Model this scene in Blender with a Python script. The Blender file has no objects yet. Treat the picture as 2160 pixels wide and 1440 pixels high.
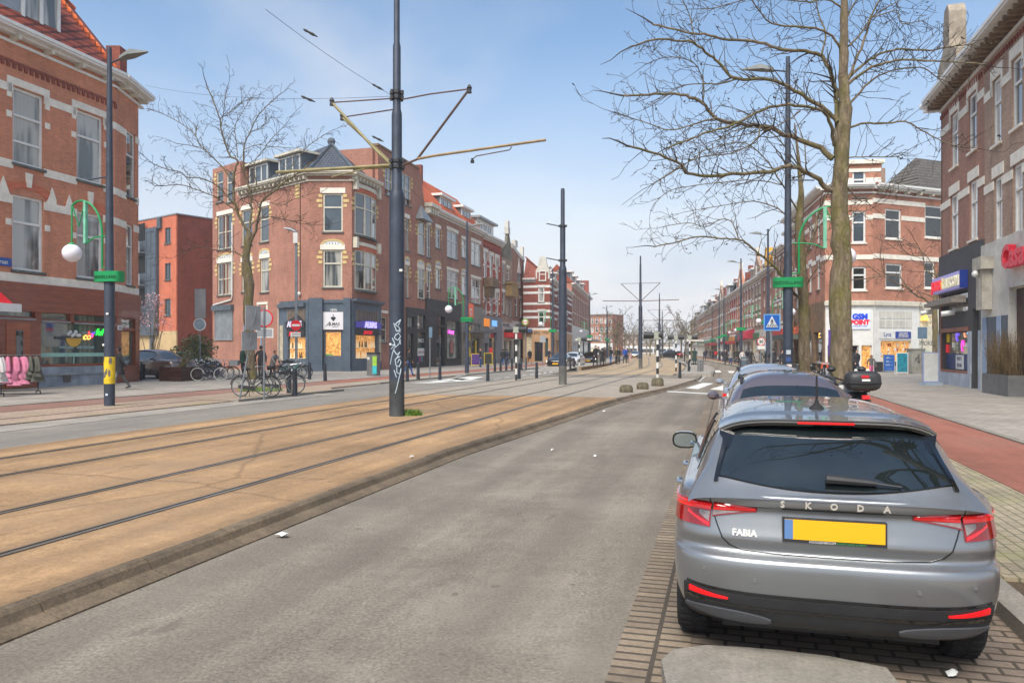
import bpy,bmesh,math,random
from mathutils import Vector,Matrix
R=math.radians
random.seed(7)
C=bpy.context.scene.collection
F,HZ,CX,H=1600.0,738.0,1080.0,1.78
def tag(o,label=None,cat=None,group=None,kind=None):
 if label:o['label']=label
 if cat:o['category']=cat
 if group:o['group']=group
 if kind:o['kind']=kind
 return o
def thing(name,label,cat,loc=(0,0,0),rz=0,group=None):
 o=bpy.data.objects.new(name,None)
 C.objects.link(o)
 o.location=loc
 o.rotation_euler=(0,0,rz)
 o.empty_display_size=.2
 return tag(o,label,cat,group)
def copy_tree(o,parent=None):
 c=o.copy()
 C.objects.link(c)
 if parent:c.parent=parent
 for ch in list(o.children):copy_tree(ch,c)
 return c
def P(x,y,Y):
 return Vector(((x-CX)/F*Y,Y,H-(y-HZ)*Y/F))
def G(x,y,z=0.0):
 Y=(H-z)*F/(y-HZ)
 return Vector(((x-CX)/F*Y,Y,z))
TH1=math.atan2(450,1600)
TH2=math.atan2(285,1600)
U1=Vector((math.sin(TH1),math.cos(TH1),0));R1=Vector((U1 .y,-U1 .x,0))
U2=Vector((math.sin(TH2),math.cos(TH2),0));R2=Vector((U2 .y,-U2 .x,0))
_path={}
def _mk():
 p=Vector((0,0,0));p-=U1*40
 s=-40.0
 while s<420:
  k=min(1,max(0,(s-58)/34))
  a=TH1+(TH2-TH1)*k
  _path[int(round(s))]=(p.copy(),a)
  p=p+Vector((math.sin(a),math.cos(a),0))
  s+=1
_mk()
def ST(s,t,z=0.0):
 i=int(math.floor(s));f=s-i
 i=max(-40,min(418,i))
 p0,a0=_path[i];p1,a1=_path[i+1]
 p=p0 .lerp(p1,f);a=a0+(a1-a0)*f
 return Vector((p.x+t*math.cos(a),p.y-t*math.sin(a),z))
class MB:
 def __init__(s,smooth=False):
  s.v=[];s.f=[];s.m=[];s.smooth=smooth;s.T=None
 def add(s,vs,fs,m=0):
  b=len(s.v)
  if s.T is not None:vs=[s.T@Vector(v)for v in vs]
  s.v+=[tuple(v)for v in vs]
  s.f+=[tuple(b+i for i in f)for f in fs]
  s.m+=[m]*len(fs)
 def box(s,x0,x1,y0,y1,z0,z1,m=0):
  s.add([(x0,y0,z0),(x1,y0,z0),(x1,y1,z0),(x0,y1,z0),(x0,y0,z1),(x1,y0,z1),(x1,y1,z1),(x0,y1,z1)],[(0,3,2,1),(4,5,6,7),(0,1,5,4),(1,2,6,5),(2,3,7,6),(3,0,4,7)],m)
 def quad(s,a,b,c,d,m=0):
  s.add([a,b,c,d],[(0,1,2,3)],m)
 def prism(s,pts,y0,y1,m=0):
  n=len(pts)
  s.add([(x,y0,z)for x,z in pts]+[(x,y1,z)for x,z in pts],[tuple(range(n)),tuple(range(2*n-1,n-1,-1))]+[(i,(i+1)%n,n+(i+1)%n,n+i)for i in range(n)],m)
 def slab(s,pts,z0,z1,m=0):
  n=len(pts)
  s.add([(p[0],p[1],z0)for p in pts]+[(p[0],p[1],z1)for p in pts],[tuple(range(n-1,-1,-1)),tuple(range(n,2*n))]+[(i,(i+1)%n,n+(i+1)%n,n+i)for i in range(n)],m)
 def tube(s,pts,rad,n=6,m=0,cap=True):
  pts=[Vector(p)for p in pts]
  if not hasattr(rad,'__len__'):rad=[rad]*len(pts)
  vs=[];up=None
  for i,p in enumerate(pts):
   d=(pts[min(i+1,len(pts)-1)]-pts[max(i-1,0)])
   if d.length<1e-9:d=Vector((0,0,1))
   d.normalize()
   if up is None:
    up=Vector((1,0,0))if abs(d.z)>.8 else Vector((0,0,1))
   a=d.cross(up)
   if a.length<1e-4:a=d.cross(Vector((0,1,0)))
   a.normalize();b=a.cross(d);up=b
   for k in range(n):
    t=2*math.pi*k/n
    vs.append(p+(a*math.cos(t)+b*math.sin(t))*rad[i])
  fs=[]
  for i in range(len(pts)-1):
   for k in range(n):
    k2=(k+1)%n
    fs.append((i*n+k,i*n+k2,(i+1)*n+k2,(i+1)*n+k))
  if cap:
   fs.append(tuple(range(n-1,-1,-1)));fs.append(tuple(range((len(pts)-1)*n,len(pts)*n)))
  s.add(vs,fs,m)
 def lathe(s,prof,n=16,c=(0,0,0),axis='z',m=0,closed=False):
  vs=[]
  for r,h in prof:
   for k in range(n):
    t=2*math.pi*k/n
    if axis=='z':vs.append((c[0]+r*math.cos(t),c[1]+r*math.sin(t),c[2]+h))
    elif axis=='x':vs.append((c[0]+h,c[1]+r*math.cos(t),c[2]+r*math.sin(t)))
    else:vs.append((c[0]+r*math.cos(t),c[1]+h,c[2]+r*math.sin(t)))
  fs=[]
  L=len(prof)
  for i in range(L if closed else L-1):
   j=(i+1)%L
   for k in range(n):
    k2=(k+1)%n
    fs.append((i*n+k,i*n+k2,j*n+k2,j*n+k))
  if not closed:
   fs.append(tuple(range(n-1,-1,-1)));fs.append(tuple(range((L-1)*n,L*n)))
  s.add(vs,fs,m)
 def ball(s,c,r,n=12,m=0,sz=1.0):
  k=n//2
  s.lathe([(max(r*math.sin(math.pi*i/k),.0005),-r*sz*math.cos(math.pi*i/k))for i in range(k+1)],n,c,'z',m)
 def grid(s,fn,nu,nv,m=0,closeu=False):
  vs=[fn(i/nu,j/nv)for j in range(nv+1)for i in range(nu+1)]
  W=nu+1
  s.add(vs,[(j*W+i,j*W+i+1,(j+1)*W+i+1,(j+1)*W+i)for j in range(nv)for i in range(nu)],m)
 def text(s,txt,size,m=0,depth=.01,align='CENTER',T=None,shear=0,space=1.0,bold=0):
  cu=bpy.data.curves.new('t','FONT');cu.body=txt;cu.size=size;cu.extrude=depth
  cu.align_x=align;cu.resolution_u=2;cu.shear=shear;cu.space_character=space;cu.offset=bold
  ob=bpy.data.objects.new('t',cu);C.objects.link(ob)
  bpy.context.view_layer.update()
  me=ob.to_mesh()
  M=T if T is not None else Matrix.Identity(4)
  s.add([M@v.co for v in me.vertices],[tuple(p.vertices)for p in me.polygons],m)
  ob.to_mesh_clear()
  bpy.data.objects.remove(ob);bpy.data.curves.remove(cu)
 def build(s,name,mats,parent=None,loc=(0,0,0),rz=0,fix=True,ang=40):
  me=bpy.data.meshes.new(name)
  me.from_pydata(s.v,[],s.f)
  if not isinstance(mats,(list,tuple)):mats=[mats]
  for mt in mats:me.materials.append(mt)
  me.polygons.foreach_set('material_index',s.m)
  if fix:
   b=bmesh.new();b.from_mesh(me)
   bmesh.ops.recalc_face_normals(b,faces=b.faces)
   b.to_mesh(me);b.free()
  if s.smooth:
   me.polygons.foreach_set('use_smooth',[True]*len(me.polygons))
   me.set_sharp_from_angle(angle=R(ang))
  me.update()
  o=bpy.data.objects.new(name,me)
  C.objects.link(o)
  o.location=loc;o.rotation_euler=(0,0,rz)
  if parent:o.parent=parent
  return o
UP=Matrix.Rotation(R(90),4,'X')
def srgb(r,g,b):
 f=lambda c:(c/255/12.92 if c<=10 else((c/255+.055)/1.055)**2.4)
 return(f(r),f(g),f(b),1)
class NT:
 def __init__(s,name):
  s.mat=bpy.data.materials.new(name);s.mat.use_nodes=True
  s.t=s.mat.node_tree;s.t.nodes.clear()
  s.out=s.n('ShaderNodeOutputMaterial')
  s.b=s.n('ShaderNodeBsdfPrincipled')
  s.l(s.b.outputs[0],s.out.inputs[0])
 def n(s,ty,**kw):
  x=s.t.nodes.new(ty)
  for k,v in kw.items():
   if k in x.inputs.keys():x.inputs[k].default_value=v
   else:setattr(x,k,v)
  return x
 def l(s,a,b):s.t.links.new(a,b)
 def obj(s):
  return s.n('ShaderNodeTexCoord').outputs['Object']
 def noise(s,vec,scale,detail=4,rough=.6):
  x=s.n('ShaderNodeTexNoise');x.inputs['Scale'].default_value=scale
  x.inputs['Detail'].default_value=detail;x.inputs['Roughness'].default_value=rough
  if vec:s.l(vec,x.inputs['Vector'])
  return x.outputs['Fac']
 def ramp(s,fac,stops):
  x=s.n('ShaderNodeValToRGB');e=x.color_ramp.elements
  while len(e)<len(stops):e.new(.5)
  for el,(p,c)in zip(e,stops):
   el.position=p;el.color=c if hasattr(c,'__len__')else(c,c,c,1)
  s.l(fac,x.inputs[0]);return x.outputs[0]
 def mix(s,fac,a,b,mode='MIX'):
  x=s.n('ShaderNodeMixRGB',blend_type=mode)
  for i,v in enumerate((fac,a,b)):
   if hasattr(v,'links')or hasattr(v,'node'):s.l(v,x.inputs[i])
   elif hasattr(v,'__len__'):x.inputs[i].default_value=v
   else:x.inputs[i].default_value=v if i==0 else(v,v,v,1)
  return x.outputs[0]
 def mapping(s,vec,scale=(1,1,1),rz=0,loc=(0,0,0)):
  x=s.n('ShaderNodeMapping');x.inputs['Scale'].default_value=scale
  x.inputs['Rotation'].default_value=(0,0,rz);x.inputs['Location'].default_value=loc
  s.l(vec,x.inputs[0]);return x.outputs[0]
 def bump(s,h,strength=.3,dist=.02):
  x=s.n('ShaderNodeBump');x.inputs['Strength'].default_value=strength
  x.inputs['Distance'].default_value=dist
  s.l(h,x.inputs['Height']);s.l(x.outputs[0],s.b.inputs['Normal'])
 def col(s,c):
  if hasattr(c,'__len__'):s.b.inputs['Base Color'].default_value=c
  else:s.l(c,s.b.inputs['Base Color'])
 def set(s,**kw):
  for k,v in kw.items():s.b.inputs[k.replace('_',' ')].default_value=v
  return s
_M={}
def mat(name,c,rough=.6,metal=0,var=.12,scale=3,emit=0,coat=0,ior=1.5):
 if name in _M:return _M[name]
 k=NT(name)
 base=tuple(c)if len(c)==4 else(*c,1)
 if var:
  v=k.obj()
  n=k.noise(v,scale,5,.65)
  f=k.ramp(n,[(.3,1-var*1.6),(.7,1+var*.4)])
  k.col(k.mix(1,base,f,'MULTIPLY'))
 else:k.col(base)
 k.set(Roughness=rough,Metallic=metal,IOR=ior)
 if coat:k.set(Coat_Weight=coat,Coat_Roughness=.04)
 if emit:
  k.b.inputs['Emission Color'].default_value=base;k.b.inputs['Emission Strength'].default_value=emit
 _M[name]=k.mat
 return k.mat
def S(r,g,b):return srgb(r,g,b)
def brick(name,c1,c2,mortar,w=.22,h=.066,ms=.008,soot=.35,rough=.85):
 if name in _M:return _M[name]
 k=NT(name);v=k.obj()
 sep=k.n('ShaderNodeSeparateXYZ');k.l(v,sep.inputs[0])
 ad=k.n('ShaderNodeMath',operation='ADD');k.l(sep.outputs[0],ad.inputs[0]);k.l(sep.outputs[1],ad.inputs[1])
 cb=k.n('ShaderNodeCombineXYZ');k.l(ad.outputs[0],cb.inputs[0]);k.l(sep.outputs[2],cb.inputs[1])
 bt=k.n('ShaderNodeTexBrick');bt.inputs['Scale'].default_value=1
 bt.inputs['Brick Width'].default_value=w;bt.inputs['Row Height'].default_value=h
 bt.inputs['Mortar Size'].default_value=ms;bt.inputs['Color1'].default_value=c1
 bt.inputs['Color2'].default_value=c2;bt.inputs['Mortar'].default_value=mortar
 k.l(cb.outputs[0],bt.inputs['Vector'])
 n1=k.noise(v,.55,6,.7);n2=k.noise(k.mapping(v,(1.6,1.6,.25)),1.3,5,.7);n3=k.noise(k.mapping(v,(1,1,2.2)),4.5,5,.75)
 f=k.ramp(n1,[(.3,1-soot),(.6,1.13)])
 f2=k.ramp(n2,[(.28,1-soot*.5),(.55,1.1)])
 k.col(k.mix(1,k.mix(1,k.mix(1,bt.outputs[0],f,'MULTIPLY'),f2,'MULTIPLY'),k.ramp(n3,[(.3,.84),(.7,1.14)]),'MULTIPLY'))
 k.set(Roughness=rough);k.bump(bt.outputs['Fac'],-.25,.01)
 _M[name]=k.mat;return k.mat
def glass(name,tint,curtain=None,fold=7.0,cover=.5,rough=.03,spec=.9):
 """window pane: dark room with or without a pleated curtain right behind a reflecting sheet"""
 if name in _M:return _M[name]
 k=NT(name);v=k.obj()
 if curtain:
  sep=k.n('ShaderNodeSeparateXYZ');k.l(v,sep.inputs[0])
  w=k.n('ShaderNodeTexWave');w.inputs['Scale'].default_value=fold;w.inputs['Distortion'].default_value=1.2
  k.l(v,w.inputs[0])
  n=k.noise(k.mapping(v,(.9,.9,.12)),1.6,2)
  c=k.mix(k.ramp(w.outputs['Fac'],[(0,.55),(1,1)]),tint,curtain)
  k.col(k.mix(k.ramp(n,[(cover-.06,0.0),(cover+.06,1.0)]),tint,c))
 else:
  n=k.noise(v,1.1,4)
  k.col(k.mix(n,tuple(x*.6 for x in tint[:3])+(1,),tint))
 k.set(Roughness=rough,IOR=1.5,Coat_Weight=.8,Coat_Roughness=.02,Coat_IOR=1.65)
 nn=k.noise(v,1.7,2);k.bump(nn,.05,.03)
 _M[name]=k.mat;return k.mat
def ground_mat(name,base,var,sc=.5,speck=.25,rough=.9,bumps=.15,stain=None,stain_amt=.4,crack=0,lanes=None,lane_amt=.3,lane_col=None):
 k=NT(name);v=k.obj();w=k.mapping(v,(1,1,1),TH1)
 dk=lambda f:tuple(x*f for x in base[:3])+(1,)
 n1=k.noise(v,sc,6,.65);n2=k.noise(v,38,3,.8);n3=k.noise(k.mapping(w,(1,.07,1)),1.3,6,.7);n6=k.noise(v,7,4,.7)
 c=k.mix(1,base,k.ramp(n1,[(.3,1-var),(.7,1+var*.5)]),'MULTIPLY')
 c=k.mix(1,c,k.ramp(n3,[(.32,1-var*1.1),(.68,1+var*.5)]),'MULTIPLY')
 c=k.mix(1,c,k.ramp(n6,[(.3,1-var*.5),(.7,1+var*.3)]),'MULTIPLY')
 c=k.mix(1,c,k.ramp(n2,[(.3,1-speck),(.72,1+speck)]),'MULTIPLY')
 if stain:
  n4=k.noise(v,.33,7,.72)
  c=k.mix(k.ramp(n4,[(.48,0.0),(.68,stain_amt)]),c,stain)
  n5=k.noise(k.mapping(w,(1,.45,1)),2.4,3,.55)
  c=k.mix(k.ramp(n5,[(.68,0.0),(.75,.6)]),c,dk(.45))
  n7=k.noise(v,5.5,2,.5);c=k.mix(k.ramp(n7,[(.70,0.0),(.74,.5)]),c,dk(.3))
 if lanes:
  sep=k.n('ShaderNodeSeparateXYZ');dn=k.n('ShaderNodeTexNoise');dn.inputs['Scale'].default_value=.5;dn.inputs['Detail'].default_value=5;k.l(v,dn.inputs['Vector'])
  k.l(w,sep.inputs[0])
  ad=k.n('ShaderNodeMath',operation='MULTIPLY_ADD');k.l(dn.outputs['Fac'],ad.inputs[0]);ad.inputs[1].default_value=.35;k.l(sep.outputs[0],ad.inputs[2])
  for t,hw in lanes:
   su=k.n('ShaderNodeMath',operation='SUBTRACT');k.l(ad.outputs[0],su.inputs[0]);su.inputs[1].default_value=t+.175
   ab=k.n('ShaderNodeMath',operation='ABSOLUTE');k.l(su.outputs[0],ab.inputs[0])
   mr=k.n('ShaderNodeMapRange');mr.inputs['From Min'].default_value=0;mr.inputs['From Max'].default_value=hw;mr.inputs['To Min'].default_value=lane_amt;mr.inputs['To Max'].default_value=0;mr.interpolation_type='SMOOTHSTEP';k.l(ab.outputs[0],mr.inputs['Value'])
   mm=k.n('ShaderNodeMath',operation='MULTIPLY');k.l(mr.outputs[0],mm.inputs[0]);k.l(k.ramp(n3,[(.25,.45),(.6,1.0)]),mm.inputs[1])
   c=k.mix(mm.outputs[0],c,lane_col or dk(.45))
 if crack:
  vo=k.n('ShaderNodeTexVoronoi',feature='DISTANCE_TO_EDGE');vo.inputs['Scale'].default_value=crack
  dn=k.n('ShaderNodeTexNoise');dn.inputs['Scale'].default_value=1.1;dn.inputs['Detail'].default_value=5
  k.l(v,dn.inputs['Vector'])
  k.l(k.mix(.35,v,dn.outputs['Color'],'ADD'),vo.inputs['Vector'])
  c=k.mix(k.ramp(vo.outputs['Distance'],[(0,.5),(.008,0.0)]),c,dk(.3))
 k.col(c);k.set(Roughness=rough);k.bump(k.mix(.35,n2,n6),bumps,.012)
 _M[name]=k.mat;return k.mat
def paver(name,c1,c2,mortar,w,h,ms,rz=0,var=.25,moss=None,rough=.9):
 k=NT(name);v=k.mapping(k.obj(),(1,1,1),rz)
 bt=k.n('ShaderNodeTexBrick');bt.inputs['Scale'].default_value=1
 bt.inputs['Brick Width'].default_value=w;bt.inputs['Row Height'].default_value=h
 bt.inputs['Mortar Size'].default_value=ms;bt.inputs['Color1'].default_value=c1
 bt.inputs['Color2'].default_value=c2;bt.inputs['Mortar'].default_value=mortar
 k.l(v,bt.inputs['Vector'])
 o=k.obj();n1=k.noise(o,.6,6,.7);n2=k.noise(o,26,3,.8)
 c=k.mix(1,bt.outputs[0],k.ramp(n1,[(.3,1-var),(.68,1+var*.5)]),'MULTIPLY')
 c=k.mix(1,c,k.ramp(n2,[(.3,.8),(.7,1.15)]),'MULTIPLY')
 if moss:
  c=k.mix(k.ramp(k.noise(o,.9,6,.7),[(.48,0.0),(.68,.6)]),c,moss)
 k.col(c);k.set(Roughness=rough);k.bump(bt.outputs['Fac'],-.5,.012)
 _M[name]=k.mat;return k.mat
def setup():
 sc=bpy.context.scene
 cam=bpy.data.cameras.new('camera');co=bpy.data.objects.new('camera',cam);C.objects.link(co)
 cam.sensor_width=36;cam.lens=36*F/2160;cam.shift_y=18/2160
 co.location=(0,0,H);co.rotation_euler=(R(90),0,0)
 cam.clip_start=.1;cam.clip_end=4000
 sc.camera=co
 sc.view_settings.view_transform='Standard';sc.view_settings.look='None'
 sc.view_settings.exposure=EXPOSURE;sc.view_settings.gamma=1
 w=bpy.data.worlds.new('World');sc.world=w;w.use_nodes=True
 t=w.node_tree;t.nodes.clear()
 N=t.nodes.new;L=t.links.new
 out=N('ShaderNodeOutputWorld');bg=N('ShaderNodeBackground');bg.inputs['Strength'].default_value=SKY_STRENGTH
 sk=N('ShaderNodeTexSky');sk.sky_type='NISHITA';sk.sun_disc=False
 sk.sun_elevation=R(SUN_EL);sk.sun_rotation=R(SUN_ROT);sk.air_density=1.0;sk.dust_density=1.2;sk.ozone_density=1.5
 tc=N('ShaderNodeTexCoord');sep=N('ShaderNodeSeparateXYZ');L(tc.outputs['Generated'],sep.inputs[0])
 mx=N('ShaderNodeMath');mx.operation='MAXIMUM';mx.inputs[1].default_value=.0;L(sep.outputs[2],mx.inputs[0])
 ad=N('ShaderNodeMath');ad.operation='ADD';ad.inputs[1].default_value=.22;L(mx.outputs[0],ad.inputs[0])
 dv=N('ShaderNodeVectorMath');dv.operation='SCALE'
 iv=N('ShaderNodeMath');iv.operation='DIVIDE';iv.inputs[0].default_value=1;L(ad.outputs[0],iv.inputs[1])
 L(tc.outputs['Generated'],dv.inputs[0]);L(iv.outputs[0],dv.inputs['Scale'])
 mp=N('ShaderNodeMapping');mp.inputs['Location'].default_value=SKY_OFF;mp.inputs['Scale'].default_value=(.8,.8,1.2)
 L(dv.outputs[0],mp.inputs[0])
 no=N('ShaderNodeTexNoise');no.inputs['Scale'].default_value=.8;no.inputs['Detail'].default_value=6;no.inputs['Roughness'].default_value=.5
 no.inputs['Distortion'].default_value=.4
 L(mp.outputs[0],no.inputs['Vector'])
 r=N('ShaderNodeValToRGB');r.color_ramp.elements[0].position=.36;r.color_ramp.elements[1].position=.64
 r.color_ramp.interpolation='EASE'
 L(no.outputs['Fac'],r.inputs[0])
 ve=N('ShaderNodeMapRange');ve.inputs['From Min'].default_value=.02;ve.inputs['From Max'].default_value=.42
 ve.inputs['To Min'].default_value=1.0;ve.inputs['To Max'].default_value=.0;ve.interpolation_type='SMOOTHSTEP'
 L(sep.outputs[2],ve.inputs[0])
 cm=N('ShaderNodeMath');cm.operation='MULTIPLY';cm.inputs[1].default_value=.72;L(r.outputs[0],cm.inputs[0])
 mm=N('ShaderNodeMath');mm.operation='MAXIMUM';L(cm.outputs[0],mm.inputs[0]);L(ve.outputs[0],mm.inputs[1])
 no2=N('ShaderNodeTexNoise');no2 .inputs['Scale'].default_value=1.3;no2 .inputs['Detail'].default_value=4
 L(mp.outputs[0],no2 .inputs['Vector'])
 cr=N('ShaderNodeValToRGB');cr.color_ramp.elements[0].color=CLOUD_LO;cr.color_ramp.elements[1].color=CLOUD_HI
 cr.color_ramp.elements[0].position=.35;cr.color_ramp.elements[1].position=.62
 L(no2 .outputs['Fac'],cr.inputs[0])
 bl=N('ShaderNodeMixRGB');bl.blend_type='MULTIPLY';bl.inputs[0].default_value=1;bl.inputs[2].default_value=SKY_TINT
 L(sk.outputs[0],bl.inputs[1])
 sc2=N('ShaderNodeVectorMath');sc2 .operation='SCALE';sc2 .inputs['Scale'].default_value=CLOUD_GAIN;L(cr.outputs[0],sc2 .inputs[0])
 mi=N('ShaderNodeMixRGB');L(mm.outputs[0],mi.inputs[0]);L(bl.outputs[0],mi.inputs[1]);L(sc2 .outputs[0],mi.inputs[2])
 L(mi.outputs[0],bg.inputs[0]);L(bg.outputs[0],out.inputs[0])
 su=bpy.data.lights.new('sun','SUN');so=bpy.data.objects.new('sun',su);C.objects.link(so)
 su.energy=SUN_E;su.angle=R(36);su.color=(1,.93,.83)
 el,az=R(SUN_EL),R(SUN_ROT)
 d=Vector((math.sin(az)*math.cos(el),math.cos(az)*math.cos(el),math.sin(el)))
 so.rotation_euler=d.to_track_quat('Z','Y').to_euler()
EXPOSURE=0.86;SKY_STRENGTH=.11;SUN_EL=53;SUN_ROT=203;SUN_E=2.9
SKY_OFF=(3.1,1.7,0);CLOUD_GAIN=4.55;CLOUD_LO=(.76,.82,.95,1);CLOUD_HI=(1.05,1.05,1.06,1);SKY_TINT=(.87,1.0,1.03,1)
setup()
ASPH=ground_mat('asphalt',S(134,125,112),.28,.5,.5,.92,.4,S(154,145,132),.6,lanes=[(-3.9,.5),(-3.1,.45),(-1.55,.45),(-.7,.3)],lane_amt=.42)
ASPH2=ground_mat('asphalt_worn',S(132,126,118),.2,.4,.3,.92,.3,S(150,140,126),.4)
BED=ground_mat('tram_bed_sandy',S(172,138,100),.36,.35,.3,.93,.3,S(142,118,92),.8,crack=.16,lanes=[(-10.68,.28),(-9.22,.28),(-7.12,.28),(-5.66,.28),(-4.55,.3),(-11.7,.4)],lane_amt=.5,lane_col=S(104,84,62))
BED2=ground_mat('tram_bed_dusty',S(172,150,120),.22,.35,.22,.93,.2,S(150,138,122),.6)
PAVG=paver('paving_slabs_grey',S(160,152,142),S(146,140,131),S(110,105,98),.3,.3,.008,TH1,.25)
PAVP=paver('paving_bricks_pinkish',S(170,146,128),S(156,136,120),S(122,110,98),.21,.105,.006,TH1,.25,S(150,140,96))
PAVY=paver('paving_bricks_sandy',S(172,158,132),S(154,142,120),S(112,106,84),.22,.11,.01,TH1+R(90),.25,S(140,142,84))
PAVK=paver('parking_bricks',S(140,124,108),S(124,110,98),S(76,68,58),.21,.105,.012,TH1,.35)
PAVS=paver('strip_bricks',S(146,130,110),S(124,110,94),S(78,70,60),.105,.4,.015,TH1+R(90),.3)
PAVX=paver('crossing_bricks',S(164,152,136),S(150,140,126),S(118,110,100),.21,.105,.006,TH1+R(45),.2)
REDL=ground_mat('bike_path_dull_red',S(140,104,90),.2,.6,.2,.9,.15,S(128,108,98),.5)
REDB=ground_mat('bike_path_red',S(156,98,80),.22,.6,.2,.9,.15,S(140,104,92),.7)
KERB=ground_mat('kerb_concrete',S(120,104,84),.4,1.6,.35,.92,.4,S(78,70,58),.9)
KERBG=ground_mat('kerb_grey',S(146,140,130),.25,1.2,.25,.92,.3,S(116,112,96),.6)
DIRT=ground_mat('soil',S(96,80,62),.4,1.5,.4,.95,.5,S(70,62,46),.6)
WHITE=mat('road_paint_white',S(222,220,214),.7,0,.18,6)
STEEL=mat('rail_steel',S(150,146,138),.35,.6,.25,2)
GROOVE=mat('rail_groove',S(62,52,42),.85,0,.3,3)
def struct(mb,name,m):
 return tag(mb.build(name,m),kind='structure')
def kt(s):
 pts=[(-40,-4.4),(12,-4.4),(19,-3.95),(23.6,-3.72),(27.6,-3.35),(33.3,-2.55),(36,-2.25),(44,-1.55),(60,-1.5)]
 for(a,ta),(b,tb)in zip(pts,pts[1:]):
  if s<=b:
   return ta+(tb-ta)*(s-a)/(b-a)
 return-1.5
def strip(name,t0,t1,s0,s1,z,m,drop=.4,step=1.5):
 """sheet between two lines along the street, with its own edges down to the soil"""
 f0=t0 if callable(t0)else(lambda s:t0);f1=t1 if callable(t1)else(lambda s:t1)
 mb=MB();n=max(1,int((s1-s0)/step))
 ss=[s0+(s1-s0)*i/n for i in range(n+1)]
 A=[ST(s,f0(s),z)for s in ss];B=[ST(s,f1(s),z)for s in ss]
 for i in range(n):
  mb.quad(A[i],B[i],B[i+1],A[i+1])
 if drop:
  d=Vector((0,0,drop))
  for L in(A,B):
   for i in range(n):mb.quad(L[i],L[i+1],L[i+1]-d,L[i]-d)
  mb.quad(A[0],B[0],B[0]-d,A[0]-d);mb.quad(A[-1],B[-1],B[-1]-d,A[-1]-d)
 return struct(mb,name,m)
def patch(name,pts,z,m,drop=.3):
 mb=MB();mb.slab([(p[0],p[1])for p in pts],z-drop,z);return struct(mb,name,m)
mb=MB();mb.quad((-400,-50,-.03),(400,-50,-.03),(400,510,-.03),(-400,510,-.03));struct(mb,'ground',ASPH2)
strip('road',kt,-.58,-30,400,0,ASPH,0)
ZB,ZL,ZP,ZR=.12,.105,.18,.10
ktin=lambda s:kt(s)-.1
strip('tram_bed',-11.75,ktin,-30,26.5,ZB,BED)
strip('tram_crossing_paving',-11.75,ktin,26.5,45.5,ZB,PAVX)
strip('crossing_road',-11.75,-1.5,45.5,51.5,ZB-.01,ASPH)
strip('tram_bed',-11.2,-3.4,51.5,400,ZB,BED2)
strip('road',-16.4,-11.75,-30,400,ZL,ASPH2)
mb=MB()
tr=[-10.68,-9.22,-7.12,-5.66]
for t in tr:
 for nm,w,dz,m,off in(('g',.05,.004,GROOVE,0),('s',.026,.008,STEEL,.042),('s',.010,.008,STEEL,-.036)):
  mb2=MB();n=220
  for i in range(n):
   s0=-28+240*(i/n)**1.5;s1=-28+240*((i+1)/n)**1.5
   mb2 .quad(ST(s0,t+off-w,ZB+dz),ST(s0,t+off+w,ZB+dz),ST(s1,t+off+w,ZB+dz),ST(s1,t+off-w,ZB+dz))
  struct(mb2,'tram_rail' if nm=='s' else 'rail_groove',m)
mb=MB();s=-28.0
while s<43:
 L=1.0 if s>-3 else 2
 for q in range(1):
  a,b=s+.006,s+L-.006
  j=random.uniform(-.012,.012);dz=random.uniform(-.01,.008)
  o0,o1=kt(a),kt(b)
  zt=ZB+.015+dz
  zt=zt if a<36 else max(.03,zt-(a-36)*.012)
  pr=[(-.1,-.2),(-.1,zt-.006),(-.03+j,zt-.006),(.012+j,zt-.03),(.045+j,.05),(.05+j,.048),(.19,.012),(.19,-.2)]
  m=len(pr)
  mb.add([ST(a,o0+p,z)for p,z in pr]+[ST(b,o1+p,z)for p,z in pr],[tuple(range(m)),tuple(range(2*m-1,m-1,-1))]+[(i,(i+1)%m,m+(i+1)%m,m+i)for i in range(m)])
 s+=L
struct(mb,'kerb',KERB)
strip('pavement_bricks',-18.05,-16.4,-30,32,ZP-.02,PAVP)
strip('pavement_bricks',-16.4,-15.3,-30,21,ZP-.035,PAVP)
strip('gutter_paving',-15.3,-14.2,-30,26,ZL+.01,PAVG)
strip('bike_path',-19.9,-18.05,-30,34,ZP-.015,REDL)
strip('bike_path',-19.9,-18.05,34,120,ZP-.015,REDB)
strip('pavement',-60,-19.9,-30,120,ZP,PAVG)
strip('pavement_bricks',-18.05,-16.4,32,120,ZP-.02,PAVX)
strip('pavement',-30,-16.4,120,400,ZP,PAVG)
def kerbline(s0,s1,t,z0,z1,m,w=.16,L=1.0):
 mb=MB();s=s0
 ft=t if callable(t)else(lambda s:t)
 while s<s1:
  a,b=s+.005,s+L-.005
  pts=[ST(a,ft(a),0),ST(a,ft(a)+w,0),ST(b,ft(b)+w,0),ST(b,ft(b),0)]
  mb.slab(pts,z0,z1+random.uniform(-.004,.004));s+=L
 struct(mb,'kerb',m)
kerbline(21,27.5,-15.2,0,ZP+.012,KERBG,.2)
patch('pavement_bricks',[ST(21,-16.5),ST(21,-15.2),ST(27.5,-15.2),ST(29.5,-16.5)],ZP-.012,PAVP)
kerbline(34,120,-16.45,0,ZP+.004,KERBG,.15)
kerbline(-20,120,-19.98,0,ZP+.006,KERBG,.1)
strip('parking_strip',-.58,1.75,-30,31,.004,PAVK,0)
strip('gutter_bricks',-.62,-.2,-30,400,.008,PAVS,0)
strip('road',-.58,2.0,31,400,.006,ASPH,0)
strip('pavement_bricks',1.95,3.35,6.4,400,ZR,PAVY)
strip('tree_pit',1.95,3.35,3.6,6.4,ZR-.03,DIRT)
strip('pavement_bricks',1.95,3.35,-30,3.6,ZR,PAVY)
strip('bike_path',3.35,5.1,-30,400,ZR+.008,REDB)
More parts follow.
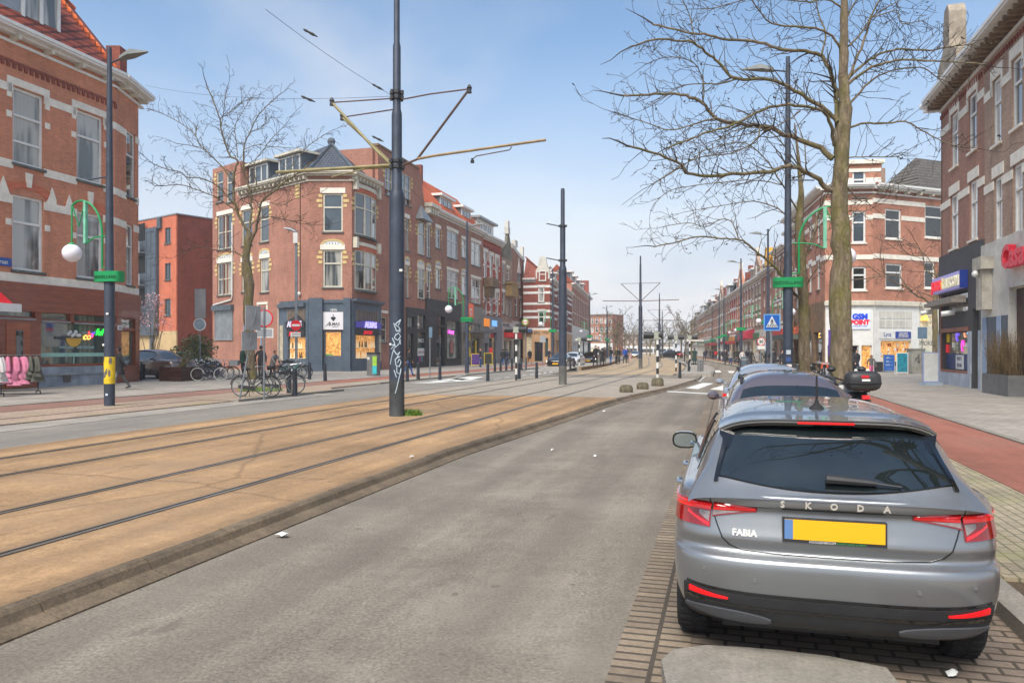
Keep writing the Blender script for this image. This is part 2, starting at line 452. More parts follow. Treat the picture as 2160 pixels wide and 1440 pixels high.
strip('pavement',5.22,60,-30,400,ZR+.03,PAVG)
kerbline(-20,33,1.75,-.1,ZR+.014,KERBG,.2)
kerbline(-20,60,5.08,0,ZR+.036,KERBG,.14)
kerbline(33,160,1.9,-.1,ZR+.014,KERBG,.2)
mb=MB();a=[G(1395,1425),G(1420,1402),G(1490,1392),G(1570,1397),G(1650,1404),G(1750,1417),G(1870,1442)]
pts=[(p.x,p.y)for p in a]+[(1.75,2.6),(1.3,2.2),(.6,2.2)]
mb.slab(pts,-.1,.09);struct(mb,'pavement_corner',KERBG)
def platform(s0,s1,t0,t1,z):
 mb=MB();n=int((s1-s0)/3)
 for i in range(n):
  a,b=s0+(s1-s0)*i/n,s0+(s1-s0)*(i+1)/n
  pts=[ST(a,t0),ST(a,t1),ST(b,t1),ST(b,t0)]
  mb.slab(pts,-.1,z)
 struct(mb,'tram_platform',PAVG)
platform(62,118,-15.0,-11.6,.36)
mb=MB();mb.T=None
mb.add([ST(57,-14.6,.11),ST(57,-12.2,.11),ST(62,-11.8,.36),ST(62,-14.8,.36)],[(0,1,2,3)]);struct(mb,'platform_ramp',PAVG)
kerbline(62,118,-11.6,0,.375,BED,.18)
platform(52,110,-3.2,-.9,.2)
kerbline(52,110,-1.0,0,.215,KERBG,.2)
def mark(pts,z=.012,name='road_marking'):
 mb=MB();mb.add([(p.x,p.y,z)for p in pts],[tuple(range(len(pts)))]);struct(mb,name,WHITE)
def mpx(ps,z=0,dz=.012):mark([G(x,y,z)for x,y in ps],z+dz)
mpx([(1446,819),(1472,821),(1506,808.5),(1482,808)])
mpx([(1497,821),(1528,824),(1548,812),(1532,811)])
mpx([(1507,781),(1519,781),(1522,785.8),(1509,785.6)]);mpx([(1535,782.5),(1550,782.5),(1552,787),(1538,786.6)])
mpx([(1398,824.3),(1502,830),(1502,832.2),(1400,826.3)])
for k in range(6):
 y=788+k*2.9;x=1493-k*3.2
 mpx([(x-2.4,y),(x+2.2,y),(x+1.0,y+1.7),(x-3.8,y+1.7)])
for x0,x1,y in((868,1020,806.6),(910,990,803.2),(952,1022,799.5)):
 mpx([(x0-6,y+1.3),(x0+42,y+1.6),(x1,y-4.6),(x1-34,y-4.8)],ZL)
for k,(x0,x1,y)in enumerate(((1040,1060,799),(1063,1078,796),(1100,1112,791.5),(1117,1128,789.5),(1134,1142,787.8),(1146,1153,786.2),(1158,1167,784.5))):
 mpx([(x0,y+.9),(x0+3,y+1.2),(x1,y-.9),(x1-3,y-1.0)],ZL)
mpx([(1110,781.5),(1180,778),(1180,779),(1112,782.6)],ZL)
for x0,x1,y in((958,972,794),(968,984,792)):
 mpx([(x0,y+.8),(x0+4,y+1),(x1,y-1),(x1-4,y-1)],ZP-.02)
BR_RED=brick('brick_orange_red',S(198,126,94),S(182,112,82),S(160,130,110),soot=.2)
BR_MAR=brick('brick_purple_brown',S(164,108,90),S(146,94,78),S(152,124,108),soot=.2)
BR_BRN=brick('brick_brown',S(160,114,94),S(140,98,82),S(144,120,106),soot=.25)
BR_ORG=brick('brick_orange',S(194,104,76),S(178,92,66),S(172,112,88),soot=.18)
BR_DRD=brick('brick_dark_red',S(140,70,56),S(122,60,48),S(118,76,64),soot=.25)
BR_BRT=brick('brick_bright_red',S(176,74,52),S(156,64,46),S(150,84,66),soot=.2)
BR_GRY=brick('brick_grey_brown',S(166,138,118),S(148,120,102),S(146,130,116),soot=.25)
BR_LGT=brick('brick_light_red',S(176,116,92),S(160,102,80),S(160,128,110))
BR_YEL=brick('brick_yellow',S(186,160,118),S(174,148,108),S(170,150,116),soot=.15)
STONE=mat('white_stone',S(232,226,212),.7,0,.14,2.5)
CREAM=mat('cream_stone',S(214,190,128),.75,0,.2,4)
PAINT=mat('white_paint',S(222,222,218),.45,0,.1,3)
CREAMP=mat('cream_paint',S(208,202,184),.5,0,.15,3)
SILL=mat('stone_sill',S(98,102,98),.7,0,.3,5)
PLAST=mat('white_plaster',S(206,203,194),.8,0,.2,1.2)
SLATE=mat('slate_blue_grey',S(84,94,104),.55,0,.25,2)
ZINC=mat('zinc',S(150,156,160),.45,.4,.2,2)
BLUEG=mat('blue_grey_paint',S(84,98,112),.5,0,.2,1.5)
BLACKP=mat('black_paint',S(46,46,48),.5,0,.25,2)
GREYP=mat('grey_paint',S(112,112,112),.6,0,.2,2)
DKWOOD=mat('dark_wood',S(70,44,36),.5,0,.3,3)
DARK=mat('painted_recess_shade',S(26,26,28),.8,0,.3,2)
PEACH=mat('peach_plaster',S(206,164,122),.75,0,.15,2)
BROWNP=mat('bracket_brown',S(128,104,78),.7,0,.3,3)
def wood(name,c,d):
 k=NT(name);v=k.mapping(k.obj(),(.35,.35,2.2))
 n=k.noise(v,3.5,6,.65)
 k.col(k.ramp(n,[(.3,d),(.7,c)]));k.set(Roughness=.45,Coat_Weight=.25);_M[name]=k.mat;return k.mat
WOOD=wood('varnished_wood',S(148,78,52),S(112,56,38))
WOODO=wood('orange_wood',S(164,88,50),S(138,68,38))
def tiles(name,c1,c2,w=.24,h=.3):
 k=NT(name);tc=k.obj()
 bt=k.n('ShaderNodeTexBrick');bt.inputs['Scale'].default_value=1
 bt.inputs['Brick Width'].default_value=w;bt.inputs['Row Height'].default_value=h;bt.inputs['Mortar Size'].default_value=.035
 bt.offset=0
 bt.inputs['Color1'].default_value=c1;bt.inputs['Color2'].default_value=c2;bt.inputs['Mortar'].default_value=tuple(x*.4 for x in c2[:3])+(1,)
 sep=k.n('ShaderNodeSeparateXYZ');k.l(tc,sep.inputs[0])
 cb=k.n('ShaderNodeCombineXYZ');k.l(sep.outputs[0],cb.inputs[0]);k.l(sep.outputs[2],cb.inputs[1]);k.l(cb.outputs[0],bt.inputs['Vector'])
 k.col(k.mix(1,bt.outputs[0],k.ramp(k.noise(tc,1.2,5,.7),[(.3,.7),(.7,1.15)]),'MULTIPLY'))
 k.set(Roughness=.7);k.bump(bt.outputs['Fac'],-.8,.05);_M[name]=k.mat;return k.mat
T_ORG=tiles('orange_roof_tiles',S(232,116,60),S(212,98,48))
T_RED=tiles('red_roof_tiles',S(166,80,56),S(134,66,52))
T_BLU=tiles('blue_slate_tiles',S(84,90,100),S(66,72,84))
T_GRY=tiles('grey_roof_tiles',S(112,106,98),S(88,84,78))
GL_SKY=glass('pane_clear',S(72,84,94))
GL_DRK=glass('pane_dark',S(38,42,44))
GL_CUR=glass('pane_curtained',S(44,50,52),S(176,174,164),5,.47)
GL_NET=glass('pane_net_curtain',S(72,80,82),S(182,182,176),8,.45)
GL_BLD=glass('pane_white_blind',S(96,100,102),S(206,206,202),.6,.42)
GL_SHP=glass('shop_pane',S(60,76,74),S(120,128,112),1.2,.55)
PANES={'s':GL_SKY,'d':GL_DRK,'c':GL_CUR,'n':GL_NET,'b':GL_BLD,'p':GL_SHP}
def lit(name,c1,c2,em=1.6):
 k=NT(name);v=k.obj();n=k.noise(v,7,5,.75)
 vo=k.n('ShaderNodeTexVoronoi');vo.inputs['Scale'].default_value=9;k.l(v,vo.inputs['Vector'])
 c=k.mix(k.ramp(n,[(.35,0.0),(.65,1.0)]),c1,c2)
 c=k.mix(k.ramp(vo.outputs['Distance'],[(.0,.8),(.3,0.0)]),c,(1,.78,.42,1))
 k.col(c);k.l(c,k.b.inputs['Emission Color']);k.b.inputs['Emission Strength'].default_value=em
 k.set(Roughness=.4);_M[name]=k.mat;return k.mat
LIT_O=lit('lit_shop_orange',S(120,72,34),S(232,170,90),.5)
LIT_P=lit('lit_shop_red',S(150,60,60),S(240,200,170),.7)
LIT_W=lit('lit_shop_white',S(150,140,120),S(220,206,170),.25)
class Fac:
 """one facade: local x along the wall, y into the house, z up; openings are cut out of the wall"""
 def __init__(s,root,o,ang,flip=False):
  s.root=root;s.o=Vector((o[0],o[1],0));s.ang=ang
  s.d=Vector((math.cos(ang),math.sin(ang),0));s.holes=[];s.nwin=0
 def px(s,x,y):
  k=(x-CX)/F
  a=(k*s.o.y-s.o.x)/(s.d.x-k*s.d.y)
  Y=s.o.y+a*s.d.y
  return a,H-(y-HZ)*Y/F
 def rect(s,x0,x1,y0,y1):
  xm=(x0+x1)/2
  a0=s.px(x0,y0)[0];a1=s.px(x1,y0)[0]
  return min(a0,a1),max(a0,a1),s.px(xm,y1)[1],s.px(xm,y0)[1]
 def put(s,mb,name,m,parent=None):
  o=mb.build(name,m)
  if parent is None:
   o.parent=s.root;o.location=s.o-s.root.location;o.rotation_euler=(0,0,s.ang)
  else:o.parent=parent
  return o
 def window(s,r,style='h',pane='s',frame=None,depth=.12,fw=.07,sill=True,cut=True,name='window',sillm=None,arch=0,paneobj=True):
  x0,x1,z0,z1=r
  if cut:s.holes.append((x0,x1,z0,z1))
  y0=depth-.05 if cut else-.06
  y1=y0+.07
  mb=MB()
  mb.box(x0,x0+fw,y0,y1,z0,z1);mb.box(x1-fw,x1,y0,y1,z0,z1)
  mb.box(x0+fw,x1-fw,y0,y1,z0,z0+fw);mb.box(x0+fw,x1-fw,y0,y1,z1-fw,z1)
  hh=z1-z0;w=x1-x0
  b=fw*.4
  if 'h' in style:
   zt=z0+hh*.64;mb.box(x0+fw,x1-fw,y0-.01,y1,zt-fw*.45,zt+fw*.45)
  if 'm' in style:
   zt=z0+hh*.5;mb.box(x0+fw,x1-fw,y0+.004,y1,zt-b,zt+b)
  if 'l' in style:
   zt=z0+hh*.3;mb.box(x0+fw,x1-fw,y0+.004,y1,zt-b,zt+b)
  if 'v' in style:
   xm=(x0+x1)/2;mb.box(xm-b*1.3,xm+b*1.3,y0+.002,y1,z0+fw,z1-fw)
  if 't' in style:
   for q in(1/3,2/3):
    xm=x0+w*q;mb.box(xm-b*1.3,xm+b*1.3,y0+.002,y1,z0+fw,z1-fw)
  fr=s.put(mb,name,frame or PAINT)
  if paneobj:
   g=MB();g.box(x0+fw*.5,x1-fw*.5,y1-.015,y1+.05,z0+fw*.5,z1-fw*.5)
   g.build('pane',PANES.get(pane,pane)if isinstance(pane,str)else pane,fr)
  if sill:
   q=MB();q.box(x0-.08,x1+.08,-.09,y0-.001 if cut else y0,z0-.1,z0+.003);q.build('sill',sillm or SILL,fr)
  s.nwin+=1
  return fr
 def wall(s,a0,a1,z0,z1,m,name='wall',thick=.3,top=None,rev=.2):
  """wall slab with the registered openings; top = list of (a,z) outline above z1"""
  hs=[h for h in s.holes if h[1]>a0 and h[0]<a1]
  xs=sorted(set([a0,a1]+[min(max(v,a0),a1)for h in hs for v in h[:2]]))
  zs=sorted(set([z0,z1]+[min(max(v,z0),z1)for h in hs for v in h[2:]]))
  mb=MB()
  for i in range(len(xs)-1):
   for j in range(len(zs)-1):
    cx,cz=(xs[i]+xs[i+1])/2,(zs[j]+zs[j+1])/2
    if xs[i+1]-xs[i]<1e-5 or zs[j+1]-zs[j]<1e-5:continue
    if any(h[0]<cx<h[1]and h[2]<cz<h[3]for h in hs):continue
    mb.add([(xs[i],0,zs[j]),(xs[i+1],0,zs[j]),(xs[i+1],0,zs[j+1]),(xs[i],0,zs[j+1])],[(0,1,2,3)])
  for x0,x1,q0,q1 in hs:
   x0,x1,q0,q1=max(x0,a0),min(x1,a1),max(q0,z0),min(q1,z1)
   mb.add([(x0,0,q0),(x1,0,q0),(x1,0,q1),(x0,0,q1),(x0,rev,q0),(x1,rev,q0),(x1,rev,q1),(x0,rev,q1)],[(0,4,5,1),(1,5,6,2),(2,6,7,3),(3,7,4,0)])
  mb.add([(a0,0,z0),(a0,0,z1),(a0,thick,z1),(a0,thick,z0)],[(0,1,2,3)])
  mb.add([(a1,0,z0),(a1,thick,z0),(a1,thick,z1),(a1,0,z1)],[(0,1,2,3)])
  mb.add([(a0,0,z1),(a1,0,z1),(a1,thick,z1),(a0,thick,z1)],[(0,1,2,3)])
  if top:mb.prism(top,0,thick)
  return s.put(mb,name,m)
 def bands(s,items,m=None,name='stone_band',y=-.035):
  mb=MB()
  for a0,a1,z0,z1 in items:mb.box(a0,a1,y,.002 if y<0 else y+.03,z0,z1)
  return s.put(mb,name,m or STONE)
 def band_px(s,xa,xb,xr,yr,th):
  z=s.px(xr,yr)[1];a0,a1=sorted((s.px(xa,yr)[0],s.px(xb,yr)[0]))
  return(a0,a1,z-th/2,z+th/2)
 def split(s,item):
  out=[];a0,a1,z0,z1=item
  cuts=sorted((h[0]-.01,h[1]+.01)for h in s.holes if h[2]<z1 and h[3]>z0)
  a=a0
  for c0,c1 in cuts:
   if c1<a or c0>a1:continue
   if c0>a:out.append((a,c0,z0,z1))
   a=max(a,c1)
  if a<a1:out.append((a,a1,z0,z1))
  return out
 def cornice(s,a0,a1,z,m=None,over=.45,h=.35,brk=True,bm=None,step=.7,name='cornice'):
  mb=MB()
  mb.prism([(0,0)],0,0)if False else None
  mb.box(a0,a1,-over,.1,z-.12,z)
  mb.box(a0,a1,-over-.06,-over+.06,z-.02,z+.12)
  mb.box(a0,a1,-over*.55,.1,z-.24,z-.122)
  mb.box(a0,a1,-.08,.1,z-h-.12,z-h)
  o=s.put(mb,name,m or PAINT)
  if brk:
   b=MB();n=int((a1-a0)/step)
   for i in range(n):
    x=a0+(i+.5)*(a1-a0)/n
    b.box(x-.07,x+.07,-over*.8,.05,z-.245-h*.45,z-.242)
   b2=b.build('bracket_row',bm or m or PAINT,o)
  return o
 def body(s,a0,a1,depth,z1,m,z0=0,name='house_body'):
  mb=MB();mb.box(a0+.02,a1-.02,.31,depth,z0,z1-.02);return s.put(mb,name,m)
 def sign(s,a,z,txt,size,m,name='sign_lettering',y=-.08,depth=.02,parent=None,shear=0,space=1,align='CENTER',bold=0):
  mb=MB();mb.text(txt,size,0,depth,align,Matrix.Translation((a,y,z))@UP,shear,space,bold)
  return s.put(mb,name,m,parent)
 def blocks(s,spots,m=None,name='stone_blocks'):
  mb=MB()
  for a,z,w,h in spots:mb.box(a-w/2,a+w/2,-.03,.002,z-h/2,z+h/2)
  return s.put(mb,name,m or CREAM)
def building(label,cat,o,group=None,name='brick_building'):
 return thing(name,label,cat,(o[0],o[1],0),0,group)
def ang(d):return math.atan2(d.y,d.x)
def shopfront(f,a0,a1,z0,z1,m,items,base=.35,basem=None,name='shopfront',proud=.06):
 """painted shop frame with glazed openings: items (a0,a1,z0,z1,pane material)"""
 keep=f.holes;f.holes=[it[:4]for it in items]
 mb=MB()
 xs=sorted(set([a0,a1]+[v for h in f.holes for v in h[:2]]));zs=sorted(set([z0,z1]+[v for h in f.holes for v in h[2:]]))
 for i in range(len(xs)-1):
  for j in range(len(zs)-1):
   cx,cz=(xs[i]+xs[i+1])/2,(zs[j]+zs[j+1])/2
   if any(h[0]<cx<h[1]and h[2]<cz<h[3]for h in f.holes):continue
   mb.box(xs[i],xs[i+1],-proud,.25,zs[j],zs[j+1])
 b=bmesh.new()
 o=f.put(mb,name,m)
 b.from_mesh(o.data);bmesh.ops.remove_doubles(b,verts=b.verts,dist=1e-4)
 seen={}
 dead=[]
 for fc in b.faces:
  k=tuple(sorted(v.index for v in fc.verts))
  if k in seen:dead+=[fc,seen[k]]
  else:seen[k]=fc
 bmesh.ops.delete(b,geom=list(set(dead)),context='FACES_ONLY');b.to_mesh(o.data);b.free()
 for x0,x1,q0,q1,p in items:
  g=MB();fw=.05
  g.box(x0,x0+fw,.04,.12,q0,q1);g.box(x1-fw,x1,.04,.12,q0,q1);g.box(x0+fw,x1-fw,.04,.12,q0,q0+fw);g.box(x0+fw,x1-fw,.04,.12,q1-fw,q1)
  fr=g.build('shop_window',BLACKP if m in(BLACKP,)else m,o)
  gg=MB();gg.box(x0+.02,x1-.02,.10,.16,q0+.02,q1-.02);gg.build('pane',PANES.get(p,p)if isinstance(p,str)else p,o)
 f.holes=keep+[it[:4]for it in items]
 return o
def left_corner():
 k=(243-CX)/F;Y=28.3/(.963*-k+.271);o=Vector((k*Y,Y,0))
 root=building('orange red brick corner house with white stone bands over a brown wooden shopfront','house',o,name='corner_house')
 d=U1;f=Fac(root,o,ang(d))
 A0=-16.0
 zt=f.px(120,118)[1];zt=f.px(233,158)[1]
 wins=[((27,92,193,351),'hl','c'),((162,217,240,385),'h','n'),((26,92,415,572),'h','n'),((162,217,450,588),'h','n')]
 rects=[]
 for r,st,p in wins:
  q=f.rect(*r);rects.append(q);f.window(q,st,p,fw=.11,depth=.14)
 w=rects[1][0]-rects[0][0]
 for i in(0,2):
  for kk in(1,2):
   q=(rects[i][0]-w*kk,rects[i][1]-w*kk,rects[i][2],rects[i][3]);rects.append(q);f.window(q,'h','c',fw=.11,depth=.14)
 zs=f.px(0,575)[1]
 f.wall(A0,0,zs-.1,zt-.25,BR_RED)
 bands=[]
 for xr,yr,th in((0,170,.34),(0,333,.34),(0,408,.34),(0,575,.42)):
  z=f.px(xr,yr)[1]-th*.4
  bands+=f.split((A0,0,z-th/2,z+th/2))
 for q in rects[:2]+rects[4:6]:
  z=q[3]
  bands+=[(q[0]-.28,q[1]+.28,z+.05,z+.36),(q[0]-.28,q[0]-.06,z-.5,z+.05),(q[1]+.06,q[1]+.28,z-.5,z+.05)]
 for q in rects:
  zz=q[2]+(q[3]-q[2])*.62
  bands+=[(q[0]-.3,q[0]-.06,zz-.13,zz+.13),(q[1]+.06,q[1]+.3,zz-.13,zz+.13)]
 o1=f.bands(bands,STONE,'stone_band')
 arch=MB();key=MB()
 for q in rects[2:4]+rects[6:8]:
  xm=(q[0]+q[1])/2;hw=(q[1]-q[0])/2
  for i in range(14):
   a0=math.pi*(.12+.76*i/14);a1=math.pi*(.12+.76*(i+1)/14)
   pr=[(xm+math.cos(t)*r_*1.25,q[3]-.12+math.sin(t)*r_*.95*.62)for t,r_ in((a0,hw),(a1,hw),(a1,hw+.46),(a0,hw+.46))]
   arch.prism(pr,-.03,.01)
  key.prism([(xm-.1,q[3]+.38),(xm+.1,q[3]+.38),(xm+.16,q[3]+.98),(xm-.16,q[3]+.98)],-.07,.01)
  for sg in(-1,1):
   key.prism([(xm+sg*(hw+.08),q[3]-.2),(xm+sg*(hw+.62),q[3]-.2),(xm+sg*(hw+.62),q[3]+.12),(xm+sg*(hw+.42),q[3]+.62)],-.04,.01)
 f.put(arch,'brick_arch',BR_ORG);f.put(key,'keystone',STONE)
 mb=MB()
 zd=f.px(0,122)[1]
 for i in range(60):mb.box(A0+i*.27,A0+i*.27+.14,-.05,.01,zd-.22,zd)
 mb.box(A0,0,-.05,.01,zd,zd+.1);f.put(mb,'dentil_course',BR_DRD)
 f.cornice(A0,.1,zt,PAINT,.62,.42,True,CREAMP,1.5)
 zf0=f.px(0,654)[1]
 mb=MB();mb.box(A0,.02,-.12,.25,zf0,zs-.32);f.put(mb,'fascia_board',WOOD)
 it=[]
 def rr(x0,x1,y0,y1,p):q=f.rect(x0,x1,y0,y1);it.append((*q,p));return q
 rr(85,146,658,676,'p');rr(154,242,664,680,'p');rr(-40,72,652,668,'p')
 big=rr(84,226,680,785,'p')
 rr(229,242,690,780,'p')
 sf=shopfront(f,A0,0,1.05,zf0-.003,WOOD,[(i[0],i[1],max(i[2],1.12),*i[3:])for i in it],name='shopfront')
 mb=MB();b0=f.px(80,800)[0];mb.box(b0,0,-.08,.25,0,1.047);f.put(mb,'plinth',mat('plinth_blue_grey',S(150,158,168),.8,0,.3,1.5))
 mb=MB();mb.box(A0,b0-.003,-.04,.25,0,1.047);f.put(mb,'plinth',WOOD)
 v=MB();va=f.px(138,800)[0];v.box(va-.2,va+.2,-.1,-.07,.35,.75);f.put(v,'vent_grille',mat('vent_brown',S(92,84,78),.6))
 q=f.rect(10,60,680,806);q=(q[0],q[1],.22,q[3])
 dm=MB();dm.box(q[0],q[1],-.09,-.062,q[2],q[3]);dr=f.put(dm,'door',WOODO)
 g=MB();xm=(q[0]+q[1])/2+.05;g.box(xm-.16,xm+.16,-.1,-.088,1.2,2.6);g.build('pane',GL_DRK,dr)
 hb=MB();hb.tube([(q[1]-.15,-.13,1.0),(q[1]-.15,-.13,1.25)],.015);hb.build('handle',STEEL,dr)
 st=MB()
 for x0,x1,y in((-40,72,670),(85,146,677),(154,242,682)):
  q=f.rect(x0,x1,y,y+3);st.box(q[0],q[1],-.1,-.06,q[2],q[3])
 q=f.rect(80,226,786,789);st.box(q[0],q[1],-.13,-.06,q[2]-.02,q[3]);f.put(st,'metal_strip',ZINC)
 n=MB();a,z=f.px(158,712)
 pan=[(math.cos(t)*.42,-abs(math.sin(t))*.42)for t in[math.pi*i/12 for i in range(13)]]
 n.prism([(a+x,z+zz)for x,zz in pan],.06,.08,0)
 n.box(a-1.0,a-.42,.06,.08,z-.08,z+.03,1);n.box(a-.45,a+.45,.055,.085,z-.02,z+.05,1)
 for i in range(7):n.ball((a-.3+i*.1,.07,z+.16+.1*math.sin(i*2)),.09,8,2)
 dr=f.put(n,'painted_pan',[mat('decal_yellow',S(216,166,60),.5,0,.1),mat('decal_dark',S(50,60,66),.5),PAINT])
 for i,(tx,cc)in enumerate((('co',S(250,200,90)),('lo',S(255,60,60)),('r',S(90,70,255)),('ful',S(40,240,70)))):
  em=mat('neon_'+tx,cc,.5,0,0,1,1.4)
  a2,z2=f.px(176+i*9,716-i*3)
  f.sign(a2,z2,tx,.46,em,'neon_letters',.05,.01,shear=.3,align='LEFT')
 a2,z2=f.px(165,735);f.sign(a2,z2,'PAN CAKE   AMSTERDAM',.17,mat('decal_pale',S(170,200,200),.5,0,0),'window_lettering',.07,.004)
 a2,z2=f.px(187,704);f.sign(a2,z2,'eetsalon',.2,_M['decal_pale'],'window_lettering',.07,.004,shear=.3)
 q=f.rect(84,225,744,752);n=MB();n.box(q[0]+.1,q[1]-.1,.07,.1,q[2],q[3]);n.box((q[0]+q[1])/2,(q[0]+q[1])/2+.04,.07,.1,q[2]-1.2,q[2]);f.put(n,'glass_counter',mat('counter_mint',S(150,196,182),.3))
 a,z=f.px(6,552);mb=MB();mb.box(a-.75,a+.35,-.06,-.02,z-.17,z+.17);pl=f.put(mb,'street_name_plate',mat('plate_blue',S(36,82,158),.4,0,.1))
 f.sign(a-.1,z-.08,'straat',.24,PAINT,'plate_lettering',-.065,.003,pl)
 d2=Vector((-.084,.996,0));f2=Fac(root,o,ang(d2));L=2.75
 for r,st,p in(((266,285,279,417),'h','c'),((266,281,474,602),'h','n')):
  q=f2 .rect(*r);f2 .window(q,st,p,fw=.09);rects.append(q)
 f2 .wall(0,L,zs-.1,zt-.25,BR_RED)
 b2=[]
 for xr,yr,th in((0,170,.34),(0,333,.34),(0,408,.34),(0,575,.42)):
  z=f.px(xr,yr)[1]-th*.4;b2+=f2 .split((.0,L,z-th/2,z+th/2))
 f2 .bands(b2);f2 .cornice(-.05,L+.5,zt,PAINT,.62,.42,True,CREAMP,.9)
 mb=MB();mb.box(0,L,-.115,.25,zf0,zs-.32);f2 .put(mb,'fascia_board',WOOD)
 shopfront(f2,0,L,.95,zf0-.003,WOOD,[(.55,L-.5,1.0,2.75,'p'),(.55,L-.5,2.85,3.35,'p')])
 mb=MB();mb.box(0,L,-.07,.25,0,.947);f2 .put(mb,'plinth',WOOD)
 a,z=f.px(255,693);f.sign(-.3,2.6,'',.1,PAINT)if False else None
 mb=MB();mb.box(.1,.55,-.1,-.062,2.75,2.98);pl=f2 .put(mb,'house_number_plate',PAINT);f2 .sign(.32,2.8,'107A',.15,BLACKP,'plate_lettering',-.105,.003,pl)
 o3=o+d2*L
 f3=Fac(root,o3,ang(Vector((-.963,.271,0))));f3 .wall(0,9,0,zt-.25,BR_RED)
 mb=MB()
 inn=Vector((-R1 .x,-R1 .y,0));c0=o+U1*A0
 base=[c0,o,o3,o3+inn*8.6,c0+inn*11]
 mb.slab([tuple((p+inn*.32-root.location)[:2])for p in base],0,zt-.3)
 bo=mb.build('house_body',BR_RED,root)
 e0=c0;e1=o+R1*.3;e2=o3+R1*.1+U1*.3
 t0=c0+inn*2.4;t1=o+inn*2.4-U1*1.6;t2=o3+inn*2.5-U1*1.6
 zr=zt+4.1
 mb=MB();rl=root.location
 def v3(p,z):return(p.x-rl.x,p.y-rl.y,z)
 mb.add([v3(e0,zt),v3(e1,zt),v3(t1,zr),v3(t0,zr)],[(0,1,2,3)])
 mb.add([v3(e1,zt),v3(e2,zt),v3(t2,zr),v3(t1,zr)],[(0,1,2,3)])
 e4=o3+inn*9;t4=o3+inn*7
 mb.add([v3(e2,zt),v3(e4,zt),v3(t4,zr),v3(t2,zr)],[(0,1,2,3)])
 mb.add([v3(t0,zr),v3(t1,zr),v3(t2,zr),v3(t4,zr),v3(c0+inn*9,zr)],[(0,1,2,3,4)])
 ro=f.put(MB(),'x',T_RED)if False else None
 rm=mb.build('roof',T_RED,root,fix=False)
 rt=MB();rt.tube([v3(e1,zt+.1),v3(t1,zr+.05)],.11,6);rt.tube([v3(t0,zr+.05),v3(t1,zr+.05),v3(t2,zr+.05)],.11,6);rt.build('ridge_tiles',T_ORG,rm)
 q=f.rect(78,146,34,116)
 dm=MB();dx0,dx1=q[0]-.1,q[1]+.05;z0,z1=zt+.25,zt+2.9
 dm.box(dx0-1.6,dx1,.55,3,z0,z1);dz=f.put(dm,'dormer',mat('dormer_zinc',S(150,158,168),.6,.2))
 dm=MB();dm.box(dx0-1.9,dx1+.25,.2,3.2,z1+.003,z1+.24);dm.build('dormer_roof',CREAMP,dz)
 f.holes=[];wv=f.window((dx0-.2,dx1-.05,z0+.1,z1-.05),'v','n',fw=.16,cut=False,sill=False,name='dormer_window')
 wv.location=Vector(wv.location)+Vector((-.963,.271,0))*.535
 f.holes=[]
 cm=MB();p=o+inn*1.0+U1*1.4-rl;cm.T=Matrix.Translation((p.x-.3,p.y+.2,0));cm.box(-.35,.35,-.35,.35,zt,zt+2.1);cm.T=None
 cm.build('chimney',BR_DRD,root)
 return f,o,zt
FL,OL,ZL1=left_corner()
def apartment():
 o=Vector(((372-CX)/F*72,72,0))
 root=building('modern orange brick apartment block with glazed stair tower at the back of the side street','apartment block',o,name='apartment_block')
 dl=Vector((-.805,.593,0));dr=Vector((.612,.791,0))
 Lw=17.0
 ol=o+dl*Lw
 f=Fac(root,ol,ang(-dl));zt=f.px(371.9,452)[1]
 for r in((348,360,480,513),(348,360,555,590),(347,360,630,665)):
  q=f.rect(*r);f.window(q,'v','s',frame=SLATE,fw=.1,sill=True)
 tw=f.rect(314,335,483,704)
 f.wall(0,Lw,3.6,zt,BR_ORG);
 f.wall(0,Lw,0,3.597,BR_YEL,'yellow_base')
 mb=MB();n=8
 mb.box(tw[0]-4.2,tw[1]+.05,-.3,-.003,3.2,tw[3]+.1);t=f.put(mb,'stair_tower',SLATE)
 for i in range(4):
  z0=tw[2]+.1+i*(tw[3]-tw[2])/4
  w=f.window((tw[0],tw[1]-.05,z0,z0+(tw[3]-tw[2])/4-.3),'v','b' if i%2 else 's',frame=BLUEG,fw=.09,cut=False,sill=False);w.location=Vector(w.location)+f.d.cross(Vector((0,0,1)))*.28
 for i in range(3):
  z0=5.0+i*3.2
  b=MB();b.box(tw[0]-4.1,tw[0]-.15,-.34,-.303,z0+1.2,z0+2.9);f.put(b,'gallery_shade_panel',DARK)  # dark slab on the tower face, shade painted in place of an open gallery
  b=MB();b.box(tw[0]-4.2,tw[0]-.1,-.9,-.31,z0-.1,z0+.05);b.box(tw[0]-4.2,tw[0]-.1,-.9,-.86,z0+.05,z0+1.05);f.put(b,'balcony',ZINC)
 mb=MB();a,z=f.px(339,471);mb.box(a-.3,a+.3,-.25,-.003,z-.5,z+.5);f.put(mb,'wall_lamp',SLATE)
 mb=MB();q=f.rect(316,326,704,740);mb.box(q[0],q[1],-.04,.1,0,q[3]);f.put(mb,'door',BLUEG)
 g=Fac(root,o,ang(dr));g.wall(0,16,0,zt-.002,BR_DRD,'side_wall')
 mb=MB();pts=[ol,o,o+dr*16,ol+dr*16];c=sum(pts,Vector())/4
 mb.slab([tuple((c+(p-c)*.96-root.location)[:2])for p in pts],0,zt-.1);mb.build('house_body',BR_ORG,root)
 mb=MB();mb.box(-.05,Lw+.06,-.06,.3,zt,zt+.12);f.put(mb,'roof_edge',ZINC);mb=MB();mb.box(.3,16,-.055,.3,zt,zt+.12);g.put(mb,'roof_edge',ZINC)
apartment()
AO=Vector((-12.04,57,0));BO=Vector((-15.25,57,0));DS=Vector((.76,-.65,0)).normalized()
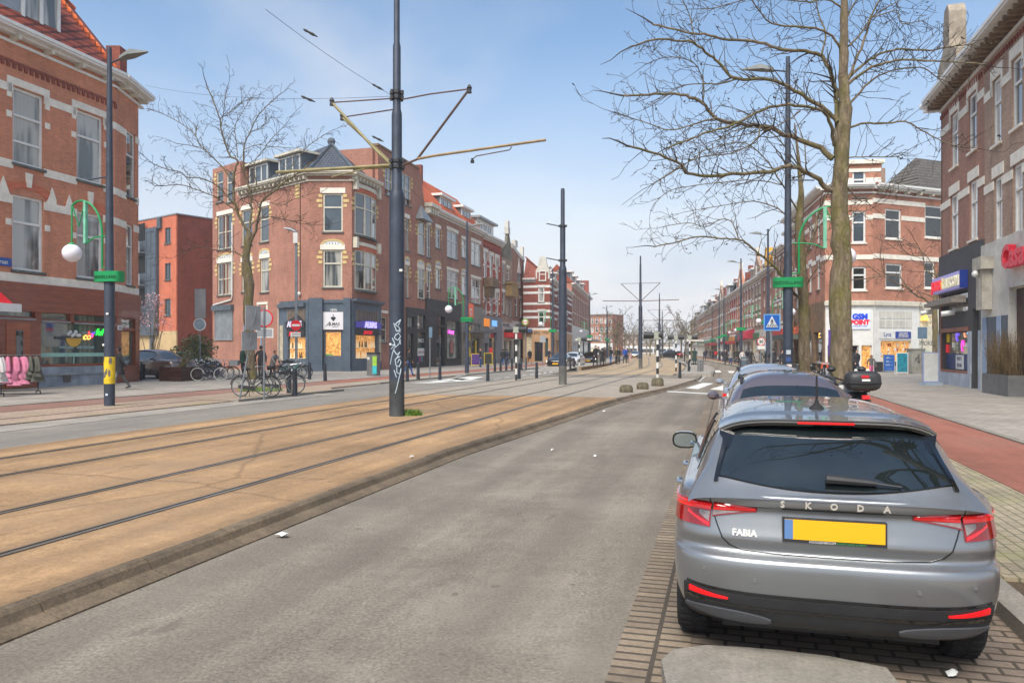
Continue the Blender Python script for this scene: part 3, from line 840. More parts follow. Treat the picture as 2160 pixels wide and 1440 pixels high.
def yblocks(f,q,left=True,right=True,m=CREAM,zs=(0,1,2),dz=.24,top=None):
 t=(q[3]if top is None else top);sp=[]
 for i in zs:
  w=.42 if i%2 else.28
  z=t-.18-i*dz*1.55
  if left:sp.append((q[0]-.04-w/2,z,w,.22))
  if right:sp.append((q[1]+.04+w/2,z,w,.22))
 return sp
def arch_tile(f,q,grp,z=None):
 """curved cream arch with blue tile fan over a white lintel"""
 xm=(q[0]+q[1])/2;hw=(q[1]-q[0])/2+.16;z=q[3]+.4
 a,b,c=grp
 n=10
 A=[(xm+hw*math.cos(math.pi*(1-i/n)),z+.42*math.sin(math.pi*i/n))for i in range(n+1)]
 B=[(xm+(hw-.16)*math.cos(math.pi*(1-i/n)),z+.28*math.sin(math.pi*i/n))for i in range(n+1)]
 for i in range(n):a.prism([A[i],A[i+1],B[i+1],B[i]],-.05,.01)
 b.prism([(x,zz)for x,zz in B],-.02,.01)
 for i in range(7):
  t=math.pi*(i+.5)/7;r=.1
  c.prism([(xm-(hw-.2)*math.cos(t)*.75-.04,z+.03),(xm-(hw-.2)*math.cos(t)*.75+.04,z+.03),(xm-(hw-.2)*math.cos(t)*.8,z+.2*math.sin(t)+.03)],-.03,-.021)
BLUET=mat('blue_tile',S(70,120,176),.4,0,.3,12)
def jeweller():
 root=building('purple brown brick corner house with cream window blocks over a blue grey jeweller shopfront','house',AO,name='corner_house')
 so=BO+DS*0
 Ls=14.4
 f=Fac(root,BO-DS*Ls,ang(DS))
 fc=Fac(root,BO,0.0);Lc=AO.x-BO.x
 fm=Fac(root,AO,ang(U1))
 zt=fc.px(690,365)[1]
 gz=fc.px(690,632)[1]
 A,B,Cc=MB(),MB(),MB()
 blk,lint=[],[]
 for r,st,p,tp in(((459,490,453,525),'mv','s',0),((459,491,554,622),'mv','c',1),((510,532,442,517),'h','s',0),((548,567,436,510),'h','s',0),((510,531,552,615),'h','d',1),((549,567,545,616),'h','c',1)):
  q=f.rect(*r);f.window(q,st,p,CREAMP,fw=.1);blk+=yblocks(f,q);lint.append((q[0]-.14,q[1]+.14,q[3]+.02,q[3]+.38))
  if tp:arch_tile(f,q,(A,B,Cc))
 for x0,x1 in((457,471),(478,492)):
  q=f.rect(x0,x1,362,426);f.window(q,'h','s',CREAMP,fw=.1);blk+=yblocks(f,q,x0<460,x0>460)
 q=f.rect(545,562,650,700);f.window(q,'h','d',CREAMP,fw=.1);lint.append((q[0]-.2,q[1]+.2,q[3]+.3,q[3]+.5));lint+=[(q[0]-.2,q[0]-.02,q[3]-.5,q[3]+.25),(q[1]+.02,q[1]+.2,q[3]-.5,q[3]+.25)]
 qs=f.rect(455,491,655,715);f.holes=list(f.holes)
 sa=f.px(591,700)[0]
 f.wall(0,Ls,gz,zt,BR_MAR);f.wall(0,sa,0,gz-.003,BR_MAR,'lower_wall')
 tall=f.px(507,372)[0]
 f.wall(0,tall,zt+.002,zt+2.5,BR_MAR,'raised_gable')
 mb=MB();mb.box(.02,tall-.02,.31,4,zt,zt+2.45);f.put(mb,'gable_body',BR_MAR)
 f.blocks(blk);f.bands(lint,STONE,'lintel')
 for bb,nm,mm in((A,'cream_arch',CREAM),(B,'tile_field',PAINT),(Cc,'blue_tiles',BLUET)):f.put(bb,nm,mm)
 f.cornice(tall,Ls+.1,zt,CREAMP,.5,.5,True,CREAMP,.55)
 sh=MB();n=22
 for i in range(n):sh.box(qs[0],qs[1],-.06+.012*(i%2),-.002,qs[2]+(qs[3]-qs[2])*i/n,qs[2]+(qs[3]-qs[2])*(i+.92)/n)
 s_=f.put(sh,'roller_shutter',ZINC);bx=MB();bx.box(qs[0]-.25,qs[1]+.2,-.3,-.002,qs[3]+.003,qs[3]+.45);bx.build('shutter_box',SLATE,s_)
 bx=MB();bx.box(qs[0]-.06,qs[0]-.003,-.08,-.002,qs[2],qs[3]);bx.box(qs[1]+.003,qs[1]+.06,-.08,-.002,qs[2],qs[3]);bx.box(qs[0]-.1,qs[1]+.1,-.1,-.002,qs[2]-.1,qs[2]-.003);bx.build('shutter_guides',ZINC,s_)
 a,z=f.px(492,632);p=MB(smooth=True);a0=f.px(452,632)[0];z2=f.px(492,470)[1]
 p.tube([(a,-.1,z2),(a,-.1,z+.3),(a-.15,-.1,z),(a0,-.1,z-.35)],.07,6);f.put(p,'drain_pipe',PAINT)
 for xx,y0,y1,mm in((517,658,745,'b'),(553,690,760,'b'),(589,640,760,'w')):
  p=MB(smooth=True);a,z0=f.px(xx,y0);z1=f.px(xx,y1)[1];p.tube([(a,-.08,max(z1,0)),(a,-.08,z0)],.05,6);f.put(p,'downpipe',mat('pipe_pale_blue',S(120,168,204),.5)if mm=='b' else CREAMP)
 p=MB();a,z0=f.px(634,380);p.tube([(a,-.04,z0-.3),(a,-.04,f.px(634,615)[1])],.03,5);p.ball((a,-.15,f.px(634,620)[1]),.16,8,1);f.put(p,'cable_and_lamp',[BLACKP,PAINT])
 yb=[]
 for y0,yy in((392,4),(515,4)):
  for i in range(yy):a,z=f.px(628,y0+i*8);yb.append((a,z,.5 if i%2 else.7,.2))
 f.blocks(yb)
 for x0,x1,y0,y1 in((510,548,352,388),(572,616,338,374)):
  q=f.rect(x0,x1,y0,y1);q=(q[0],q[1],zt+.25,zt+2.0)
  d=MB();d.box(q[0]-.15,q[1]+.15,.75,3.0,q[2]-.1,q[3]+.1);dd=f.put(d,'dormer',SLATE)
  d=MB();d.box(q[0]-.35,q[1]+.35,.4,3.1,q[3]+.103,q[3]+.28);d.build('dormer_roof',CREAMP,dd)
  wv=f.window(q,'t','s',fw=.1,cut=False,sill=False,name='dormer_window');wv.location=Vector(wv.location)+Vector((DS.y*-1,DS.x,0))*.74
 blk,lint=[],[];A,B,Cc=MB(),MB(),MB()
 q=fc.rect(681,723,408,489);fc.window(q,'h','s',CREAMP,fw=.12);blk+=yblocks(fc,q);lint.append((q[0]-.2,q[1]+.2,q[3]+.02,q[3]+.42))
 q=fc.rect(681,722,527,606);fc.window(q,'h','c',CREAMP,fw=.12);blk+=yblocks(fc,q);lint.append((q[0]-.2,q[1]+.2,q[3]+.02,q[3]+.42));arch_tile(fc,q,(A,B,Cc))
 fc.wall(0,Lc,gz,zt,BR_MAR);fc.blocks(blk);fc.bands(lint,STONE,'lintel')
 for bb,nm,mm in((A,'cream_arch',CREAM),(B,'tile_field',PAINT),(Cc,'blue_tiles',BLUET)):fc.put(bb,nm,mm)
 fc.cornice(-.2,Lc+.2,zt+.002,CREAMP,.5,.5,False)
 pil=MB();x1=fc.px(658,700)[0];x2=fc.px(726,700)[0];x0=fc.px(641,700)[0]
 x1b=fc.px(682,700)[0]
 for xa,xb in((.05,x1b),(x2,Lc-.05)):pil.box(xa,xb,-.35,.3,0,gz+.12);pil.box(xa-.04,xb+.04,-.4,.3,0,.35)
 fc.put(pil,'pilaster',BLUEG)
 zz=lambda y:fc.px(700,y)[1]
 mb=MB();mb.box(x1b+.003,x2-.003,-.05,.25,zz(657),gz);mb.box(x1b+.003,x2-.003,-.12,-.053,zz(639),zz(635));fr=fc.put(mb,'door_frieze',BLUEG)
 fc.sign((x1b+x2)/2,zz(656),'107A',.24,PAINT,'house_number',-.06,.01,fr,bold=.006)
 mb=MB();mb.box(x1b+.02,x2-.02,-.14,.1,zz(695),zz(658));sg=fc.put(mb,'shop_sign',mat('sign_white_lit',S(214,212,216),.4,0,.03,1,.06))
 xm=(x1b+x2)/2
 fc.sign(xm+.12,zz(686),'LMAS',.3,BLACKP,'sign_lettering',-.15,.006,sg,bold=.004);fc.sign(xm-.42,zz(688),'A',.5,BLACKP,'sign_lettering',-.15,.006,sg,shear=.5)
 fc.sign(xm+.15,zz(690),'JEWELRY',.12,GREYP,'sign_lettering',-.15,.005,sg)
 dm=MB()
 for k in range(3):
  w=(.2,.3,.16)[k]
 dm.prism([(xm-.2,zz(671)),(xm,zz(678)),(xm+.2,zz(671)),(xm+.12,zz(668)),(xm-.12,zz(668))],-.152,-.14)
 dm.prism([(xm-.05,zz(665)),(xm,zz(667)),(xm+.05,zz(665)),(xm,zz(663))],-.152,-.14);dm.build('diamond_emblem',BLACKP,sg)
 d0,d1=x1b+.02,x2-.02
 mb=MB();q=fc.rect(687,719,700,750)
 for a_,b_,c_,d_ in((d0,q[0],.25,zz(697)),(q[1],d1,.25,zz(697)),(q[0],q[1],.25,q[2]),(q[0],q[1],q[3],zz(697))):mb.box(a_,b_,.0,.08,c_,d_)
 dr=fc.put(mb,'door',BLUEG)
 g=MB();g.box(q[0],q[1],.05,.07,q[2],q[3]);g.build('pane',LIT_O,dr)
 g=MB();g.box(q[0],q[0]+(q[1]-q[0])*.45,.03,.045,q[2]+.02,q[2]+.12);g.build('door_sticker',mat('sticker_green',S(80,170,100),.5),dr)
 g=MB();g.tube([(q[0]-.08,-.08,q[2]+.1),(q[0]-.08,-.08,q[2]+.5)],.02);g.build('handle',STEEL,dr)
 mb=MB();mb.box(d0,d1,-.35,.2,0,.24);fc.put(mb,'door_step',GREYP)
 sa=f.px(591,700)[0]
 mb=MB();zt1=f.px(620,637)[1]
 q=f.rect(609,657,710,757);qg=f.rect(596,607,700,757);w0,w1=q[0],Ls-.35
 its=[(w0,w1,q[2],q[3],LIT_O)]
 sfr=shopfront(f,sa,Ls-.02,0,gz-.02,BLUEG,its,proud=.08)
 mb=MB();mb.box(sa+.1,sa+.55,-.12,-.085,.9,q[3]+.9);f.put(mb,'marble_panel',mat('marble',S(196,184,160),.4,0,.3,4))
 mb=MB();mb.box(w0-.1,w1,-.1,-.085,f.px(630,678)[1],f.px(630,652)[1]);b_=f.put(mb,'slatted_panel',GREYP);sl=MB()
 for i in range(10):xx=w0+(w1-w0)*(i+.5)/10;sl.box(xx-.05,xx+.05,-.13,-.103,f.px(630,676)[1],f.px(630,654)[1])
 sl.build('slats',BROWNP,b_)
 mb=MB();mb.box(sa,Ls-.3,-.3,-.083,gz-.5,gz-.2);f.put(mb,'awning_box',SLATE)
 mb=MB();za,zb=f.px(628,692)[1],f.px(628,679)[1];mb.prism([(w0-.2,za),(w1,za),(w1,zb),((w0+w1)/2+.3,zb+.55),(w0-.2,zb)],-.2,-.131);s1=f.put(mb,'sign_board',BLACKP)
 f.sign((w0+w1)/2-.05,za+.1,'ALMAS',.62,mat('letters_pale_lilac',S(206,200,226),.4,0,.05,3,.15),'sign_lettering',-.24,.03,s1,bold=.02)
 mb=MB();za,zb=f.px(632,709)[1],f.px(632,694)[1];mb.box(w0,w1,-.16,-.083,za,zb);s2=f.put(mb,'sign_board',BLACKP)
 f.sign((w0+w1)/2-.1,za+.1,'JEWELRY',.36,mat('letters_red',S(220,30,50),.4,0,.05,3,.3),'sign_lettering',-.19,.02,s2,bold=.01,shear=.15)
 display(f,w0+.1,w1-.1,q[2],q[3],sfr)
 x8=fm.px(802,700)[0]
 end=fm.px(897,600)[0]
 zg=fm.px(849,338)[1]
 wl=[]
 bq2=fm.rect(748,793,413,500);bq1=fm.rect(748,793,532,613)
 W=[]
 for r,st,p in(((812,828,352,413),'mv','s'),((848,867,368,433),'mv','s'),((832,845,462,540),'h','s'),((855,863,461,529),'h','s'),((855,863,560,627),'h','c'),((832,845,562,634),'h','d')):
  q=fm.rect(*r);fm.window(q,st,p,CREAMP,fw=.1);W.append(q)
 fm.holes+=[(bq2[0]+.1,bq2[1]-.1,bq2[2],bq2[3]),(bq1[0]+.1,bq1[1]-.1,bq1[2],bq1[3])]
 q0=fm.rect(803,816,668,722);q0=(q0[0]+.1,q0[1],q0[2],q0[3]);fm.window(q0,'m','d',CREAMP,fw=.08)
 xg=fm.px(797,600)[0]
 fm.wall(0,end,gz,zt,BR_MAR)
 fm.holes_all=fm.holes
 shop_a=fm.px(856,700)[0]
 fm.wall(x8,shop_a,0,gz-.003,BR_MAR,'lower_wall')
 x_a=fm.px(884,360)[0];x_b=fm.px(889,380)[0]
 fm.wall(xg,x_a-.003,zt+.002,zg,BR_MAR,'gable_wall')
 mb=MB();mb.prism([(x_a,zt+.002),(end,zt+.002),(end-.3,zt+.6),(x_b+.3,zt+1.8),(x_b,zg-.5),(x_a,zg)],0,.3);fm.put(mb,'gable_shoulder',BR_MAR)
 mb=MB();mb.box(xg-.1,x_a,-.1,.4,zg+.002,zg+.18);fm.put(mb,'gable_coping',BROWNP)
 blk,lint=[],[];A,B,Cc=MB(),MB(),MB()
 for i,q in enumerate(W):
  blk+=yblocks(fm,q)
  if i>1:lint.append((q[0]-.12,q[1]+.12,q[3]+.02,q[3]+.38))
  if i>3:arch_tile(fm,q,(A,B,Cc))
 lint.append((q0[0]-.2,q0[1]+.2,q0[3]+.3,q0[3]+.52));lint+=[(q0[0]-.2,q0[0]-.02,q0[3]-.6,q0[3]+.25),(q0[0]-.7,q0[0]-.05,q0[2]-.15,q0[2]+.1)]
 fm.blocks(blk);fm.bands(lint,STONE,'lintel')
 for bb,nm,mm in((A,'cream_arch',CREAM),(B,'tile_field',PAINT),(Cc,'blue_tiles',BLUET)):fm.put(bb,nm,mm)
 fm.cornice(-.2,xg-.02,zt+.004,CREAMP,.5,.5,True,CREAMP,.55)
 for q,p in((bq2,'s'),(bq1,'c')):
  b0,b1=q[0],q[1];n=3;ch=[]
  for i in range(n+1):
   t=i/n;ch.append((b0+(b1-b0)*t,-.55*math.sin(math.pi*(.16+.68*t))+.26))
  fb=MB();pb=MB();hd=MB();sl=MB()
  for i in range(n):
   (xa,ya),(xb,yb_)=ch[i],ch[i+1]
   L_=math.hypot(xb-xa,yb_-ya);an=math.atan2(yb_-ya,xb-xa)
   T=Matrix.Translation((xa,ya,0))@Matrix.Rotation(an,4,'Z')
   for m_ in(fb,pb,hd,sl):m_.T=T
   z0,z1=q[2],q[3];fw=.1
   fb.box(0,fw,0,.08,z0,z1);fb.box(L_-fw,L_,0,.08,z0,z1);fb.box(fw,L_-fw,0,.08,z0,z0+fw);fb.box(fw,L_-fw,0,.08,z1-fw,z1)
   zt_=z0+(z1-z0)*.64;fb.box(fw,L_-fw,-.01,.07,zt_-.05,zt_+.05)
   pb.box(.04,L_-.04,.05,.1,z0+.04,z1-.04)
   hd.box(-.03,L_+.03,-.12,.3,z1+.35,z1+.62);hd.box(0,L_,-.06,.3,z1+.002,z1+.348,1)
   sl.box(-.02,L_+.02,-.14,.3,z0-.16,z0-.002)
  for m_ in(fb,pb,hd,sl):m_.T=None
  for xx in(b0-.12,b1+.12):hd.box(xx-.16,xx+.16,-.35,.05,q[3]+.1,q[3]+.9)
  wb=fm.put(fb,'bay_window',CREAMP);pb.build('pane',PANES[p],wb);fm.put(hd,'bay_head',[CREAMP,BR_ORG]);sl.build('sill',SILL,wb)
 fm.blocks(yblocks(fm,bq2,True,True,top=bq2[3]-.4)+yblocks(fm,bq1,True,True,top=bq1[3]-.2))
 q=fm.rect(746,790,706,757)
 q=(q[0]+.15,x8-.75,q[2],q[3])
 sfm=shopfront(fm,0,x8,0,gz-.003,BLUEG,[(*q,LIT_O)],proud=.1)
 zf=lambda y:fm.px(770,y)[1]
 mb=MB();mb.box(.1,x8-.1,-.35,-.103,zf(641),gz-.1);mb.box(.0,x8,-.42,-.103,gz-.098,gz+.1);fm.put(mb,'awning_box',SLATE)
 mb=MB();sl=MB();mb.box(q[0],q[1]+.3,-.13,-.103,zf(678),zf(655));b_=fm.put(mb,'slatted_panel',GREYP)
 for i in range(9):xx=q[0]+(q[1]-q[0])*(i+.5)/9;sl.box(xx-.05,xx+.05,-.16,-.133,zf(677),zf(656))
 sl.build('slats',BROWNP,b_)
 mb=MB();mb.prism([(q[0]-.1,zf(692)),(x8-.3,zf(692)),(x8-.3,zf(679)),((q[0]+x8)/2,zf(675)),(q[0]-.1,zf(680))],-.25,-.163);s1=fm.put(mb,'sign_board',mat('sign_blue_lit',S(70,62,150),.4,0,.1,3,.2))
 fm.sign((q[0]+x8-.3)/2+.1,zf(691),'ALMAS',.66,mat('letters_lilac_lit',S(190,180,250),.4,0,.03,3,.5),'sign_lettering',-.3,.03,s1,bold=.02)
 mb=MB();mb.box(q[0]-.1,q[1]+.1,-.2,-.103,zf(706),zf(694));s2=fm.put(mb,'sign_board',BLACKP)
 fm.sign((q[0]+q[1])/2,zf(704.5),'JEWELRY',.36,_M['letters_red'],'sign_lettering',-.22,.02,s2,bold=.012,shear=.15)
 mb=MB();mb.box(x8-.5,x8-.1,-.14,-.103,.9,q[3]);fm.put(mb,'marble_panel',_M['marble'])
 display(fm,q[0]+.1,q[1]-.1,q[2],q[3],sfm)
 rl=root.location;inn=-R1
 pts=[f.o,BO,AO,AO+U1*end,AO+U1*end+inn*10,f.o+inn*1+U1*6]
 c=sum(pts,Vector())/len(pts)
 def v3(p,z):return(p.x-rl.x,p.y-rl.y,z)
 mb=MB();mb.slab([tuple((p+(c-p).normalized()*.45-rl)[:2])for p in pts],0,zt-.1);mb.build('house_body',BR_MAR,root)
 e=[f.o+DS*(tall),BO+Vector((0,-.2,0)),AO+Vector((.2,-.2,0)),AO+U1*xg]
 apex=Vector(((699-CX)/F*62.5,62.5,0));za=H+(HZ-304)*62.5/F
 ap2=AO+U1*xg+inn*4.5;ap3=f.o+DS*tall+Vector((DS.y*-1,DS.x,0))*4
 mb=MB()
 mb.add([v3(e[0],zt+.12),v3(e[1],zt+.12),v3(apex,za),v3(ap3,za-.6)],[(0,1,2,3)])
 mb.add([v3(e[1],zt+.12),v3(e[2],zt+.12),v3(apex,za)],[(0,1,2)])
 mb.add([v3(e[2],zt+.12),v3(e[3],zt+.12),v3(ap2,za-.4),v3(apex,za)],[(0,1,2,3)])
 rf=mb.build('roof',T_BLU,root,fix=False)
 mb=MB(smooth=True);mb.ball((apex.x-rl.x,apex.y-rl.y,za+.2),.35,8);mb.build('roof_finial',SLATE,rf)
 mb=MB();mb.tube([v3(e[1],zt+.2),v3(apex,za+.06)],.12,5);mb.tube([v3(e[2],zt+.2),v3(apex,za+.06)],.12,5);mb.build('ridge_tiles',SLATE,rf)
 mb=MB();p=AO+U1*(xg+.6)+inn*.5-rl;mb.T=Matrix.Translation((p.x,p.y,0))@Matrix.Rotation(ang(U1),4,'Z');mb.box(-.6,-.02,.0,8,zt,zg-.4);mb.T=None;mb.build('party_wall',BR_MAR,root)
 mb=MB();mb.box(xg-.3,x_a,.32,8,zt,zg-.2);fm.put(mb,'gable_body',BR_MAR)
 return fm,zt,gz,end
def display(f,a0,a1,z0,z1,parent):
 """rows of necklace busts standing in a jeweller's window"""
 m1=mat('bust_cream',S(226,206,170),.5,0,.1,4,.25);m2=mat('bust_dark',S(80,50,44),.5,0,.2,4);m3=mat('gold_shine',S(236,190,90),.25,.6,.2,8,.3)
 mb=MB();n=max(3,int((a1-a0)/.22))
 for row,(zz,hh)in enumerate(((z0+.1,.45),(z0+(z1-z0)*.5,.42))):
  mb.box(a0,a1,.02,.095,zz-.05,zz-.02,0)
  for i in range(n):
   x=a0+(a1-a0)*(i+.5)/n
   if random.random()<.12:continue
   mb.prism([(x-.09,zz-.018),(x+.09,zz-.018),(x+.07,zz+hh*.5),(x+.02,zz+hh*.65),(x+.02,zz+hh),(x-.02,zz+hh),(x-.02,zz+hh*.65),(x-.07,zz+hh*.5)],.03,.075,random.choice((0,0,1)))
   mb.prism([(x-.05,zz+hh*.45),(x,zz+hh*.2),(x+.05,zz+hh*.45),(x,zz+hh*.3)],.015,.029,2)
 f.put(mb,'window_display',[m1,m2,m3])
FM,ZT2,GZ2,END2=jeweller()
def seg(f0,label,xa,xb,m,group='houses in the row on the left pavement',cat='house',name='row_house'):
 """a house of a row on the plane of f0 between two picture columns"""
 a0,a1=sorted((f0 .px(xa,700)[0],f0 .px(xb,700)[0]))
 o=f0 .o+f0 .d*a0
 root=thing(name,label,cat,(o.x,o.y,0),0,group)
 f=Fac(root,o,f0 .ang);f.L=a1-a0;f.m=m
 return f
def lintels(f,qs,m=None,name='lintel',hi=.36,lift=.02,over=.12):
 return f.bands([(q[0]-over,q[1]+over,q[3]+lift,q[3]+lift+hi)for q in qs],m or STONE,name)
def rear(f,depth,z,m):
 mb=MB();mb.box(.01,f.L-.01,.31,depth,0,z-.05);f.put(mb,'house_body',m)
def pitched(f,z0,h,back,m,edge=0,inset=0):
 mb=MB();L=f.L
 mb.add([(0,-.1,z0),(L,-.1,z0),(L-inset,back,z0+h),(inset,back,z0+h),(0,back*2+.2,z0),(L,back*2+.2,z0)],[(0,1,2,3),(3,2,5,4),(0,3,4),(1,5,2)]);return f.put(mb,'roof',m)
def dormer(f,x0,x1,z0,h,y=.8,pane='s',style='t',m=None):
 d=MB();d.box(x0-.1,x1+.1,y,y+2.6,z0-.3,z0+h+.06);dd=f.put(d,'dormer',m or SLATE)
 d=MB();d.box(x0-.35,x1+.35,y-.4,y+2.7,z0+h+.063,z0+h+.3);d.build('dormer_roof',PAINT,dd)
 w=f.window((x0,x1,z0,z0+h),style,pane,fw=.09,cut=False,sill=False,name='dormer_window')
 n=Vector((f.d.y,-f.d.x,0))*-1
 w.location=Vector(w.location)+n*(y-.01)
 return dd
def orange_roof_house():
 f=seg(FM,'long brown brick house with an orange tiled roof and two white dormers over black shopfronts',897.2,1019,BR_BRN)
 zc=f.px(960,464)[1];gz=f.px(940,636)[1]
 Q2,Q1=[],[]
 for r,st,p in(((900,908,474,543),'l','s'),((919,929,482,524),'h','s'),((943,966,489,545),'hv','s'),((974,984,506,544),'h','b'),((994,1014,512,561),'hv','c')):
  q=f.rect(*r);f.window(q,st,p,fw=.1);Q2 .append(q)
 for r,st,p in(((900,908,572,632),'l','d'),((919,929,567,609),'h','c'),((943,966,572,630),'hv','d'),((974,984,582,622),'h','b'),((994,1014,588,640),'hv','c')):
  q=f.rect(*r);f.window(q,st,p,fw=.1);Q1 .append(q)
 f.wall(0,f.L,gz,zc-.3,BR_BRN)
 lintels(f,Q2);lintels(f,Q1,hi=.3)
 A,B,Cc=MB(),MB(),MB();blk=[]
 for q in Q1[:2]+[Q1[3]]:arch_tile(f,q,(A,B,Cc))
 for q in(Q2[0],Q2[1],Q1[0],Q1[1],Q2[3],Q1[3]):blk+=yblocks(f,q)
 for bb,nm,mm in((A,'cream_arch',CREAM),(B,'tile_field',PAINT),(Cc,'blue_tiles',BLUET)):f.put(bb,nm,mm)
 f.blocks(blk)
 c=f.cornice(0,f.L,zc,PAINT,.55,.3,False)
 mb=MB();mb.box(-.2,2.2,-.75,.1,zc-.1,zc+.25)
 for i in range(4):mb.prism([(-.1+i*.6,zc-.7),(.25+i*.6,zc-.7),(.25+i*.6,zc-.103),(-.1+i*.6,zc-.103)],-.55,.05)
 f.put(mb,'console_cornice',CREAMP)
 rf=pitched(f,zc+.1,4.0,3.2,T_ORG)
 for x0,x1 in((938,963),(983,1002)):
  q=f.rect(x0,x1,430,460);dormer(f,q[0]+1.2,q[1]+1.2,zc+.45,1.7,1.0)
 p=MB();p.box(5,5.5,2.5,3.2,zc+3,zc+5.2);f.put(p,'chimney',BR_DRD)
 rear(f,7,zc,BR_BRN)
 shops_a(f,gz)
 return f
def shops_a(f,gz):
 zz=lambda y,x=905:f.px(x,y)[1]
 a=lambda x:f.px(x,700)[0]
 its=[]
 q=f.rect(918,936,690,775);its.append((q[0],q[1],.2,q[3],'d'))
 q=f.rect(918,936,667,686);its.append((q[0],q[1],q[2],q[3],'d'))
 q=f.rect(941,967,676,757);its.append((q[0],q[1],max(q[2],.8),q[3],'p'))
 s=shopfront(f,0,a(971),0,gz-.003,BLACKP,its,proud=.12)
 pm=mat('neon_pink',S(255,90,230),.5,0,0,1,1.2)
 x,z=f.px(952,703);f.sign(x,z,'beauty',.55,pm,'neon_letters',.0,.02,shear=.2,bold=.01)
 x,z=f.px(954,720);b=MB();b.prism([(x-.5,z-1.2),(x+.5,z-1.2),(x+.4,z-.2),(x,z+.3),(x-.4,z-.2)],.03,.06);f.put(b,'window_poster',mat('poster_rose',S(180,110,104),.6,0,.3,3))
 x0,x1=a(973),a(1018)
 q=f.rect(990,1012,683,715);q2=f.rect(993,1011,712,765)
 zf=f.px(995,655)[1]
 s2=shopfront(f,x0,f.L-.02,0,gz-.003,mat('grey_render',S(146,140,130),.8,0,.2,1.5),[(q2[0],q2[1],max(q2[2],.6),q2[3],'d'),(q[0],q[1],q2[3]+.5,q[3],'n')],proud=.1)
 mb=MB();aw0,aw1=x0+.1,f.L-.2;za=f.px(995,702)[1]
 mb.prism([(aw0,za),(aw1,za),(aw1,za+.25),(aw0,za+.25)],-1.3,-.103);f.put(mb,'awning',GREYP)
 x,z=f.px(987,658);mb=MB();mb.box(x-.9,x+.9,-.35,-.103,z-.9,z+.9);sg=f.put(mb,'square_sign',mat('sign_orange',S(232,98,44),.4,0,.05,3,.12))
 mb=MB();mb.lathe([(.02,-.375),(.42,-.375),(.42,-.352),(.02,-.352)],20,(x,0,z),'y');mb.build('round_emblem',PAINT,sg)
 mb=MB();mb.prism([(x-.28,z),(x+.28,z),(x+.28,z+.16),(x-.28,z+.16)],-.39,-.377);mb.prism([(x-.1,z-.22),(x+.1,z-.22),(x+.1,z-.02),(x-.1,z-.02)],-.39,-.377);mb.build('emblem_shape',_M['sign_orange'],sg)
 mb=MB();x,z=f.px(978,705);mb.prism([(x-.4,z-.6),(x+.8,z-.7),(x+.8,z+.9)],-.5,-.44);mb.box(x+.1,x+.9,-.5,-.2,z-2.4,z-1.4);f.put(mb,'yellow_flag_sign',mat('sign_yellow',S(236,200,40),.5,0,.1))
 mb=MB();x,z=f.px(1005,735);mb.box(x-.5,x+.1,.0,.03,z-.6,z+.9);f.put(mb,'yellow_poster',_M['sign_yellow'])
ORF=orange_roof_house()
def gable_shop():
 f=FM;gz=GZ2
 a=lambda x:f.px(x,700)[0]
 its=[]
 q=f.rect(857,871,668,690);its.append((q[0],q[1],q[2],q[3],'n'))
 q=f.rect(857,869,700,778);its.append((q[0],q[1],.2,q[3]-.1,'c'))
 q=f.rect(878,895,664,697);its.append((q[0],q[1],q[2]+.1,q[3],'n'))
 q2=f.rect(878,895,700,764);its.append((q2[0],q2[1],max(.7,q2[2]),q2[3],'p'))
 s=shopfront(f,a(856),END2-.02,0,gz-.003,BLACKP,its,proud=.12)
 x,z=f.px(888,722);f.sign(x,z,'SPACE',.5,PAINT,'window_lettering',.01,.01,shear=.1)
 mb=MB();x,z=f.px(888,748);mb.box(x-.9,x+.9,.0,.03,z-.1,z+.6);ps=f.put(mb,'window_posters',PAINT)
 for i,c in enumerate((S(40,60,130),S(180,60,100),S(80,150,170),S(120,60,60))):
  mb=MB();mb.box(x-.9+i*.46,x-.5+i*.46,-.02,-.002,z-.75,z-.15);mb.build('poster',mat('poster%d'%i,c,.6,0,.5,6),ps)
 f.sign(x,z+.15,'OPEN  SALE',.26,mat('letters_dark_red',S(150,30,60),.5),'poster_lettering',-.006,.004,ps)
 for r,cap in(((881,894,468,537),True),((881,894,566,630),False)):
  q=f.rect(*r);w=f.window(q,'h','s' if cap else 'd',CREAMP,fw=.1,cut=False,depth=0)
  f.blocks(yblocks(f,q,top=q[3]-.3)+yblocks(f,(q[0]-.15,q[1]+.15,q[2],q[3]),top=q[3]-.3))
  if cap:
   mb=MB();xm=(q[0]+q[1])/2;hw=(q[1]-q[0])/2+.55;z=q[3]+.1
   mb.add([(xm-hw,-.75,z),(xm+hw,-.75,z),(xm+hw,0,z),(xm-hw,0,z),(xm,-.02,z+1.5)],[(0,1,4),(1,2,4),(2,3,4),(3,0,4),(0,3,2,1)]);f.put(mb,'oriel_roof',ZINC)
  else:
   A,B,Cc=MB(),MB(),MB();arch_tile(f,q,(A,B,Cc));lintels(f,[q])
   for bb,nm,mm in((A,'cream_arch',CREAM),(B,'tile_field',PAINT),(Cc,'blue_tiles',BLUET)):f.put(bb,nm,mm)
gable_shop()
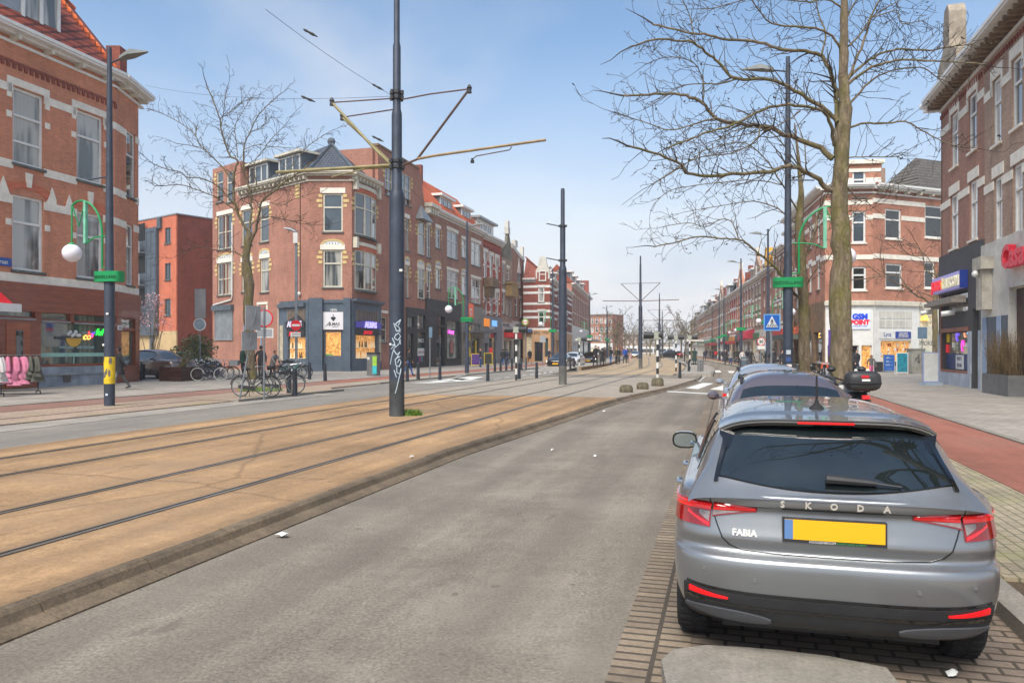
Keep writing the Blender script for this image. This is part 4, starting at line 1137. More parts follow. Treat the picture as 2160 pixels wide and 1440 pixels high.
def red_house():
 f=seg(FM,'narrow bright red brick house with white window surrounds and a stone balcony',1019.2,1058,BR_BRT)
 zc=f.px(1040,505)[1];gz=f.px(1035,667)[1]
 Q=[]
 for x0,x1,y0,y1 in((1021,1028,532,594),(1033,1040,540,594),(1045,1052,545,600),(1021,1028,614,668),(1033,1040,616,668),(1045,1052,617,668)):
  q=f.rect(x0,x1,y0,y1);q=(q[0],q[1],max(q[2],gz+.1),q[3]);f.window(q,'h','n',fw=.12);Q.append(q)
 f.wall(0,f.L,gz,zc-.3,BR_BRT)
 b=[]
 for q in Q:
  b+=[(q[0]-.3,q[1]+.3,q[3]+.02,q[3]+.5),(q[0]-.3,q[0]-.02,q[3]-.9,q[3]+.02),(q[1]+.02,q[1]+.3,q[3]-.9,q[3]+.02)]
  for t in(.55,.12):z=q[2]+(q[3]-q[2])*t;b+=[(q[0]-.38,q[0]-.02,z-.12,z+.12),(q[1]+.02,q[1]+.38,z-.12,z+.12)]
 f.bands(b,STONE,'window_surround')
 f.cornice(0,f.L,zc,PAINT,.6,.35,True,PAINT,.5)
 ar=MB();zd=f.px(1038,520)[1]
 for i in range(8):
  x=f.L*(i+.5)/8;ar.box(x-.24,x+.24,-.04,.005,zd-.6,zd-.15);ar.box(x-.3,x+.3,-.05,.005,zd+.2,zd+.35)
 f.put(ar,'arched_frieze',BR_DRD)
 q=f.rect(1018.5,1035,594,602)
 mb=MB();z=q[2];mb.box(.1,q[1],-1.1,-.002,z-.25,z);mb.box(.1,q[1],-1.1,-1.02,z+.003,z+.8);mb.box(.1,.18,-1.017,-.04,z+.003,z+.8);mb.box(q[1]-.08,q[1],-1.017,-.04,z+.003,z+.8);bl=f.put(mb,'balcony',BROWNP)
 mb=MB();mb.prism([(.2,z-.253),(q[1]-.1,z-.253),(q[1]-.4,z-1.3),(.5,z-1.3)],-.6,-.002);mb.build('console',BROWNP,bl)
 zr=zc+.15
 q=f.rect(1024,1050,478,500);d=MB();d.box(.8,f.L-.2,1.0,5,zr-.1,zr+2.0);dd=f.put(d,'roof_room',PAINT);d=MB();d.box(.4,f.L+.2,.5,5.2,zr+2.003,zr+2.25);d.build('flat_roof',ZINC,dd)
 for i in range(3):
  w=f.window((1.2+i*1.75,2.6+i*1.75,zr+.4,zr+1.7),'v','s',fw=.09,cut=False,sill=False);w.location=Vector(w.location)-R1*.99
 rear(f,8,zc,BR_BRT)
 g=S(134,136,138)
 q=f.rect(1030,1047,700,768)
 shopfront(f,0,f.L,0,gz-.003,mat('shop_grey',g,.6,0,.12),[(q[0],q[1],max(.5,q[2]),q[3],'d'),(.3,1.6,.2,2.6,'d')],proud=.1)
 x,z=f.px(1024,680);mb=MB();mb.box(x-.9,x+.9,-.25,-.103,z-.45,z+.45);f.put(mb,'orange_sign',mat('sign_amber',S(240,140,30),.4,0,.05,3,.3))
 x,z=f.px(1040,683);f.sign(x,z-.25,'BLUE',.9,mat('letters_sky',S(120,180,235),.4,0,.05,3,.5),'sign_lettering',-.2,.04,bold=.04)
 x,z=f.px(1035,692);f.sign(x,z-.1,'CASINO',.5,PAINT,'sign_lettering',-.14,.02,space=1.3)
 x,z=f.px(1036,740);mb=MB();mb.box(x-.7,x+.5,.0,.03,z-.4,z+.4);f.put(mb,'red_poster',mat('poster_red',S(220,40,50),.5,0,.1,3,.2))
red_house()
def grey_gables():
 f=seg(FM,'grey brown house with a crumbling stepped gable beside the bright red house',1058.2,1080,BR_GRY)
 zc=f.px(1066,545)[1];gz=f.px(1068,680)[1]
 Q=[]
 for r in((1060,1065,556,600),(1069,1074,566,592),(1059.5,1064.5,616,662),(1067,1071,620,664),(1075,1079,620,668)):
  q=f.rect(*r);f.window(q,'h','s',fw=.1);Q.append(q)
 f.wall(0,f.L,gz,zc,BR_GRY);lintels(f,Q)
 a1,z1=f.px(1083,520)
 mb=MB();mb.prism([(.5,zc+.002),(f.L,zc+.002),(f.L,zc+1.2),(f.L*.75,zc+3.2),(f.L*.6,zc+3.4),(f.L*.5,zc+2.2),(.5,zc+1.2)],0,.35);f.put(mb,'gable',mat('gable_render',S(126,120,104),.85,0,.3,1))
 mb=MB();mb.box(f.L*.55,f.L*.75,-.1,.45,zc+3.3,zc+4.2);mb.box(f.L*.58,f.L*.72,-.05,.4,zc+4.203,zc+5.0);f.put(mb,'gable_finial',PLAST)
 x,z=f.px(1074,600);mb=MB();mb.box(x-1.6,x+1.4,-.8,-.002,z-1.6,z);mb.box(x-1.8,x+1.6,-.95,-.002,z+.003,z+.2);f.put(mb,'balcony',mat('balcony_ochre',S(176,144,92),.8,0,.3,2))
 rear(f,8,zc,BR_GRY)
 shopfront(f,0,f.L,0,gz-.003,PLAST,[(.5,f.L*.45,.2,3.0,'d'),(f.L*.52,f.L-.3,.5,3.0,'d')],proud=.1)
 x,z=f.px(1066,686);f.sign(x,z-.1,'NAIL STUDIO',.5,GREYP,'sign_lettering',-.13,.02)
 mb=MB();x,z=f.px(1072,712);mb.prism([(.4,z),(f.L-.3,z-.1),(f.L-.3,z+.6),(.4,z+.9)],-1.4,-.2);f.put(mb,'red_awning',mat('awning_red',S(206,40,44),.6,0,.1))
 f=seg(FM,'brown brick house with a pointed gothic window at the far end of the left row',1080.2,1105,BR_BRN)
 zc=f.px(1094,560)[1];gz=f.px(1092,678)[1]
 Q=[]
 for r in((1091,1098,576,608),(1086,1091,628,668),(1095.5,1100,630,670)):
  q=f.rect(*r);f.window(q,'hv' if r[0]==1091 else 'h','s',fw=.1);Q.append(q)
 f.wall(0,f.L,gz,zc,BR_BRN);lintels(f,Q[1:])
 q=Q[0];xm=(q[0]+q[1])/2;mb=MB();mb.prism([(q[0],q[3]+.02),(q[1],q[3]+.02),(xm+.2,q[3]+1.6),(xm,q[3]+2.3),(xm-.2,q[3]+1.6)],-.05,.01);f.put(mb,'pointed_arch',STONE)
 mb=MB();mb.prism([(0,zc+.002),(f.L,zc+.002),(f.L,zc+.8),(f.L*.5,zc+1.3),(0,zc+2.0)],0,.35);f.put(mb,'gable',BR_BRN)
 mb=MB();mb.prism([(0,zc+2.0),(f.L*.5,zc+1.3),(f.L,zc+.8),(f.L,zc+1.2),(f.L*.5,zc+1.8),(0,zc+2.6)],-.1,.4);mb.box(f.L-.9,f.L-.3,-.1,.4,zc+1.3,zc+2.8);mb.box(f.L*.2,f.L*.4,-.1,.4,zc+2.3,zc+3.2);f.put(mb,'gable_coping',PLAST)
 rear(f,8,zc,BR_BRN)
 shopfront(f,0,f.L,0,gz-.003,PLAST,[(.4,f.L*.6,.5,3.2,'p'),(f.L*.65,f.L-.3,.2,3.2,'d')],proud=.1)
 x,z=f.px(1090,690);f.sign(x,z,'ATELIER',.6,GREYP,'sign_lettering',-.13,.02)
grey_gables()
def bakery():
 Y=102.0;c=Vector(((1160-CX)/F*Y,Y,0));l=Vector(((1104-CX)/F*Y,Y+1,0))
 root=building('corner house with white striped red brick and a white dormer gable over a peach bakery','house',c,'houses beyond the left cross street','corner_house')
 d=(c-l).normalized();L=(c-l).length
 f=Fac(root,l,ang(d));g=Fac(root,c,ang(U2))
 zc=f.px(1140,588)[1];gz=f.px(1130,696)[1]
 Q=[]
 for r,st,p in(((1135,1148,606,637),'h','n'),((1135,1148,657,688),'h','d')):
  q=f.rect(*r);f.window(q,st,p,fw=.14);Q.append(q)
 f.wall(0,L,gz,zc,BR_DRD);lintels(f,Q,PAINT,hi=.3)
 b=[]
 for y in(604,617,640,656,669,694):b+=f.split(f.band_px(1104,1160,1140,y,.32))
 f.bands(b,PAINT)
 mb=MB();q=f.rect(1130,1159,546,588)
 a0,a1=q[0],q[1];xm=(a0+a1)/2;z0=zc
 f.cornice(0,a0-.02,zc,PAINT,.4,.3,False)
 w=f.rect(1136,1146,566,584)
 mb.prism([(a0,z0+.002),(a1,z0+.002),(a1,z0+1.2),(a1-.3,z0+1.6),(xm+.4,z0+2.9),(xm,z0+3.1),(xm-.4,z0+2.9),(a0+.3,z0+1.6),(a0,z0+1.2)],0,.4);dg=f.put(mb,'dormer_gable',PLAST)
 mb=MB();mb.box(a0+.2,a1-.2,-.03,-.002,z0-.6,z0+.9);f.put(mb,'gable_brick',BR_DRD)
 ww=f.window((xm-.5,xm+.5,z0-.3,z0+1.1),'h','s',fw=.12,cut=False,depth=0)
 rl=root.location
 L2=g.px(1206,640)[0]
 Q=[]
 for y0,y1 in((612,640),(662,690)):
  for x0,x1 in((1165,1170),(1174,1179),(1183,1188),(1192,1197)):
   q=g.rect(x0,x1,y0+(x0-1165)*.1,y1-(x0-1165)*.02);g.window(q,'h','s',fw=.12);Q.append(q)
 g.wall(0,L2,gz,zc,BR_DRD);lintels(g,Q,PAINT,hi=.3)
 b=[]
 for y in(604,617,640,656,669,694):
  it=f.band_px(1104,1160,1140,y,.32);b+=g.split((0,L2,it[2],it[3]))
 g.bands(b,PAINT);g.cornice(0,L2,zc,PAINT,.5,.35,False)
 shopfront(f,0,L,0,gz-.003,PEACH,[(.4,L*.32,1.0,3.6,LIT_W),(L*.42,L*.75,.2,2.9,'d'),(L*.8,L-.2,.8,3.4,'p')],proud=.15)
 x,z=f.px(1132,704);f.sign(x,z,'BAKKERIJ 1950',.55,BROWNP,'sign_lettering',-.18,.02)
 mb=MB();mb.box(0,L*.35,-.8,-.16,f.px(1130,697)[1]-.2,f.px(1130,694)[1]);f.put(mb,'blue_fascia',mat('fascia_blue',S(74,110,160),.5,0,.15))
 shopfront(g,0,L2,0,gz-.003,PEACH,[(1+i*5.2,5+i*5.2,.5,3.2,'p')for i in range(int(L2/5.2))],proud=.1)
 mb=MB();inn=Vector((-R2 .x,-R2 .y,0));pts=[l,c,c+U2*L2,c+U2*L2+inn*9,l+inn*3+U2*9]
 ce=sum(pts,Vector())/5
 mb.slab([tuple((p+(ce-p).normalized()*.45-rl)[:2])for p in pts],0,zc-.05);mb.build('house_body',BR_DRD,root)
 def v3(p,z):return(p.x-rl.x,p.y-rl.y,z)
 mb=MB();A,B_,C_,D_=l,c,c+U2*L2,c+U2*L2+inn*4
 E=c+inn*4+U2*3;Fp=l+U2*3
 mb.add([v3(A,zc+.1),v3(B_,zc+.1),v3(E,zc+3.4),v3(Fp,zc+3.4)],[(0,1,2,3)]);mb.add([v3(B_,zc+.1),v3(C_,zc+.1),v3(D_,zc+3.4),v3(E,zc+3.4)],[(0,1,2,3)])
 mb.build('roof',T_RED,root,fix=False)
 for i in range(2):dormer(g,4+i*9,6+i*9,zc+.4,1.5,.9)
 o2=c+U2*L2
 root=building('long light red brick block with rows of tall windows beyond the striped bakery house','house',o2,'houses beyond the left cross street','row_house')
 h=Fac(root,o2,ang(U2));L3=h.px(1245,640)[0];zt=h.px(1208,598)[1];h.L=L3
 gz=h.px(1215,688)[1]
 Q=[]
 for y0,y1 in((624,656),(662,684)):
  n=10
  for i in range(n):
   x=L3*(i+.5)/n;z1=h.px(1212,y0)[1];z0=h.px(1212,y1)[1]
   q=(x-.85,x+.85,z0,z1);h.window(q,'h','s',fw=.14,sill=False);Q.append(q)
 h.wall(0,L3,gz,zt,BR_LGT);lintels(h,Q,STONE,hi=.25)
 h.cornice(0,L3,zt,PAINT,.6,.4,False);rear(h,9,zt,BR_LGT)
 shopfront(h,0,L3,0,gz-.003,PAINT,[(1+i*4.4,4.6+i*4.4,.5,3.2,'d' if i%2 else 'p')for i in range(int(L3/4.4))],proud=.1)
 rf=pitched(h,zt+.1,3.2,2.6,T_ORG)
 for i in range(4):dormer(h,4+i*8.5,6.4+i*8.5,zt+.4,1.8,.6)
 mb=MB();mb.box(L3-1.2,L3-.1,.3,3,zt,zt+4.2);h.put(mb,'chimney',BR_DRD)
bakery()
def right_pair():
 k=(1985-CX)/F;Y=10.35/(.963*k-.271);o=Vector((k*Y,Y,0));d=Vector((-U1 .x,-U1 .y,0))
 root=building('orange brown brick house with a dark telecom shopfront at the right street corner','house',o,'pair of brick houses on the right','corner_house')
 f=Fac(root,o,ang(d))
 LA=f.px(2077,500)[0]
 zc=f.px(1985,214)[1];gz=f.px(2000,536)[1];sz=f.px(1990,620)[1]
 Q=[]
 for r,p in(((2006,2021,238,352),'b'),((2043,2060,197,318),'s'),((2005,2021,410,524),'b'),((2045,2062,380,505),'b')):
  q=f.rect(*r);f.window(q,'h',p,fw=.11,sillm=STONE);Q.append(q)
 f.wall(0,LA,gz-.02,zc-.2,BR_BRN);f.Q=Q
 def trims(f,Q,a0,a1):
  b=[]
  for i,q in enumerate(Q):
   zb=q[3]+.06
   b+=[(q[0]-.2,q[1]+.2,zb-.03,zb+.42)]
   b+=[(q[0]-.2,q[0]-.03,q[3]-.55,zb-.03),(q[1]+.03,q[1]+.2,q[3]-.55,zb-.03)]if i<2 else[]
  for z in(Q[0][3]-.4,Q[2][3]-.25):
   b+=f.split((a0,a1,z-.17,z+.17))
  f.bands(b)
  dd=MB();zd=zc-.75
  n=int((a1-a0)/.28)
  for i in range(n):dd.box(a0+i*.28,a0+i*.28+.14,-.05,.005,zd-.2,zd)
  f.put(dd,'dentil_course',BR_DRD)
  f.cornice(a0-.1,a1,zc,PAINT,.8,.45,True,BROWNP,.5)
 trims(f,Q,0,LA)
 q=f.rect(1992,2047,700,786);q=(q[0],q[1],max(.85,q[2]),q[3])
 qu=f.rect(1998,2047,610,640);qm=f.rect(1998,2047,672,692);qd=f.rect(2057,2070,650,815);qd=(qd[0],qd[1],.1,qd[3])
 zz=lambda y:f.px(2020,y)[1]
 sf=shopfront(f,0,LA,0,gz-.023,mat('charcoal_render',S(76,76,78),.8,0,.15,1.5),[(q[0],q[1],q[2],q[3],'p'),(q[0]+.2,q[1],zz(660),zz(618),'n'),(qd[0],qd[1],qd[2],qd[3],DKWOOD)],proud=.1)
 mb=MB();mb.box(q[0]-.15,q[1]+.12,-.14,-.103,q[2]-.12,q[2]-.003);mb.box(q[0]-.15,q[0]-.003,-.14,-.103,q[2],zz(615));mb.box(q[0],q[1]+.12,-.14,-.103,q[3]+.003,q[3]+.2);f.put(mb,'red_frame',WOOD)
 mb=MB();mb.box(.02,qd[0]-.15,-.16,-.103,0,q[2]-.125);mb.box(.02,.3,-.16,-.103,q[2]-.122,2.6);mb.box(qd[0]-.5,qd[0]-.1,-.16,-.103,q[2]-.122,2.6);mb.box(qd[1]+.1,LA-.02,-.16,-.103,0,2.6);f.put(mb,'pale_plinth',mat('plinth_pale',S(176,184,196),.8,0,.2,1.5))
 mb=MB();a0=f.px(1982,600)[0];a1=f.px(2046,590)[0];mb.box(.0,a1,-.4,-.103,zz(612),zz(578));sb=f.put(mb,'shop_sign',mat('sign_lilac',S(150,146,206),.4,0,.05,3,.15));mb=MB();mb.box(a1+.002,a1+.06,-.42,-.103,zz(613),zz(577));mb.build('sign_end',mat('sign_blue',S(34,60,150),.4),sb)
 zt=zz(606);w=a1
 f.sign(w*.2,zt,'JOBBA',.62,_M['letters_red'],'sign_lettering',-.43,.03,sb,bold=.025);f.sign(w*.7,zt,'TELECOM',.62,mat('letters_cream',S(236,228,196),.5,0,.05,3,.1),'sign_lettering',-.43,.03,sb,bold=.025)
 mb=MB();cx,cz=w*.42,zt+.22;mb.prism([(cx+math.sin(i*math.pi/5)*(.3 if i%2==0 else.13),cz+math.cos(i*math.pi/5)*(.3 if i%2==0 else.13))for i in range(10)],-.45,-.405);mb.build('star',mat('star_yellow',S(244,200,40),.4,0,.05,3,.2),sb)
 mb=MB();mb.box(-.1,q[1],-.75,-.17,zz(642),zz(634));mb.box(-.1,q[1],-.6,-.17,zz(633.6),zz(628));f.put(mb,'awning_box',mat('awning_taupe',S(142,134,124),.6,0,.15))
 for xx in(1981,2036):
  mb=MB(smooth=True);a,z=f.px(xx,658);a=max(a,.2);mb.tube([(a,-.1,z+.15),(a,-.5,z+.15)],.05,6);mb.tube([(a,-.45,z),(a-.05,-.95,z-.08)],.12,8);f.put(mb,'security_camera',PAINT)
 zc2=q[2]+.4
 mb=MB();mb.box(q[0]+.1,q[1]-.1,.08,.1,q[2]+.02,q[2]+.75);st=f.put(mb,'decal_strip',mat('decal_navy',S(44,66,120),.5,0,.3,2))
 mb=MB();xm=q[0]+(q[1]-q[0])*.55;mb.box(xm-.6,xm+.6,.06,.079,q[2]+.05,q[2]+.7);mb.build('decal_white',PAINT,st)
 f.sign(xm,q[2]+.45,'MULTI',.24,_M['decal_navy'],'decal_lettering',.055,.003,st);f.sign(xm,q[2]+.15,'REPAIR',.24,_M['decal_navy'],'decal_lettering',.055,.003,st)
 mb=MB();mb.box(q[0]+.1,q[0]+.6,.07,.09,q[2]+1.3,q[2]+1.9);f.put(mb,'yellow_sticker',_M['sign_yellow'])
 mb=MB();mb.box(q[0]+.05,q[0]+.45,.05,.09,q[2]+.8,q[2]+1.2);f.put(mb,'red_sticker',_M['poster_red'])
 for i in range(5):
  nm=mat('neon_%d'%i,[S(120,90,255),S(60,140,255),S(255,60,200),S(255,160,120),S(80,220,255)][i],.5,0,0,1,1.0)
  mb=MB(smooth=True);a=q[0]+(q[1]-q[0])*(.45+.1*i);z=q[2]+1.2+.5*math.sin(i*2.2)+.4;mb.tube([(a+.15*math.cos(t),.07,z+.25*math.sin(t))for t in[j*.7 for j in range(8)]],.02,5);f.put(mb,'neon_tube',nm)
 mb=MB();mb.box(.32,LA,.32,10,0,zc-.1);f.put(mb,'house_body',BR_BRN)
 g=Fac(root,o+R1*11,ang(-R1));g.holes=[];
 for z in(5.6,9.2):
  for x in(2.5,6.5):g.window((x,x+1.1,z,z+2.2),'h','s',fw=.1)
 g.wall(0,11,0,zc-.2,BR_BRN,'side_wall');g.cornice(0,11.8,zc+.003,PAINT,.8,.4,False)
 a0=f.px(2000,100)[0]
 mb=MB();x0,x1=f.px(2001,120)[0],f.px(2045,80)[0]
 z0=zc+.12;mb.prism([(x0,z0),(x1,z0),(x1-.1,z0+.9),((x0+x1)/2+.45,z0+1.4),((x0+x1)/2+.4,z0+3.0),((x0+x1)/2+.15,z0+3.4),((x0+x1)/2-.35,z0+3.3),((x0+x1)/2-.5,z0+2.8),((x0+x1)/2-.6,z0+1.5),(x0+.1,z0+.9)],-.5,.2);f.put(mb,'ornamental_gable',mat('gable_stone',S(164,152,136),.85,0,.35,1.5))
 mb=MB();mb.box(.5,LA,1,9,zc+.1,zc+2.2);f.put(mb,'roof_block',T_GRY)
 o2=o+d*LA
 root2=building('dark brown brick house with a pale plaster ground floor at the right edge','house',o2,'pair of brick houses on the right','row_house')
 h=Fac(root2,o2,ang(d));LB=15.0
 Q=[]
 for r,p in(((2094,2112,165,304),'b'),((2134,2156,120,268),'s'),((2097,2114,373,507),'b'),((2137,2157,345,490),'b')):
  q=h.rect(*r);h.window(q,'h',p,fw=.11,sillm=STONE);Q.append(q)
 dx=Q[1][0]-Q[0][0]
 for kk in(1,2,3):
  for i in(1,3):q=(Q[i][0]+dx*kk,Q[i][1]+dx*kk,Q[i][2],Q[i][3]);h.window(q,'h','c',fw=.11,sillm=STONE);Q.append(q)
 gz2=h.px(2090,514)[1]
 h.wall(0,LB,gz2,zc-.2,BR_GRY);trims(h,Q,0,LB)
 b=h.rect(2136,2150,640,800)
 x1=h.px(2093,700)[0];x2=h.px(2105,700)[0];x3=h.px(2135,700)[0]
 sf=shopfront(h,0,LB,0,gz2-.003,PLAST,[(x3+.1,x3+2.6,.3,4.1,DKWOOD),(x3+3.2,x3+8,1,4,'p')],proud=.14)
 mb=MB();mb.box(.25,.75,-.17,-.143,0,3.1);mb.box(1.95,2.4,-.17,-.143,0,3.1);h.put(mb,'blue_pilaster',mat('pilaster_blue',S(150,170,196),.7,0,.15));mb=MB();mb.box(.78,1.92,-.15,-.142,.1,3.1);mb.box(2.43,x3,-.15,-.142,.1,3.1);h.put(mb,'grey_panel',SLATE)
 mb=MB();mb.box(.5,1.6,-.6,-.143,5.0,5.5);mb.box(.65,1.4,-.5,-.143,3.4,4.997);h.put(mb,'stone_console',mat('console_stone',S(186,180,166),.8,0,.25,2))
 mb=MB(smooth=True);mb.ball((1.0,-.62,4.85),.14,10);h.put(mb,'dome_camera',PAINT)
 x,z=h.px(2150,540);rd=mat('letters_crimson',S(196,40,60),.4,0,.1,3,.1);h.sign(x-.45,z-.4,'Casa',1.15,rd,'sign_lettering',-.35,.12,align='LEFT',bold=.04,shear=.1)
 x,z=h.px(2088,574);mb=MB();mb.box(x-.1,x+.9,-.17,-.143,z-.12,z+.12);h.put(mb,'street_name_plate',mat('plate_grey_blue',S(130,140,152),.5))
 mb=MB();mb.box(.01,LB,.32,10,0,zc-.1);h.put(mb,'house_body',BR_GRY)
 return o
OR=right_pair()
def phone_corner():
 Y=57.0;A=Vector(((1841-CX)/F*Y,Y,0));B=Vector(((1745-CX)/F*Y,Y+.4,0))
 root=building('light red brick corner house with white bands over a white phone shop with lit windows','house',A,None,'corner_house')
 d=Vector((.966,.259,0)).normalized()
 d=Vector((2900+1080,0,0));d=Vector((1,-(0)+0.40,0)).normalized()
 f=Fac(root,A,ang(d));Ls=f.px(1990,600)[0]+8
 c=Fac(root,B,ang(A-B));Lc=(A-B).length
 m=Fac(root,B+U2*16,ang(-U2));Lm=16.0
 zt=f.px(1900,398)[1];gz=f.px(1850,634)[1]
 Q,Qc=[],[]
 for r,p in(((1867,1901,441,504),'d'),((1951,1990,434,502),'d'),((1868,1903,556,608),'d'),((1950,1972,552,608),'d')):
  q=f.rect(*r);f.window(q,'h',p,fw=.13,sillm=STONE);Q.append(q)
 f.wall(0,Ls,gz,zt-.2,BR_LGT)
 b=[]
 for y in(428,460,543):b+=f.split(f.band_px(1841,2300,1900,y,.35))
 f.bands(b);f.cornice(0,Ls,zt,PAINT,.6,.45,True,CREAMP,1.2)
 for r,p in(((1797,1826,445,512),'s'),((1797,1827,562,612),'d')):
  q=c.rect(*r);c.window(q,'h',p,fw=.13,sillm=STONE);Qc.append(q)
 c.wall(0,Lc,gz,zt-.2,BR_LGT)
 b=[]
 for y in(428,460,543):it=f.band_px(1841,1900,1860,y,.35);b+=c.split((0,Lc,it[2],it[3]))
 c.bands(b);c.cornice(-.1,Lc,zt+.002,PAINT,.6,.45,False)
 q=c.rect(1798,1826,358,416);ga=MB()
 x0,x1=c.px(1786,400)[0],Lc+.6
 z1=c.px(1815,346)[1];c.holes=[];c.window(q,'h','s',fw=.13)
 c.wall(x0,x1,zt+.13,z1,BR_LGT,'attic_gable');mb=MB();mb.box(x0-.2,x1+.2,-.2,.4,z1+.002,z1+.3);c.put(mb,'gable_coping',STONE)
 b=[(x0,x1,z1-.6,z1-.35)]+c.split((x0,x1,q[2]+1.1,q[2]+1.45));c.bands(b)
 Qm=[]
 for z in(gz+1,gz+4.6):
  for i in range(5):x=1.2+i*3.0;qq=(x,x+1.1,z,z+2.3);m.window(qq,'h','s',fw=.13);Qm.append(qq)
 m.wall(0,Lm,gz,zt-.2,BR_LGT);lintels(m,Qm,PAINT)
 b=[]
 for y in(428,460,543):it=f.band_px(1841,1900,1860,y,.35);b+=m.split((0,Lm,it[2],it[3]))
 m.bands(b);m.cornice(0,Lm,zt+.003,PAINT,.6,.45,False)
 rl=root.location
 def v3(p,z):return(p.x-rl.x,p.y-rl.y,z)
 pts=[B+U2*16,B,A,A+d*Ls,A+d*Ls+Vector((-d.y,d.x,0))*9]
 ce=sum(pts,Vector())/5;mb=MB();mb.slab([tuple((p+(ce-p).normalized()*.45-rl)[:2])for p in pts],0,zt-.1);mb.build('house_body',BR_LGT,root)
 n=Vector((-d.y,d.x,0));ap=A+d*2.2+n*4.2;zr=f.px(1858,345)[1]*1.0
 bk=B+U2*15+R2*4
 mb=MB();mb.add([v3(B,zt+.1),v3(A,zt+.1),v3(ap,zr),],[(0,1,2)])
 mb.add([v3(A,zt+.1),v3(A+d*6.2,zt+.1),v3(ap,zr)],[(0,1,2)]);mb.add([v3(B,zt+.1),v3(ap,zr),v3(bk,zr),v3(B+U2*16,zt+.1)],[(0,1,2,3)]);mb.build('roof',T_GRY,root,fix=False)
 mb=MB();x0=f.px(1940,390)[0];mb.add([(x0,-.1,zt+.1),(Ls,-.1,zt+.1),(Ls,2.6,zt+3.4),(x0+2.6,2.6,zt+3.4),(x0,5,zt+.1)],[(0,1,2,3),(0,3,4)]);f.put(mb,'roof',T_GRY)
 mb=MB();x0=f.px(1906,385)[0];mb.box(x0-.35,x0+.35,2,2.8,zt,f.px(1906,342)[1]);mb.box(x0-.2,x0+.2,2.2,2.6,f.px(1906,342)[1]+.003,f.px(1906,332)[1]);f.put(mb,'chimney',BR_GRY)
 zz=lambda y:f.px(1880,y)[1]
 wn=f.rect(1855,1920,718,762);e=f.px(1936,700)[0]
 sf=shopfront(f,0,e,0,gz-.003,PAINT,[(*wn,LIT_O)],proud=.12)
 mb=MB();mb.box(0,e+.3,-.3,-.123,gz-.35,gz-.05);f.put(mb,'shop_cornice',CREAMP)
 pn=MB();xa,xb=f.px(1851,700)[0],f.px(1921,700)[0]
 for i in range(5):
  for j in range(2):
   x=xa+(xb-xa)*i/5;z=zz(693)+(zz(655)-zz(693))*j/2;pn.box(x+.05,x+(xb-xa)/5-.05,-.15,-.123,z+.06,z+(zz(655)-zz(693))/2-.06)
 f.put(pn,'panel_grid',PLAST)
 mb=MB();mb.box(xa,xb-.1,-.16,-.123,zz(714),zz(698));s=f.put(mb,'sign_board',PAINT)
 mb=MB();x0=f.px(1885,700)[0];x1=f.px(1917,700)[0];mb.box(x0,x1,-.2,-.163,zz(713),zz(699));s2=mb.build('blue_panel',_M['sign_blue'],s)
 for i,t in enumerate(('GSM POINT','REPARATIE &','ACCESSOIRES')):f.sign((x0+x1)/2,zz(704+i*3.6),t,.17,PAINT,'sign_lettering',-.21,.006,s)
 f.sign(f.px(1868,700)[0],zz(709),'Lyca',.44,_M['sign_blue'],'sign_lettering',-.17,.006,s)
 mb=MB();mb.box(0,e,-.15,-.123,0,.9);f.put(mb,'black_plinth',BLACKP)
 gd=MB();random.seed(5)
 for i in range(26):
  x=wn[0]+.15+random.random()*(wn[1]-wn[0]-.5);z=wn[2]+.1+int(random.random()*4)*.35;gd.box(x,x+.14,.07,.095,z,z+.22,random.randrange(3))
 f.put(gd,'window_display',[PAINT,mat('box_orange',S(220,130,50),.5),mat('box_red',S(180,50,40),.5)])
 zc_=lambda y:c.px(1810,y)[1]
 dq=c.rect(1816,1838,728,778);dq=(dq[0],min(dq[1],Lc-.1),.3,dq[3])
 shopfront(c,0,Lc,0,gz-.003,PAINT,[(dq[0],dq[1],dq[2],dq[3],LIT_O),(.15,dq[0]-.2,.3,dq[3],'d')],proud=.12)
 mb=MB();mb.box(-.1,Lc,-.3,-.123,gz-.35,gz-.05);c.put(mb,'shop_cornice',CREAMP)
 xs0,xs1=c.px(1790,670)[0],c.px(1834,670)[0]
 mb=MB();mb.box(xs0,xs1,-.2,-.123,zc_(694),zc_(656));s=c.put(mb,'shop_sign',mat('sign_pale_blue',S(206,216,232),.4,0,.03,3,.1))
 xm=(xs0+xs1)/2
 c.sign(xm,zc_(673),'GSM',.56,mat('letters_blue',S(36,70,200),.4,0,.05,3,.15),'sign_lettering',-.22,.02,s,bold=.03);c.sign(xm,zc_(684),'POINT',.46,_M['letters_red'],'sign_lettering',-.22,.02,s,bold=.025);c.sign(xm,zc_(689),'ACCESSOIRES & REPAIR',.1,_M['sign_blue'],'sign_lettering',-.21,.005,s)
 mb=MB();mb.box(.2,.9,-.16,-.123,1.3,3.3);c.put(mb,'poster_board',mat('poster_violet',S(90,60,150),.5,0,.3,2))
 qw=f.rect(1940,1966,654,688);lp=mat('lamp_yellow',S(250,200,70),.5,0,0,1,1.0)
 f.holes=[]
 shopfront(f,e+.02,Ls,0,gz-.003,CREAMP,[(qw[0],qw[1],qw[2],qw[3],LIT_W)],proud=.06)
 mb=MB(smooth=True);mb.lathe([(.02,.5),(.12,.45),(.3,.0),(.02,.0)],12,(qw[0]+.5,-.02,qw[3]-.8));f.put(mb,'yellow_lamp',lp)
 mb=MB()
 for i in(1,2):x=qw[0]+(qw[1]-qw[0])*i/3;mb.box(x-.04,x+.04,.0,.05,qw[2],qw[3])
 for i in(1,2):z=qw[2]+(qw[3]-qw[2])*i/3;mb.box(qw[0],qw[1],.005,.045,z-.04,z+.04)
 f.put(mb,'glazing_bars',CREAMP)
